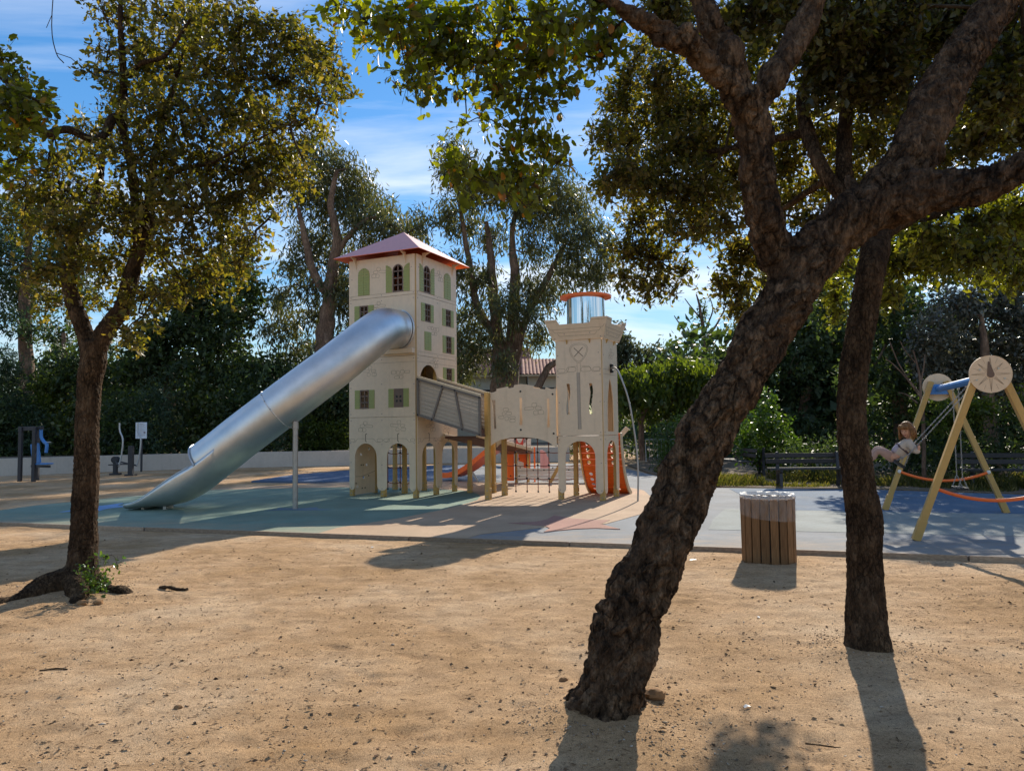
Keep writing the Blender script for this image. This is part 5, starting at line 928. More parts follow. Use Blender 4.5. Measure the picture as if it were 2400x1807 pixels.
Mk, kk = wpanel(pk_, (.98, 24.0, 0), (1.5, 24.0, 0), 'pink', 'pink_panel')
# orange slide of the ship, seen side on
sp = catmull([(-.30, 21.1, .92), (-.62, 21.35, .80), (-1.0, 21.65, .50), (-1.4, 21.97, .23), (-1.75, 22.25, .10), (-2.05, 22.5, .08)], 4); sf = ring_frames(sp)
mb = MB(); sec = [(-.27, .16), (-.27, 0), (.27, 0), (.27, .16), (.25, .16), (.25, .02), (-.25, .02), (-.25, .16)]
vs = [p+x*a+Zv*b for (p, x, y, t) in sf for a, b in sec]; k8 = 8
mb.add(vs, [(i*k8+k, i*k8+(k+1) % k8, (i+1)*k8+(k+1) % k8, (i+1)*k8+k) for i in range(len(sf)-1) for k in range(k8)])
sl_ = mb.build('slide', MT['orange'], ship, smooth=True); sl_['label'] = 'small orange slide'
mb = MB(); mb.bar((-1.0, 21.5, 0), (-1.3, 21.6, .45), .05, .05); mb.build('slide_leg', MT['galv'], ship)

# ---------------------------------------------------------------- swings
d_ = Vector((.934, -.358, 0)); ax = Vector((.358, .934, 0)); FB = Vector((6.29, 9.70, 0)); RB = Vector((7.62, 13.16, 0))
swf = thing('swing_set', 'ochre A-frame swing with round compass discs, blue crossbeam and orange barrier tubes', 'swing frame', (6.95, 11.4, 0))
zt_ = 2.30
for nm, base_, sg in (('f', FB, -1), ('r', RB, 1)):
    for s in (-1, 1):
        foot = base_+d_*(.94*s); topp = base_+d_*(.11*s)+Zv*zt_
        mb = MB(); mb.bar(foot, topp, .13, .085, d_)
        lg = mb.build('leg', MT['post'], swf, bevel=.008)
        mb = MB(); dirv = (topp-foot).normalized(); mb.bar(foot, foot+dirv*.29, .145, .10, d_); mb.build('foot_plate', MT['post'], lg, bevel=.006)
        mb = MB()
        for t in (.07, .2): mb.ball(foot+dirv*t+ax*(-.05)+Vector((0, 0, 0)), .022, 8, 5, (1, .6, 1)) if True else None
        for t in (2.02, 2.2): mb.ball(topp-dirv*(2.3-t)*.9+ax*(-.045*sg)*-1, .018, 8, 5)
        mb.build('bolts', MT['bolt'], lg, kind='stuff')
    ctr = base_+ax*(.085*sg)+Zv*2.20
    M = fr(ctr, d_, Zv, ax*(-sg))                      # local z points inwards
    mb = MB(M); mb.prism(arc(0, 0, .245, .245, 0, 352.5, 47), (), 0, .028); dk = mb.build('compass_disc', MT['panel'], swf, bevel=.004)
    e = MB(M)
    for k in range(8):
        a = 2*math.pi*k/8; L_ = .225 if k % 2 == 0 else .20
        for o_ in (-.16, 0, .16): e.ribbon([(.06*math.cos(a+o_*1.8), .06*math.sin(a+o_*1.8)), (L_*math.cos(a), L_*math.sin(a))], .0022, -.0015-.0002*k)
        a += math.pi/8; e.ribbon([(.15*math.cos(a), .15*math.sin(a)), (.215*math.cos(a), .215*math.sin(a))], .0022)
    e.build('engraving', MT['panel_edge'], dk, kind='stuff')
    ng = .10
    nd_ = arc(0, -.005, .042, .042, 160, 380, 12)+[(.006, .165), (-.008, .165)]
    e = MB(M @ Matrix.Rotation(ng, 4, 'Z')); e.prism(nd_, (), -.010, -.002); e.build('compass_needle', MT['brown'], dk)
    bolts(M, dk, [(-.12, .06), (.09, .07), (-.16, -.075), (.155, -.065)], .012, 'bolt', .008)
    mb = MB(fr(base_+ax*(-.03*sg)+Zv*2.17, d_, Zv, ax*sg)); mb.prism([(-.17, .08), (.17, .08), (.15, -.10), (-.15, -.10)], (), -.01, .01); mb.build('blue_bracket', MT['blue'], swf)
mb = MB(); mb.tube([FB+Zv*2.17, RB+Zv*2.17], .057, 16); mb.build('crossbeam', MT['blue'], swf, smooth=True)
def barrier(base_, off):
    a, b = base_+d_*(-.66)+ax*off+Zv*.70, base_+d_*.66+ax*off+Zv*.70
    a = base_+d_*(-.94+.83*.305)+ax*off+Zv*.70; b = base_+d_*(.94-.83*.305)+ax*off+Zv*.70
    pts = [a+(b-a)*t-Zv*(.155*4*t*(1-t)) for t in np.linspace(0, 1, 17)]
    mb = MB(); mb.tube(pts, .024, 10); o = mb.build('barrier_tube', MT['orange'], swf, smooth=True)
    q = MB()
    for p in (a, b): q.ball(p, .035, 8, 6)
    q.build('tube_end', MT['white'], o)
barrier(FB, .08); barrier(RB, -.08)
def link_mesh():
    mb = MB(); L_, r = .014, .0075
    pts = [Vector((r*math.cos(a), 0, r*math.sin(a)+(L_ if math.sin(a) > 0 else -L_))) for a in np.linspace(0, 2*math.pi, 10, endpoint=False)]
    mb.tube(pts, .0034, 4, closed=True); return mb
LM = link_mesh()
def chain(p0, p1, par):
    p0, p1 = Vector(p0), Vector(p1); n = int((p1-p0).length/.034); t = (p1-p0).normalized(); q = t.to_track_quat('Z', 'Y').to_matrix().to_4x4()
    mb = MB()
    for i in range(n):
        M = Matrix.Translation(p0+(p1-p0)*((i+.5)/n)) @ q @ Matrix.Rotation(math.pi/2*(i % 2), 4, 'Z'); mb.add(LM.v, LM.f, M)
    return mb.build('chain', MT['galv'], par, smooth=True, kind='stuff')
def swing(B, ang, label, seat_w=.46, L_=1.52):
    dn = Vector((d_.x*-math.sin(ang), d_.y*-math.sin(ang), -math.cos(ang))); S = B+dn*L_
    fw = Vector((d_.x*-math.cos(ang), d_.y*-math.cos(ang), math.sin(ang)))
    t = thing('swing', label, 'swing', S, 'swings hung from the blue crossbeam')
    for s in (-1, 1):
        k = S+ax*(.22*s)-dn*.20
        chain(B+ax*(.22*s)-Zv*.03, k, t); chain(k, S+ax*(.215*s)+fw*.07, t); chain(k, S+ax*(.215*s)-fw*.07, t)
        mb = MB(); mb.tube([B+ax*(.22*s)+Zv*.03, B+ax*(.22*s)-Zv*.04], .02, 8); mb.build('hanger', MT['galv'], t)
    M = fr(S, ax, fw, ax.cross(fw)); mb = MB(M)
    mb.prism([(-.23, -.07), (-.2, -.09), (.2, -.09), (.23, -.07), (.23, .07), (.2, .09), (-.2, .09), (-.23, .07)], (), -.018, .018); mb.build('seat', MT['black'], t, bevel=.008)
    return t, S, dn, fw
sw1, S1, dn1, fw1 = swing(Vector((6.71, 10.80, 2.13)), .70, 'chain swing in mid-flight carrying the child')
swing(Vector((7.09, 11.78, 2.13)), 0.0, 'empty chain swing hanging still between the A-frames', L_=1.60)

# ---------------------------------------------------------------- child on the swing
skin = paint('skin', (.55, .30, .20), .5, .05, 4, .35); hairm = bark('brown_hair', (.13, .06, .025), (.25, .13, .055), (.42, .25, .11), 30, (1, 1, .2), .6, 120, .004)
hairm.node_tree.nodes['Principled BSDF'].inputs['Roughness'].default_value = .45
sweat = paint('cream_jumper', (.50, .42, .34), .9, .08, 12, .2, 0, .5, 300); lil = paint('lilac_front', (.40, .36, .42), .9, .08, 12, .2); trs = paint('pinkish_trousers', (.40, .26, .21), .85, .08, 10, .2, 0, .4, 200)
strp = paint('brown_stripe', (.10, .07, .07), .9, .1, 10, .2)
kid = thing('person', 'child with brown bob hair, cream jumper and pinkish trousers leaning back on a swing', 'person', S1)
def kp(a, z, s): return S1+d_*(-a)+Zv*z+ax*s          # a forward, z up, s away from the camera
def skinned(name, chains, mat, par, root=0, sub=2):
    me = bpy.data.meshes.new(name); vs, es, rs = [], [], []
    for ch in chains:
        prev = None
        for item in ch:
            if isinstance(item, int): prev = item; continue
            p, r = item; vs.append(tuple(p-org(par))); rs.append(r); i = len(vs)-1
            if prev is not None: es.append((prev, i))
            prev = i
    me.from_pydata(vs, es, []); o = bpy.data.objects.new(name, me); COL.objects.link(o); o.parent = par
    md = o.modifiers.new('Skin', 'SKIN'); md.use_smooth_shade = True
    for i, r in enumerate(rs):
        sv = me.skin_vertices[0].data[i]; rr = r if isinstance(r, tuple) else (r, r); sv.radius = rr; sv.use_root = (i == root)
    sb = o.modifiers.new('Subsurf', 'SUBSURF'); sb.levels = sub; sb.render_levels = sub
    me.materials.append(mat); return o
up = Vector((0, 0, 1))
pel = kp(.035, .085, 0); wst = kp(-.03, .18, 0); chs = kp(-.115, .27, 0); nck = kp(-.16, .36, 0); hd0 = kp(-.15, .40, 0)
# continuous body: trunk, neck, arms with five fingers each, legs and feet
chains = [[(pel, .085), (wst, .078), (chs, .082), (nck, .038), (hd0, .036)]]
n0 = 5
hands = []
for s in (-1, 1):
    sh_ = kp(-.14, .315, .115*s); el_ = kp(-.235, .17, .19*s); grip = S1-dn1*.37+ax*(.215*s); wr = grip+Vector((0, 0, -.055))+d_*.02
    b0 = n0; chains.append([2, (sh_, .040), (el_, .030), (wr, .020), (grip+d_*.018, .020)]); n0 += 4; hands.append((grip, wr, s))
    hp = kp(.06, .09, .06*s); kn = kp(.275, .225+.012*s, .07*s); an = kp(.375, .03, .065*s); ft = kp(.45, .055, .065*s)
    chains.append([0, (hp, .062), (kn, .045), (an, .028), (ft, .024)]); n0 += 4
body = skinned('body', chains, skin, kid)
for grip, wr, s in hands:                                       # fingers curled round the chain
    fch = []; idx_ = 0
    for k in range(4):
        o_ = (-dn1)*(.020-.0125*k); L_ = (.9, 1, .95, .75)[k]
        pts = [grip+d_*.022+o_, grip+d_*.006+fw1*.0+o_+ax*(-.020*s), grip-d_*.018*L_+o_-ax*(.010*s), grip-d_*.016+o_+ax*(.012*s*L_)]
        fch.append([(p, .0062) for p in pts])
    fch.append([(grip+d_*.02-dn1*.016, .0068), (grip+d_*.012-dn1*.028+ax*(.012*s), .0062), (grip-d_*.01-dn1*.030+ax*(.016*s), .0055)])
    skinned('hand', fch, skin, kid, 0, 1)
# jumper: torso and sleeves
jc = [[(kp(.03, .10, 0), .118), (wst, .112), (chs, .116), (kp(-.155, .345, 0), .060)]]
n0 = 4
for s in (-1, 1):
    sh_ = kp(-.14, .315, .118*s); el_ = kp(-.235, .17, .192*s); grip = S1-dn1*.37+ax*(.215*s); wr = grip+Vector((0, 0, -.06))+d_*.02
    jc.append([2, (sh_, .060), (el_, .054), (wr, .038)])
jum = skinned('jumper', jc, sweat, kid)
mb = MB()
for (za, zb_, mt) in ((.15, .19, 0),):
    pass
def band(name, p, axis, r, h, mat):
    q = axis.to_track_quat('Z', 'Y').to_matrix().to_4x4(); mb = MB(Matrix.Translation(p) @ q)
    n = 20; mb.add([(r[0]*math.cos(2*math.pi*i/n), r[1]*math.sin(2*math.pi*i/n), z) for z in (-h/2, h/2) for i in range(n)], [(i, (i+1) % n, n+(i+1) % n, n+i) for i in range(n)])
    return mb.build(name, mat, kid, smooth=True)
band('jumper_stripe', kp(-.065, .215, 0), (chs-wst), (.122, .122), .03, strp)
fp_ = skinned('jumper_front', [[(kp(.065, .15, -.03), (.075, .06)), (kp(.012, .22, -.03), (.075, .06)), (kp(-.06, .305, -.02), (.07, .055))]], lil, kid, 0, 2)
tc_ = [[(kp(.02, .085, 0), .094), (kp(.045, .09, 0), .09)]]
for s in (-1, 1):
    hp = kp(.07, .09, .06*s); kn = kp(.275, .225+.012*s, .07*s); an = kp(.365, .05, .065*s)
    tc_.append([1, (hp, .082), (kn, .062), (an, .048)])
skinned('trousers', tc_, trs, kid)
for s in (-1, 1):
    skinned('shoe', [[(kp(.375, .025, .065*s), .036), (kp(.42, .035, .065*s), .034), (kp(.475, .065, .065*s), .026)]], MT['black'], kid, 0, 2)
# head: looks down and towards the camera side
hc = kp(-.135, .495, -.01)
fwd = (d_*(-.55)-ax*.80+Zv*(-.30)).normalized(); sid = fwd.cross(Zv).normalized(); upv = sid.cross(fwd)
def hp_(f, s, u_): return hc+fwd*f+sid*s+upv*u_
mb = MB(); n, m2_ = 20, 14; vs = [hp_(0, 0, .112)]
for i in range(1, m2_):
    th = math.pi*i/m2_
    for k in range(n):
        ph = 2*math.pi*k/n; f, s, q = math.sin(th)*math.cos(ph), math.sin(th)*math.sin(ph), math.cos(th)
        fx, sy, uz = f*.094, s*.078, q*.112
        if q < 0: sy *= 1-.30*q*q; fx *= 1-.06*abs(q)
        if f > .5 and abs(s) < .25 and -.25 < q < .12: fx += .012*(1-abs(s)/.25)*(1 if q < 0 else .5)       # nose
        if f > .5 and .12 <= abs(s) < .5 and 0 <= q < .25: fx -= .006
        if f > .4 and q < -.75: fx += .008
        vs.append(hp_(fx, sy, uz))
vs.append(hp_(.01, 0, -.112)); fs = [(0, 1+k, 1+(k+1) % n) for k in range(n)]
for i in range(m2_-2):
    for k in range(n): a = 1+i*n; fs.append((a+k, a+n+k, a+n+(k+1) % n, a+(k+1) % n))
e_ = len(vs)-1; a = 1+(m2_-2)*n; fs += [(e_, a+(k+1) % n, a+k) for k in range(n)]
mb.add(vs, fs); head = mb.build('head', skin, kid, smooth=True, angle=180)
q = MB()
for s in (-1, 1): q.ball(hp_(.081, .030*s, .012), .0085, 8, 6, (1, 1, .8))
q.build('eye', MT['black'], head, smooth=True)
q = MB(); q.tube([hp_(.088, -.022, -.052), hp_(.094, 0, -.05), hp_(.088, .022, -.052)], .005, 6); q.build('mouth', paint('lips', (.42, .12, .10), .5), head, smooth=True)
for s in (-1, 1):
    q = MB(); q.ball(hp_(-.005, .076*s, .0), .02, 8, 6, (.7, .5, 1.2)); q.build('ear', skin, head, smooth=True)
# hair: shell with fringe plus hanging locks
mb = MB(); vs = []; fs = []; nn, mm = 26, 8
for i in range(mm+1):
    for k in range(nn):
        ph = 2*math.pi*k/nn; front = max(0, math.cos(ph))
        lim_ = 2.15-1.10*front**.6
        th = .02+lim_*i/mm; rr = 1.13+.05*random.random()
        f, s, qz = math.sin(th)*math.cos(ph), math.sin(th)*math.sin(ph), math.cos(th)
        if th > 1.5: f = math.cos(ph)*1.0; s = math.sin(ph)*1.02
        vs.append(hp_(f*.098*rr-.006, s*.088*rr, qz*.115*rr+.006-(.05*(th-1.5) if th > 1.5 else 0)))
for i in range(mm):
    for k in range(nn): fs.append((i*nn+k, i*nn+(k+1) % nn, (i+1)*nn+(k+1) % nn, (i+1)*nn+k))
fs.append(tuple(range(nn))); mb.add(vs, fs)
for k in range(70):
    ph = random.uniform(.95, 2*math.pi-.95); r0 = random.uniform(.95, 1.15)
    a0 = hp_(math.cos(ph)*.10*r0, math.sin(ph)*.092*r0, .03); a1 = hp_(math.cos(ph)*.112*r0, math.sin(ph)*.102*r0, -.05); a2 = a1+Vector((0, 0, -.06-.03*random.random()))+d_*random.uniform(-.015, .01)
    mb.tube([a0, a1, a2], [.012, .011, .003], 5)
for k in range(16):
    s = -.07+.14*k/15; mb.tube([hp_(.06, s*.8, .105), hp_(.099, s, .07), hp_(.100, s*1.02, .035+.01*random.random())], [.010, .010, .003], 5)
mb.build('hair', hairm, kid, smooth=True, angle=180)

# ---------------------------------------------------------------- litter bin
BC = Vector((2.965, 8.68, -.012)); rb_ = .288
lb = thing('litter_bin', 'round wooden slatted litter bin with a clear plastic bag over its rim', 'litter bin', BC)
for k in range(18):
    a = 2*math.pi*k/18+.08; c_, s_ = math.cos(a), math.sin(a)
    M = Matrix.Translation(BC+Vector((c_*rb_, s_*rb_, 0))) @ Matrix.Rotation(a, 4, 'Z') @ Matrix.Rotation(random.uniform(-.008, .008), 4, 'Y')
    mb = MB(); mb.box((0, 0, .378), (.022, .088+random.uniform(-.003, .003), .745)); o = mb.build('slat', MT['binwood'], None, bevel=.004)
    place(o, lb, M)
mb = MB()
for z in (.12, .62): mb.tube([BC+Vector(((rb_-.02)*math.cos(a), (rb_-.02)*math.sin(a), z)) for a in np.linspace(0, 2*math.pi, 32, endpoint=False)], .012, 6, closed=True)
mb.prism(arc(BC.x, BC.y, rb_-.02, rb_-.02, 0, 345, 23), (), .03, .05); mb.build('hoop', MT['charcoal'], lb)
mb = MB(); n = 40
mb.add([BC+Vector(((rb_-.035)*math.cos(2*math.pi*i/n), (rb_-.035)*math.sin(2*math.pi*i/n), z)) for z in (.1, .72) for i in range(n)], [(i, (i+1) % n, n+(i+1) % n, n+i) for i in range(n)]); mb.build('inner_drum', MT['charcoal'], lb, smooth=True)
m_, nt, bs = new_mat('clear_plastic_film'); tr = N(nt, 'ShaderNodeBsdfTransparent'); mx = N(nt, 'ShaderNodeMixShader')
nf = tex(nt, 26, 5, .7, stretch=(1, 1, .5)); nt.links.new(ramp(nt, nf.outputs[0], [(.05,)*3, (.22,)*3], [.35, .7]), mx.inputs[0])
bs.inputs['Base Color'].default_value = (.80, .78, .76, 1); bs.inputs['Roughness'].default_value = .22; bs.inputs['Specular IOR Level'].default_value = .7
bump(nt, bs, nf.outputs[0], .7, .02); nt.links.new(tr.outputs[0], mx.inputs[1]); nt.links.new(bs.outputs[0], mx.inputs[2]); nt.links.new(mx.outputs[0], nt.nodes['Material Output'].inputs[0])
mb = MB(); n, mlev = 96, 14; vs = []
for i in range(mlev+1):
    f = i/mlev
    for k in range(n):
        a = 2*math.pi*k/n; z = .78-(.255+.035*math.sin(a+2.2))*f
        w_ = .003*math.sin(a*31+f*9)+.003*math.sin(a*47-f*14)+.002*random.random()
        vs.append(BC+Vector(((rb_+.017+w_+.004*math.sin(f*3))*math.cos(a), (rb_+.017+w_)*math.sin(a), z)))
mb.add(vs, [(i*n+k, i*n+(k+1) % n, (i+1)*n+(k+1) % n, (i+1)*n+k) for i in range(mlev) for k in range(n)]); bagf = mb.build('plastic_bag', m_, lb, smooth=True)
m2, nt, bs = new_mat('crumpled_bag_rim'); bs.inputs['Base Color'].default_value = (.55, .53, .53, 1); bs.inputs['Roughness'].default_value = .5
tr = N(nt, 'ShaderNodeBsdfTransparent'); mx = N(nt, 'ShaderNodeMixShader'); nf = tex(nt, 40, 4, .7); nt.links.new(ramp(nt, nf.outputs[0], [(.12,)*3, (.55,)*3], [.35, .65]), mx.inputs[0])
nt.links.new(tr.outputs[0], mx.inputs[1]); nt.links.new(bs.outputs[0], mx.inputs[2]); nt.links.new(mx.outputs[0], nt.nodes['Material Output'].inputs[0])
mb = MB(); vs = []; prf = [(.022, -.015), (.026, .012), (.012, .034), (-.012, .036), (-.035, .018), (-.05, -.03), (-.06, -.12)]
for k in range(n):
    a = 2*math.pi*k/n
    for j, (dr_, dz) in enumerate(prf):
        w_ = .006*noise.noise(Vector((a*6, j*.7, 0)))+random.uniform(-.002, .002); vs.append(BC+Vector(((rb_+dr_+w_)*math.cos(a), (rb_+dr_+w_)*math.sin(a), .755+dz+.012*noise.noise(Vector((a*5, j*.5, 3)))+random.uniform(-.002, .002))))
L7 = len(prf); mb.add(vs, [(k*L7+j, ((k+1) % n)*L7+j, ((k+1) % n)*L7+j+1, k*L7+j+1) for k in range(n) for j in range(L7-1)]); mb.build('bag_rim', m2, bagf, smooth=True)

# ---------------------------------------------------------------- benches
def bench(loc, rot, label, L_=2.0, wide=False, group='dark slatted park benches'):
    t = thing('park_bench', label, 'bench', loc, group, rot)
    M0 = Matrix.Translation(Vector(loc)) @ Matrix.Rotation(rot, 4, 'Z')
    def pl_(nm, c_, s_, tilt=0):
        mb = MB(); mb.box((0, 0, 0), s_); o = mb.build(nm, MT['benchwood'], None, bevel=.006); o.parent = t
        o.matrix_basis = Matrix.Translation(c_) @ Matrix.Rotation(tilt, 4, 'X')
    for k in range(3): pl_('seat_plank', (0, -.19+.15*k, .44), (L_, .125, .04))
    for k in range(2): pl_('back_plank', (0, .235+.03*k, .61+.145*k), (L_, .035, .11), -.2)
    for s in (-1, 1):
        mb = MB(M0); x = s*(L_/2-.28)
        mb.prism([(-.24, .0), (-.17, 0), (-.13, .2), (.02, .36), (.14, .2), (.2, 0), (.28, 0), (.235, .25), (.22, .42), (.30, .84), (.25, .85), (.17, .46), (-.27, .42), (-.27, .37), (-.2, .33)], (), -.03, .03,
                 M=M0 @ fr((x, 0, 0), (0, 1, 0), (0, 0, 1), (1, 0, 0)))
        mb.build('leg', MT['charcoal'], t, bevel=.006)
    return t
bench((7.38, 18.45, .02), -.08, 'dark bench with plank backrest facing us behind the litter bin')
bench((6.95, 22.9, .02), -math.pi/2, 'dark bench seen end-on beside the glossy green bush')
bench((11.35, 16.95, .02), -.30, 'dark bench in shade behind the swing frame')

# ---------------------------------------------------------------- retaining wall
wpts = [(-40, 20.5), (-27, 24.8), (-19.65, 28.37), (-16.9, 30.2), (-13.0, 32.0), (-7.63, 33.0), (-3.79, 34.1), (2.6, 34.0)]
wp = catmull([(a, b, 0) for a, b in wpts], 6); mb = MB(); hw_ = .14; zt2 = .62; vs = []
for i, p in enumerate(wp):
    a = np.array(wp[max(i-1, 0)]); b = np.array(wp[min(i+1, len(wp)-1)]); t = (b-a)/np.linalg.norm(b-a); nv = np.array((-t[1], t[0], 0))
    for s, z in ((0, -.2), (0, zt2), (1, zt2), (1, -.2)): vs.append(tuple(np.array(p)+nv*(2*hw_*s)+np.array((0, 0, z))))
mb.add(vs, [(i*4+k, i*4+(k+1) % 4, (i+1)*4+(k+1) % 4, (i+1)*4+k) for i in range(len(wp)-1) for k in range(4)]+[(0, 1, 2, 3), tuple((len(wp)-1)*4+k for k in (3, 2, 1, 0))])
rw = mb.build('retaining_wall', MT['conc'], None, smooth=True, angle=30); tag(rw, 'low curved grey rendered retaining wall below the dark hedge', 'wall')

# ---------------------------------------------------------------- fitness equipment and its sign
cp_ = thing('chest_press', 'dark steel outdoor chest press with blue seat and arm', 'exercise machine', (-16.4, 25.2, -.05))
mb = MB(); z0 = -.05
for nm, p in (('post', (-16.78, 25.2)), ('post', (-16.55, 25.75)), ('post', (-16.15, 24.95))):
    mb = MB(); mb.box((p[0], p[1], .88), (.11, .11, 1.86)); mb.build('post', MT['charcoal'], cp_, bevel=.008)
mb = MB(); mb.bar((-16.9, 25.3, 1.74), (-15.95, 25.05, 1.74), .12, .14); mb.build('top_beam', MT['charcoal'], cp_, bevel=.01)
mb = MB(); mb.bar((-16.6, 25.55, .45), (-15.72, 25.1, .45), .09, .08); mb.build('seat_beam', MT['charcoal'], cp_)
mb = MB(); mb.box((-15.9, 25.12, .54), (.42, .36, .05), None); mb.build('seat', MT['blue'], cp_, bevel=.02)
mb = MB(); mb.bar((-16.28, 25.3, .55), (-16.38, 25.33, 1.22), .06, .30, (1, 0, 0)); mb.build('backrest', MT['blue'], cp_, bevel=.02)
mb = MB(); mb.tube(catmull([(-16.0, 25.05, 1.7), (-15.98, 25.04, 1.45), (-15.85, 25.0, 1.28), (-15.74, 24.97, 1.20), (-15.76, 24.97, .92)], 4), .055, 10); mb.build('press_arm', MT['blue'], cp_, smooth=True)
mb = MB(); mb.tube([(-15.85, 25.0, 1.27), (-15.58, 24.92, 1.27)], .02, 8); mb.build('handle', MT['grey_metal'], cp_, smooth=True)
ct = thing('cross_trainer', 'outdoor cross trainer with two pale curved handlebars', 'exercise machine', (-14.4, 28.0, -.05))
mb = MB(); mb.box((-14.22, 27.55, .5), (.17, .15, 1.12)); mb.box((-14.22, 27.55, -.02), (.34, .3, .06)); mb.build('post', MT['charcoal'], ct, bevel=.01)
mb = MB(); mb.box((-15.25, 28.4, .17), (.14, .14, .46)); mb.box((-15.25, 28.4, -.02), (.34, .3, .06)); mb.build('flywheel_post', MT['charcoal'], ct, bevel=.01)
mb = MB(); mb.tube([(-15.25, 28.30, .52), (-15.25, 28.5, .52)], .13, 16); mb.build('flywheel', MT['charcoal'], ct, smooth=True)
for s in (0, 1):
    y = 27.75+.35*s; o_ = -.42 if s == 0 else .08
    mb = MB(); mb.tube(catmull([(-14.35+o_, y, 1.92), (-14.34+o_, y, 1.62), (-14.24+o_, y, 1.38), (-14.22+o_, y, 1.1), (-14.28+o_, y, .6), (-14.36+o_, y, .30)], 4), .03, 8); mb.build('handlebar', MT['grey_metal'], ct, smooth=True)
    mb = MB(); mb.bar((-14.36+o_, y, .30), (-15.25, 28.4, .48), .05, .05); mb.box((-14.75+o_*.5, y, .36), (.36, .14, .04)); mb.build('pedal', MT['charcoal'], ct)
sb = thing('notice_board', 'white notice board with small print on a dark post beside the cross trainer', 'sign', (-15.17, 30.2, -.05))
mb = MB(); mb.box((-15.17, 30.22, .97), (.07, .05, 2.06)); mb.build('post', MT['charcoal'], sb)
mb = MB(); mb.box((-15.17, 30.17, 1.63), (.46, .025, .66)); bd = mb.build('board', MT['sign'], sb, bevel=.01)
mb = MB()
for i in range(11):
    wdt = .18 if i == 0 else random.uniform(.26, .36); mb.box((-15.17-(.0 if i == 0 else .17-wdt/2)+(0 if i == 0 else 0), 30.155, 1.90-.05*i), (wdt, .004, .018 if i == 0 else .009))
mb.box((-15.03, 30.155, 1.55), (.07, .004, .07)); mb.build('print', MT['print_grey'], bd, kind='stuff')

# ---------------------------------------------------------------- house beyond the trees
hs = thing('house', 'cream house with red clay tiled roof half hidden by eucalyptus trunks', 'house', (0, 55, 0))
wallm = paint('cream_render', (.60, .55, .44), .9, .06, .8, .2)
m_, nt, bs = new_mat('clay_tiles'); n = tex(nt, 1.6, 5, .7); wv = N(nt, 'ShaderNodeTexNoise'); wv.inputs['Scale'].default_value = 12
nt.links.new(mult(nt, ramp(nt, n.outputs[0], [(.24, .085, .055), (.40, .17, .11), (.48, .26, .18)], [.3, .5, .7]), ramp(nt, wv.outputs[0], [(.6,)*3, (1.2,)*3])), bs.inputs['Base Color']); bs.inputs['Roughness'].default_value = .9
def hblock(x0, x1, y0, y1, ze, zr, name):
    mb = MB(); mb.box(((x0+x1)/2, (y0+y1)/2, ze/2), (x1-x0, y1-y0, ze)); mb.build('wall', wallm, hs)
    o_ = .45; mb = MB(); a = (x0-o_, y0-o_); n = int((x1-x0+2*o_)/.24); ym = (y0+y1)/2; vs = []; fs = []
    for i in range(n*4+1):
        x = x0-o_+(x1-x0+2*o_)*i/(n*4); h = .06*abs(math.sin(math.pi*i/4))
        vs += [(x, y0-o_, ze-.02+h), (x, ym, zr+h), (x, y1+o_, ze-.02+h)]
    for i in range(n*4): fs += [(i*3, i*3+3, i*3+4, i*3+1), (i*3+1, i*3+4, i*3+5, i*3+2)]
    mb.add(vs, fs); rf_ = mb.build('roof', m_, hs, kind=None)
    mb = MB(); mb.box(((x0+x1)/2, y0-o_+.05, ze-.10), (x1-x0+2*o_, .1, .12)); mb.build('gutter', MT['rail'], rf_)
    mb = MB(); mb.add([(x0, y0, ze), (x0, y1, ze), (x0, ym, zr-.05), (x1, y0, ze), (x1, y1, ze), (x1, ym, zr-.05)], [(0, 1, 2), (3, 5, 4)]); mb.build('gable', wallm, hs)
hblock(1.1, 5.2, 50, 56, 5.1, 6.4, 'a'); hblock(-4.6, 1.0, 52, 58, 5.25, 7.4, 'b')
for x in (-3.2, -1.6, 2.4):
    mb = MB(); yy = 49.98 if x > 1.1 else 51.98; mb.box((x, yy, 3.6), (.9, .06, 1.2)); w_ = mb.build('window', MT['charcoal'], hs)
    mb = MB(); mb.box((x-.6, yy, 3.6), (.32, .05, 1.25)); mb.box((x+.6, yy, 3.6), (.32, .05, 1.25)); mb.build('shutter', MT['plank'], w_)

# ---------------------------------------------------------------- green mesh fence and grey barrier by the path
fe = thing('mesh_fence', 'dark green welded mesh fence behind the mulberry tree', 'fence', (6, 33.4, 0))
gm = paint('fence_green', (.015, .07, .045), .5, .1)
for i in range(5):
    x = 4.0+1.6*i; mb = MB(); mb.box((x, 33.5+.05*i, 1.0), (.09, .09, 2.1)); mb.build('post', gm, fe)
mb = MB()
for k in range(9): mb.tube([(3.9, 33.48, .12+.22*k), (10.5, 33.7, .12+.22*k)], .012, 4)
for k in range(66): mb.tube([(4.0+.1*k, 33.49+.0033*k, .05), (4.0+.1*k, 33.49+.0033*k, 1.95)], .004, 3)
mb.build('mesh', gm, fe, kind='stuff')
gb = thing('barrier', 'pale grey tubular barrier beside the mulberry trunk', 'barrier', (6.4, 31.9, 0))
mb = MB(); mb.tube([(5.75, 32, 0), (5.75, 32, .95), (7.4, 31.7, .95), (7.4, 31.7, 0)], .025, 8); mb.build('frame', MT['grey_metal'], gb)
for k in range(9): mb = MB(); x = 5.9+.17*k; mb.tube([(x, 32-.18*(x-5.75), .1), (x, 32-.18*(x-5.75), .95)], .012, 5); mb.build('bar', MT['grey_metal'], gb)
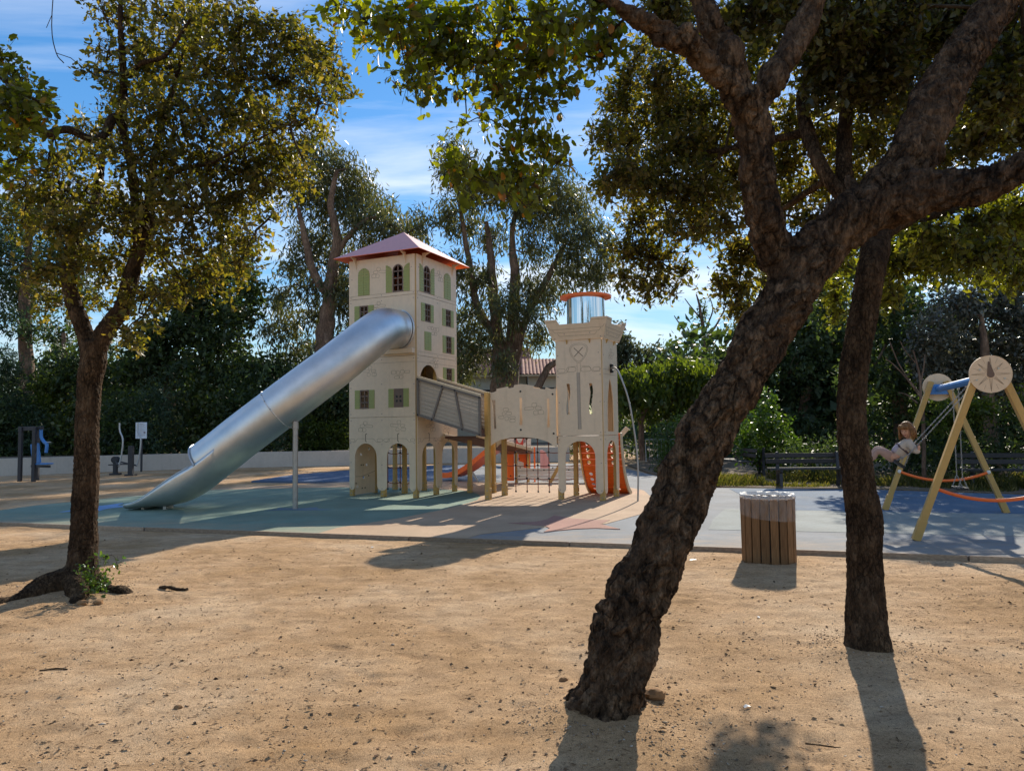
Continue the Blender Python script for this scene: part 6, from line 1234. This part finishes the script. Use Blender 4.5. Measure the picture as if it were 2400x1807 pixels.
# ---------------------------------------------------------------- foliage and trees
def leaf_cloud(cl, n, size, rng, shape='mid', hang=.3, per=8, spread=2.0, aspect=.5, twigs=0, bias=.55, keep=None):
    """returns leaf frames: centre, axis, side vector, length ; and twig segments"""
    C = np.array([c[:3] for c in cl]); Rr_ = np.array([c[3:] for c in cl]); wgt = (Rr_[:, 0]*Rr_[:, 2]*np.sqrt(Rr_[:, 1])); wgt /= wgt.sum()
    nt_ = max(1, n//per); ci = rng.choice(len(C), nt_, p=wgt)
    dv = rng.normal(size=(nt_, 3)); dv /= np.linalg.norm(dv, axis=1)[:, None]; rad = rng.random(nt_)**bias
    tcn = C[ci]+dv*rad[:, None]*Rr_[ci]; outw = dv/np.maximum(Rr_[ci], 1e-3); outw /= np.linalg.norm(outw, axis=1)[:, None]
    tw = outw*.7+rng.normal(size=(nt_, 3))*.6+np.array([0, 0, -hang]); tw /= np.linalg.norm(tw, axis=1)[:, None]
    ti = np.repeat(np.arange(nt_), per); N_ = len(ti)
    s = size*(.5+.95*rng.random(N_)**1.2)
    along = rng.uniform(-1, 1, N_)
    P = tcn[ti]+tw[ti]*(along*size*spread)[:, None]+rng.normal(size=(N_, 3))*size*.45
    A = tw[ti]*.6+rng.normal(size=(N_, 3))*.65+np.array([0, 0, -hang*.8]); A /= np.linalg.norm(A, axis=1)[:, None]
    B = rng.normal(size=(N_, 3)); B[:, 2] *= .55; B -= A*(B*A).sum(1)[:, None]; B /= np.linalg.norm(B, axis=1)[:, None]
    segs = np.stack([tcn-tw*size*spread*1.3, tcn+tw*size*spread], 1)
    return P, A, B, s, segs, ci, C
def leaf_mesh(P, A, B, s, shape, aspect):
    Nn = np.cross(A, B); n = len(P); S = s[:, None]; w = S*aspect
    if shape == 'mid':                                # folded diamond, two triangles
        V = np.stack([P-A*S*.5, P+B*w*.5+Nn*w*.14+A*S*.0, P+A*S*.5, P-B*w*.5+Nn*w*.14], 1).reshape(-1, 3); b = (np.arange(n)*4)[:, None]
        return V, [np.concatenate([b+np.array([[0, 1, 2]]), b+np.array([[0, 2, 3]])])]
    if shape == 'oval':                               # seven-point blade
        a1, a2 = -.22, .22
        V = np.stack([P-A*S*.5, P+A*S*a1+B*w*.46+Nn*w*.12, P+A*S*a2+B*w*.42+Nn*w*.10, P+A*S*.5-Nn*w*.06, P+A*S*a2-B*w*.42+Nn*w*.10, P+A*S*a1-B*w*.46+Nn*w*.12, P+A*S*a1, P+A*S*a2], 1).reshape(-1, 3)
        b = (np.arange(n)*8)[:, None]
        t = np.concatenate([b+np.array([[0, 1, 6]]), b+np.array([[0, 6, 5]]), b+np.array([[7, 2, 3]]), b+np.array([[7, 3, 4]])]); q = np.concatenate([b+np.array([[1, 2, 7, 6]]), b+np.array([[6, 7, 4, 5]])])
        return V, [t, q]
def twig_mesh(segs, r):
    a, b = segs[:, 0], segs[:, 1]; t = b-a; t /= np.linalg.norm(t, axis=1)[:, None]+1e-9
    x = np.cross(t, np.array([.3, .2, .9])); x /= np.linalg.norm(x, axis=1)[:, None]+1e-9; y = np.cross(t, x); n = len(a); V = []
    for p, rr in ((a, r), (b, r*.5)):
        for k in range(3): an = 2*math.pi*k/3; V.append(p+(x*math.cos(an)+y*math.sin(an))*rr)
    V = np.stack(V, 1).reshape(-1, 3); i = (np.arange(n)*6)[:, None]
    return V, [np.concatenate([i+np.array([[k, (k+1) % 3, 3+(k+1) % 3, 3+k]]) for k in range(3)])]
def merge(parts):
    Vs, Fd, off = [], {}, 0
    for V, Fs in parts:
        Vs.append(V)
        for f in Fs: Fd.setdefault(f.shape[1], []).append(f+off)
        off += len(V)
    return np.concatenate(Vs), [np.concatenate(v_) for v_ in Fd.values()]
def np_tube(pts, rad, n=5):
    mb = MB(); mb.tube(pts, rad, n, caps=False); return np.array([tuple(p) for p in mb.v]), [np.array(mb.f)]
def limb(pl_, k=5): 
    q = catmull(pl_, k); return [tuple(a[:3]) for a in q], [max(.003, a[3]) for a in q]
def wood_mesh(name, lines, voxel, par, mat, disp, relax=3):
    mb = MB()
    for l in lines:
        p, r_ = limb(l, 6); mb.tube(p, r_, 14)
    o = mb.build('tmp', None, None); md = o.modifiers.new('Remesh', 'REMESH'); md.mode = 'VOXEL'; md.voxel_size = voxel; md.adaptivity = 0
    dg = bpy.context.evaluated_depsgraph_get(); ev = o.evaluated_get(dg); me = ev.to_mesh(); n = len(me.vertices)
    V = np.empty(n*3, np.float32); me.vertices.foreach_get('co', V); V = V.reshape(-1, 3)
    Nn = np.empty(n*3, np.float32); me.vertices.foreach_get('normal', Nn); Nn = Nn.reshape(-1, 3)
    Fq = np.empty(len(me.loops), np.int32); me.loops.foreach_get('vertex_index', Fq); lt = np.empty(len(me.polygons), np.int32); me.polygons.foreach_get('loop_total', lt)
    E_ = np.empty(len(me.edges)*2, np.int32); me.edges.foreach_get('vertices', E_); E_ = E_.reshape(-1, 2)
    ev.to_mesh_clear(); old = o.data; bpy.data.objects.remove(o); bpy.data.meshes.remove(old)
    for _ in range(relax):                            # relax voxel steps
        acc = np.zeros_like(V); cnt = np.zeros(n); np.add.at(acc, E_[:, 0], V[E_[:, 1]]); np.add.at(acc, E_[:, 1], V[E_[:, 0]]); np.add.at(cnt, E_[:, 0], 1); np.add.at(cnt, E_[:, 1], 1)
        V = V*.5+.5*acc/np.maximum(cnt, 1)[:, None]
    D = np.array([disp(Vector(p.tolist())) for p in V]); V = V+Nn*D[:, None]
    quads = Fq.reshape(-1, 4) if (lt == 4).all() else None
    return mesh_np(name, V, [quads], mat, par, True)
def cork_disp(p):
    ls = .62 if p.z < 2.6 else .2
    w = noise.noise_vector(p*6)*.03+noise.noise_vector(p*19)*.012
    x, y, z = p.x-ls*p.z+w.x, p.y+w.y, p.z+w.z
    q = Vector((x*6.5, y*6.5, z*3.4)); rm = noise.ridged_multi_fractal(q, .75, 2.15, 5, 1.0, 2.0)
    ds, _ = noise.voronoi(Vector((x*15, y*15, z*9.5))); cell = min(1, (ds[1]-ds[0])/.25)*(.5+noise.noise(p*3.1))
    wr = noise.noise(Vector((p.x*22, p.y*22, p.z*85+w.x*160)))
    low = max(0, 1-p.z/.5); amp = .8+.6*low+.35*noise.noise(p*2.4)
    k = min(1.0, .62+.38*max(0.0, 1.3-abs(p.z-1.0)/3.5)); r_ = min(1.9, rm)
    return k*(amp*(.036*(1.0-r_)+.024*cell)+.0045*wr+.020*noise.noise(p*4.6)+.005*noise.noise(p*70))-.008
def oak_disp(p):
    q = Vector((p.x*38, p.y*38, p.z*17)); ds, _ = noise.voronoi(q); cr = min(1, (ds[1]-ds[0])/.35)
    return .0075*cr+.007*noise.noise(p*6)+.004*noise.noise(p*45)-.006+.16*max(0, .30-p.z)**1.2*(.55+noise.noise(Vector((p.x*7, p.y*7, 1.3)))*1.6)
RNG = np.random.default_rng(11)
def crown(name, cl, n, size, mat, par, shape='mid', hang=.3, per=8, spread=2.0, aspect=.5, twig_r=0, bias=.55):
    P, A, B, s, segs, ci, C = leaf_cloud(cl, n, size, RNG, shape, hang, per, spread, aspect, bias=bias)
    V, Fs = leaf_mesh(P, A, B, s, shape, aspect); o = mesh_np(name, V, Fs, MT[mat], par)
    tw = None
    if twig_r: tw = twig_mesh(segs, twig_r)
    return o, tw, segs
def branchlets(lines, cl, r0, par, tw=None, nsub=4, mat='twig', n=4, segs=None, name='branches'):
    """branches that run from the limbs to the foliage clusters, cluster to nearest cluster, then out to the twigs"""
    parts = [tw] if tw else []
    if lines: Q = np.concatenate([np.array(catmull(l, 4)) for l in lines])[:, :3]
    else: Q = np.array([[cl[0][0], cl[0][1], max(0.0, cl[0][2]-cl[0][5])]])
    con = [q for q in Q]; todo = [np.array(c) for c in cl]; lev = [0]*len(con)
    while todo:
        K = np.array(con); best = None
        for i, c in enumerate(todo):
            dd = np.linalg.norm(K-c[:3], axis=1); j = int(np.argmin(dd))
            if best is None or dd[j] < best[0]: best = (dd[j], i, j)
        _, i, j = best; c = todo.pop(i); a = con[j]; c_ = c[:3]; L_ = np.linalg.norm(c_-a); lv_ = lev[j]
        rr = r0*max(.35, .85**lv_); con.append(c_); lev.append(lv_+1)
        mid = (a+c_)/2+RNG.normal(size=3)*L_*.12+np.array([0, 0, .06*L_])
        pts = catmull([a, mid, c_], 4); parts.append(np_tube([tuple(p) for p in pts], list(np.linspace(rr, rr*.75, len(pts))), n))
        for k in range(nsub):
            dv = RNG.normal(size=3); dv /= np.linalg.norm(dv); e_ = c_+dv*c[3:]*.85; st = mid+(c_-mid)*RNG.random()
            m__ = (st+e_)/2+RNG.normal(size=3)*.12*np.linalg.norm(e_-st); parts.append(np_tube([tuple(p) for p in catmull([st, m__, e_], 3)], list(np.linspace(rr*.5, rr*.2, 7)), 3))
    V, Fs = merge(parts); return mesh_np(name, V, Fs, MT[mat], par, kind='stuff')
def simple_trunk(lines, par, mat='greybark', n=9, name='trunk'):
    parts = []
    for l in lines:
        p, r_ = limb(l, 5)
        p = [(a+.12*r_[i]*math.sin(i*1.7), b, c_) for i, (a, b, c_) in enumerate(p)]
        parts.append(np_tube(p, r_, n))
    V, Fs = merge(parts); return mesh_np(name, V, Fs, MT[mat], par, True)

# --- young holm oak by the tube slide
oak = thing('holm_oak', 'slim forked holm oak with olive crown in front of the tube slide', 'tree', (-4.37, 7.53, 0))
wood_mesh('trunk', T['oak_trunk'][:2]+T['oak_trunk'][2:6]+T['oak_trunk'][6:8]+[[(-4.45, 7.4, .12, .11), (-4.75, 7.1, .0, .07), (-5.1, 6.85, -.06, .03)], [(-4.35, 7.35, .14, .11), (-4.18, 7.15, .03, .07), (-4.1, 6.95, -.04, .03)], [(-4.3, 7.5, .1, .1), (-3.98, 7.42, .0, .05), (-3.7, 7.4, -.05, .02)], [(-4.42, 7.45, .15, .13), (-4.62, 7.32, .10, .10), (-4.7, 7.25, -.03, .08)]], .0105, oak, MT['oakbark'], oak_disp)
_, tw, sg = crown('crown', T['oak_crown'], 33000, .064, 'leaf_oak', oak, 'mid', .22, 11, 2.0, .55, .003)
branchlets(T['oak_trunk'][1:], T['oak_crown'], .013, oak, tw, 4)
_, tw, sg = crown('low_branch_leaves', T['oak_near'], 1300, .064, 'leaf_cork', oak, 'oval', .3, 8, 1.8, .6, .0025)
branchlets([T['oak_trunk'][4]], T['oak_near'], .012, oak, tw, 4)
mb = MB(); mb.tube(catmull([(-3.48, 5.5, 5.2), (-3.50, 5.5, 4.72), (-3.46, 5.5, 4.50), (-3.40, 5.5, 4.42)], 4), .004, 4); mb.tube([(-3.46, 5.5, 4.50), (-3.36, 5.52, 4.47), (-3.30, 5.5, 4.42)], .003, 4); mb.tube([(-3.5, 5.5, 4.8), (-3.54, 5.5, 4.7)], .003, 4)
mb.build('dangling_twig', MT['twig'], oak, kind='stuff')
sp_ = thing('root_sprout', 'small leafy sprout growing at the foot of the slim holm oak', 'plant', (-4.05, 7.2, 0))
scl = [(-4.05, 7.2, .10, .14, .12, .10), (-3.97, 7.15, .22, .10, .1, .10), (-4.12, 7.16, .25, .07, .07, .10), (-3.83, 7.2, .30, .07, .05, .06), (-3.98, 7.2, .40, .05, .04, .06)]
_, tw, sg = crown('leaves', scl, 420, .036, 'leaf_bush', sp_, 'oval', 0, 5, 1.6, .55, .0015); branchlets([[(-4.1, 7.25, 0, .01), (-4.07, 7.2, .05, .01), (-4.05, 7.2, .1, .01)]], scl, .004, sp_, tw, 3, name='stems')

# --- leaning cork oak
ck = thing('cork_oak', 'massive leaning cork oak with deeply fissured bark beside the litter bin', 'tree', (.49, 4.15, 0))
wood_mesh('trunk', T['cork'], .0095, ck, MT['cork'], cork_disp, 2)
P, A, B, s, segs, ci, C = leaf_cloud(T['cork_hang'], 4600, .054, RNG, 'oval', .45, 7, 1.7, .6)
hb = branchlets([T['cork'][2]], T['cork_hang'], .011, ck, twig_mesh(segs, .0022), 4)
cam_p = np.array([0, 0, 1.6]); order = np.argsort(np.linalg.norm(P-cam_p, axis=1)/s); sel = np.zeros(len(P), bool)
sel[order[:300]] = True
V, Fs = leaf_mesh(P[~sel], A[~sel], B[~sel], s[~sel], 'oval', .60); fo = mesh_np('foliage', V, Fs, MT['leaf_cork'], ck, kind='stuff')
z1 = np.zeros((1, 3)); lv, lf = leaf_mesh(z1, np.array([[1., 0, 0]]), np.array([[0, 1., 0]]), np.array([1.]), 'oval', .60)
lme = mesh_np('leaf', lv, lf, None).data; bpy.data.objects.remove(bpy.data.objects['leaf'])
mleaf = MT['leaf_cork'].copy(); mleaf.name = 'single_cork_oak_leaf'; nt = mleaf.node_tree
oi = N(nt, 'ShaderNodeObjectInfo')
for l in list(nt.links):
    if l.from_socket.name == 'Random Per Island': ts_ = l.to_socket; nt.links.new(oi.outputs['Random'], ts_)
lme.materials.append(mleaf)
for i in np.where(sel)[0]:
    o = bpy.data.objects.new('leaf', lme); COL.objects.link(o); Nn = np.cross(A[i], B[i])
    M = fr(P[i], A[i]*s[i], B[i]*s[i], Nn*s[i]); place(o, ck, M)
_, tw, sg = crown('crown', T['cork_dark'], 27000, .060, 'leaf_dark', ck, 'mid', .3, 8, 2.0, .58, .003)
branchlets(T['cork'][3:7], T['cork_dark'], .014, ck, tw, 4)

# --- straight oak on the other side
so = thing('straight_oak', 'slender dark trunked oak standing between litter bin and swing frame', 'tree', (2.45, 5.27, 0))
wood_mesh('trunk', T['straight'], .0105, so, MT['oakbark'], oak_disp)
_, tw, sg = crown('crown', T['straight_crown'], 42000, .062, 'leaf_oak', so, 'mid', .3, 8, 2.0, .52, .003)
branchlets(T['straight'][1:], T['straight_crown'], .012, so, tw, 4)
_, tw, sg = crown('low_crown', T['straight_low'], 8000, .062, 'leaf_low', so, 'mid', .35, 8, 2.0, .55, .003)
branchlets([T['straight'][3]], T['straight_low'], .012, so, tw, 3)

# --- trees behind the playground
def bg_tree(name, label, key, ckey, n, size, mat, cat='tree', hang=.4, aspect=.3, bmat='greybark', br=.05, per=8, spread=1.6, nsub=3, bias=.45, extra=None):
    l0 = T[key] if key else None; cl = T[ckey]+(extra or []); b0 = l0[0][0] if l0 else None
    base_ = (b0[0], b0[1], 0) if l0 else (np.mean([c[0] for c in cl]), np.mean([c[1] for c in cl]), 0)
    t = thing(name, label, cat, base_, 'trees around the playground' if cat == 'tree' else None)
    if l0: simple_trunk(l0, t, bmat)
    crown('crown', cl, n, size, mat, t, 'mid', hang, per, spread, aspect, bias=bias)
    branchlets(l0, cl, br, t, None, nsub, 'greybark' if bmat == 'greybark' else 'twig'); return t
bg_tree('eucalyptus', 'tall eucalyptus with reddish trunk rising behind the pink tower roof', 'euca_a', 'euca_a_c', 34000, .34, 'leaf_euca', hang=.9, aspect=.22)
bg_tree('eucalyptus', 'broad many-stemmed eucalyptus between the two castle towers', 'euca_b', 'euca_b_c', 34000, .32, 'leaf_euca', hang=.9, aspect=.22)
bg_tree('evergreen_oak', 'dense dark evergreen tree with forked trunk above the hedge', 'dark_tree', 'dark_tree_c', 20000, .30, 'leaf_hedge', hang=.2, aspect=.5)
bg_tree('pine_tree', 'dark blue-green conifer behind the slim holm oak crown', 'pine', 'pine_c', 15000, .30, 'leaf_pine', hang=.3, aspect=.3)
bg_tree('cypress_tree', 'dark columnar evergreen behind the slim holm oak trunk', 'cypress', 'cypress_c', 11000, .24, 'leaf_hedge', hang=.0, aspect=.5)
bg_tree('mulberry_tree', 'small mulberry with bright drooping leaves by the green mesh fence', 'mulberry', 'mulberry_c', 6000, .27, 'leaf_mul', hang=1.3, aspect=.42, br=.02)
bg_tree('bare_tree', 'nearly leafless tree against the sky beyond the mulberry', 'bare', 'bare_c', 900, .22, 'leaf_hedge', br=.03, aspect=.5, nsub=9)
bg_tree('shade_tree', 'very dark leafy tree behind the plank bench', 'm1', 'm1_c', 19000, .19, 'leaf_hedge', aspect=.5, hang=.3)
bg_tree('shade_tree', 'grey-green glossy tree above the swing frame', 'm2', 'm2_c', 19000, .13, 'leaf_grey', aspect=.5, hang=.3, br=.03)
bg_tree('shade_tree', 'dark background tree between straight oak and swing frame', 'm3', 'm3_c', 26000, .17, 'leaf_hedge', aspect=.5, hang=.3)
bs_t = thing('sapling', 'thin leafless sapling beside the rear swing leg', 'tree', (10.05, 18.2, 0)); simple_trunk(T['sapling'], bs_t, 'greybark', 6)
# far treeline seen in the gap
for i, c in enumerate(T['farline']):
    t = thing('far_tree', 'hazy olive tree in the distant line beyond the mesh fence', 'tree', (c[0], c[1], 0), 'distant treeline')
    cl = [c, (c[0]+.6, c[1], c[2]-1.2, c[3]*1.1, c[4], c[5]), (c[0]-.5, c[1]+.4, c[2]-2.4, c[3]*1.2, c[4], c[5]*1.2), (c[0], c[1], .9, c[3]*1.2, c[4], 1.4)]
    crown('crown', cl, 2600, .36, 'leaf_far', t, 'mid', .2, 6, 1.5, .5); simple_trunk([[(c[0], c[1], -.1, .2), (c[0], c[1], c[2]*.5, .14), (c[0], c[1], c[2], .06)]], t)
# shrubs
def shrub(label, cl, n, size, mat, aspect=.5, hang=0.0, name='shrub', br=.02, group=None):
    c = cl[0]; t = thing(name, label, 'shrub', (c[0], c[1], 0), group); crown('leaves', cl, n, size, mat, t, 'mid', hang, 8, 1.6, aspect, bias=.5)
    branchlets([[(c[0], c[1], .0, .05), (c[0]+.05, c[1], c[2]*.5, .04), (c[0], c[1], c[2], .03)]], cl, br, t, None, 3, name='stems'); return t
for i, c in enumerate(T['hedge']):
    low = (c[0], c[1]-.1, .9, c[3]*1.1, c[4]*.9, .9); mid_ = (c[0]+.4, c[1]+.3, c[2]*.62, c[3], c[4], c[5]*.8)
    k = i % 3
    shrub(('dark evergreen shrub in the hedge above the retaining wall', 'blue-green fine-leaved shrub in the hedge above the retaining wall', 'dark glossy broad-leaved shrub in the hedge above the retaining wall')[k], [c, low, mid_], (7500, 8500, 6500)[k], (.21, .17, .24)[k], ('leaf_hedge', 'leaf_pine', 'leaf_holly')[k], (.5, .3, .55)[k], group='hedge shrubs above the wall')
shrub('dark hedge closing the view behind the green mesh fence', [(x, 36+.2*math.sin(x*2), 1.1, 1.2, .8, 1.3) for x in np.arange(3.4, 12, 1.5)], 9000, .17, 'leaf_hedge')
for i, c in enumerate(T['lit_shrub']):
    shrub('sunlit yellow-green shrub on the bank beside the tall tower' if i else 'sunlit olive shrub behind the slide support post', [c, (c[0], c[1], .75, c[3], c[4], .4)], 2600, .14, 'leaf_mul')
for i, (lbl, c) in enumerate((('sunlit yellow-green bush top behind the chest press', (-29.5, 39.5, 5.1, 1.0, .8, 1.1)), ('sunlit yellow-green leaf patch behind the slim oak trunk', (-22.8, 36.3, 3.85, .95, .6, .32)))):
    shrub(lbl, [c, (c[0], c[1], c[2]-.8, c[3]*.7, c[4], .6)], 2600, .17, 'leaf_mul')  # sunlit patches of the hedge, put in as clumps of brighter leaf colour
shrub('rounded dense dark shrub by the grey barrier', [T['kbush'][0], T['kbush'][1], (T['kbush'][0][0], T['kbush'][0][1], .4, .7, .6, .5)], 6000, .085, 'leaf_bush', .35)
shrub('bright glossy bush with sparkling leaves behind the end-on bench', T['gbush']+[(8.0, 23.3, .5, 1.0, .6, .5)], 6500, .12, 'leaf_bush', .5)
shrub('bright green backlit bush behind the swing frame', T['m4_c'], 2400, .11, 'leaf_mul', .5)
shrub('dark low shrub behind the plank bench', [(8.2, 20.6, .6, .9, .5, .6), (9.3, 20.4, .7, .9, .5, .7), (10.6, 19.8, .6, .9, .5, .6)], 4500, .11, 'leaf_hedge', .5)
shrub('dark shrub behind the shaded bench', [(12.2, 18.6, .8, 1.0, .5, .8), (13.6, 17.9, .9, 1.0, .5, .9), (11.2, 18.9, .8, .8, .5, .8)], 4500, .11, 'leaf_hedge', .5)
# backdrop wood further off, one mass
bk = []
rg = np.random.default_rng(5)
for x in np.arange(-48, -6, 3.2): bk.append((x, 47+rg.uniform(-2, 2), rg.uniform(2.2, 3.6), 2.6, 1.5, 3.4))
for x in np.arange(9, 44, 2.6): bk.append((x, 36-(x-9)*.35+rg.uniform(-1, 1), rg.uniform(2.5, 4.5), 2.2, 1.5, 4.2))
crown('far_wood', bk, 52000, .55, 'leaf_hedge', None, 'mid', .1, 8, 1.5, .55)[0]['kind'] = 'stuff'
# verge grass
n = 16000; gx = RG = np.random.default_rng(3); 
gx = RG.uniform(4.7, 15, n); vy = np.interp(gx, [4.29, 5.09, 6.72, 8.63, 10.93, 15], [27, 18.6, 18.1, 17.45, 15.95, 13.8]); gy = vy+.25+RG.random(n)**1.4*3.2
clump = vnoise(gx, gy, 1.3, 9); keepm = clump > .38; gx, gy, clump = gx[keepm], gy[keepm], clump[keepm]; n = len(gx)
hgt = (.05+.22*RG.random(n))*(.4+clump)*np.clip((gy-np.interp(gx, [4.29, 5.09, 6.72, 8.63, 10.93, 15], [27, 18.6, 18.1, 17.45, 15.95, 13.8]))/1.3, .15, 1.1); an = RG.uniform(0, 2*math.pi, n); lean = RG.normal(size=(n, 2))*.35
bx, by = np.cos(an)*.012, np.sin(an)*.012
V = np.stack([np.stack([gx-bx, gy-by, np.full(n, .02)], 1), np.stack([gx+bx, gy+by, np.full(n, .02)], 1), np.stack([gx+lean[:, 0]*hgt*.4+bx*.7, gy+lean[:, 1]*hgt*.4+by*.7, .02+hgt*.6], 1), np.stack([gx+lean[:, 0]*hgt, gy+lean[:, 1]*hgt, .02+hgt], 1)], 1).reshape(-1, 3)
i4 = (np.arange(n)*4)[:, None]
mesh_np('verge_grass', V, [np.concatenate([i4+np.array([[0, 1, 2]]), i4+np.array([[0, 2, 3]])])], MT['grass'], None, kind='stuff')

# ---------------------------------------------------------------- litter on the sand
RG = np.random.default_rng(21); n = 27000
d0 = RG.random(n)**1.6; yy = 3.2+d0*8.2; xx = (RG.random(n)-.5)*1.55*yy+RG.normal(size=n)*.2
for (bx, by, rr_), a_, b_ in (((.49, 4.15, .26), 0, 1500), ((2.45, 5.26, .2), 1500, 2500), ((-4.35, 7.5, .3), 2500, 3600)):
    an_ = RG.uniform(0, 6.28, b_-a_); q_ = rr_+np.abs(RG.normal(size=b_-a_))*.22; xx[a_:b_] = bx+np.cos(an_)*q_; yy[a_:b_] = by+np.sin(an_)*q_
wt = .5*vnoise(xx, yy, .45, 12)+.3*vnoise(xx, yy, 1.9, 15)+.25*RG.random(n)+.18*(xx < -.8)+.18*(xx > 1.0); wt[:3600] = 1; ok = (wt > .52) & (yy < kerb_y(xx)-.12); xx, yy = xx[ok], yy[ok]; n = len(xx)
sz = .0022+.0062*RG.random(n)**4+np.where(RG.random(n) > .993, .009, 0)
zz_ = sand_z(xx, yy)
oct_ = np.array([(1, 0, 0), (0, 1, 0), (-1, 0, 0), (0, -1, 0), (0, 0, 1), (0, 0, -1), (.7, .7, .35), (-.7, -.7, .3)], float)
tri = np.array([(0, 6, 4), (6, 1, 4), (1, 2, 4), (2, 7, 4), (7, 3, 4), (3, 0, 4), (0, 5, 6), (6, 5, 1), (1, 5, 2), (2, 5, 7), (7, 5, 3), (3, 5, 0)])
jit = 1+.5*(RG.random((n, 8, 1))-.5); an = RG.uniform(0, 6.28, n); ca, sa = np.cos(an), np.sin(an)
sh_ = oct_[None]*jit*np.stack([.7+.9*RG.random(n), .6+.5*RG.random(n), .4+.4*RG.random(n)], 1)[:, None, :]*sz[:, None, None]
Vx = sh_[..., 0]*ca[:, None]-sh_[..., 1]*sa[:, None]+xx[:, None]; Vy = sh_[..., 0]*sa[:, None]+sh_[..., 1]*ca[:, None]+yy[:, None]; Vz = sh_[..., 2]+zz_[:, None]+sz[:, None]*.25
MT['pebble'] = island_mat('pebbles', [(.16, .10, .06), (.32, .21, .12), (.46, .33, .21), (.25, .17, .11), (.55, .48, .40)], .9, .15)
mesh_np('pebbles', np.stack([Vx, Vy, Vz], -1).reshape(-1, 3), [(tri[None]+(np.arange(n)*8)[:, None, None]).reshape(-1, 3)], MT['pebble'], None, kind='stuff')
n = 5200; yy = 3.2+RG.random(n)**1.5*8; xx = (RG.random(n)-.5)*1.55*yy; ok = (yy < kerb_y(xx)-.1) & (.5*vnoise(xx, yy, .5, 14)+.5*RG.random(n) > .36); xx, yy = xx[ok], yy[ok]; n = len(xx)
P = np.stack([xx, yy, sand_z(xx, yy)+.004], 1); an = RG.uniform(0, 6.28, n); L_ = .012+.045*RG.random(n)**2.5
dv = np.stack([np.cos(an), np.sin(an), RG.normal(size=n)*.06], 1)*L_[:, None]
V1, F1 = twig_mesh(np.stack([P-dv*.5, P+dv*.5], 1), .0016)
A = dv/np.linalg.norm(dv, axis=1)[:, None]; B = np.stack([-np.sin(an), np.cos(an), RG.normal(size=n)*.5], 1); k = RG.random(n) > .6
V2, F2 = leaf_mesh(P[k]+RG.normal(size=(k.sum(), 3))*np.array([.06, .06, 0]), A[k], B[k], .02+.022*RG.random(k.sum()), 'mid', .5)
V, Fs = merge([(V1, F1), (V2, F2)])
MT['debris'] = island_mat('dry_debris', [(.05, .03, .02), (.14, .08, .045), (.28, .18, .10), (.10, .07, .05)], .9, .15)
mesh_np('dry_twigs_and_leaves', V, Fs, MT['debris'], None, kind='stuff')
def stick(pts, r, label):
    p = [(a, b, float(sand_z(a, b))+r*.7+c_) for a, b, c_ in pts]; mb = MB(); mb.tube(catmull([(*q, r) for q in p], 4) and [tuple(q[:3]) for q in catmull([(*q, r) for q in p], 4)], [r*(.7+.5*random.random()) for _ in range((len(p)-1)*4+1)], 7)
    o = mb.build('fallen_stick', MT['oakbark'], None, smooth=True); tag(o, label, 'stick', 'sticks lying on the sand')
stick([(-3.62, 7.62, 0), (-3.5, 7.58, .01), (-3.38, 7.5, 0), (-3.27, 7.46, 0)], .018, 'short dark stick lying on sand near the slim holm oak')
stick([(-5.6, 7.5, 0), (-5.3, 7.36, .01), (-5.12, 7.3, 0)], .02, 'pale broken branch lying behind the roots of the slim holm oak')
stick([(-3.2, 5.05, 0), (-3.1, 5.08, .003), (-3.02, 5.06, 0)], .005, 'thin pale twig lying on the pebbly sand')
stick([(1.45, 3.80, 0), (1.52, 3.77, .003), (1.60, 3.73, 0)], .0035, 'thin dark twig in the leaf shadow past the leaning cork oak')
def rock(p, r, label, seed):
    mb = MB(); mb.ball((0, 0, 0), 1, 12, 8); o_ = Vector((p[0], p[1], float(sand_z(p[0], p[1]))+r*.35)); rs = Vector((seed*3.1, 1.7*seed, 0))
    mb.v = [o_+Vector((q.x*1.35, q.y, q.z*.75))*(r*(1+.35*noise.noise(q*1.6+rs)+.12*noise.noise(q*4+rs))) for q in mb.v]
    o = mb.build('stone', MT['pebble2'], None, smooth=True); tag(o, label, 'stone', 'stones on the sand')
MT['pebble2'] = paint('ochre_stone', (.27, .15, .07), .95, .3, 14, .15, 0, .8, 90)
rock((.80, 4.36), .05, 'lumpy ochre clod against the leaning cork oak base', 1); rock((-1.95, 4.35), .018, 'small dark stone on open pebbly sand', 2)
rock((.3, 4.75), .022, 'reddish stone beside the cork oak roots', 3); rock((-3.9, 7.0), .035, 'grey stone at the sprout by the holm oak foot', 4); rock((-4.02, 6.95), .04, 'ochre stone under the holm oak sprout', 5)
def scrap(p, s, a, label):
    mb = MB(Matrix.Translation((p[0], p[1], float(sand_z(p[0], p[1]))+.006)) @ Matrix.Rotation(a, 4, 'Z'))
    mb.add([(-s, -s*.5, 0), (0, -s*.45, .006), (s, -s*.4, .002), (s*.9, s*.5, .004), (0, s*.55, .011), (-s*.8, s*.4, .003)], [(0, 1, 4, 5), (1, 2, 3, 4)]); o = mb.build('paper_scrap', MT['white'], None); tag(o, label, 'litter', 'paper scraps on the sand')
scrap((1.30, 4.25), .022, .3, 'torn white paper scrap on bare sand past the cork oak'); scrap((2.0, 6.15), .02, 1.2, 'small white scrap below the litter bin shadow'); scrap((2.13, 8.9), .05, .4, 'pale pink wrapper near the timber edging'); scrap((-1.9, 10.0), .03, 1.0, 'white stick-like scrap near the long tower shadow')
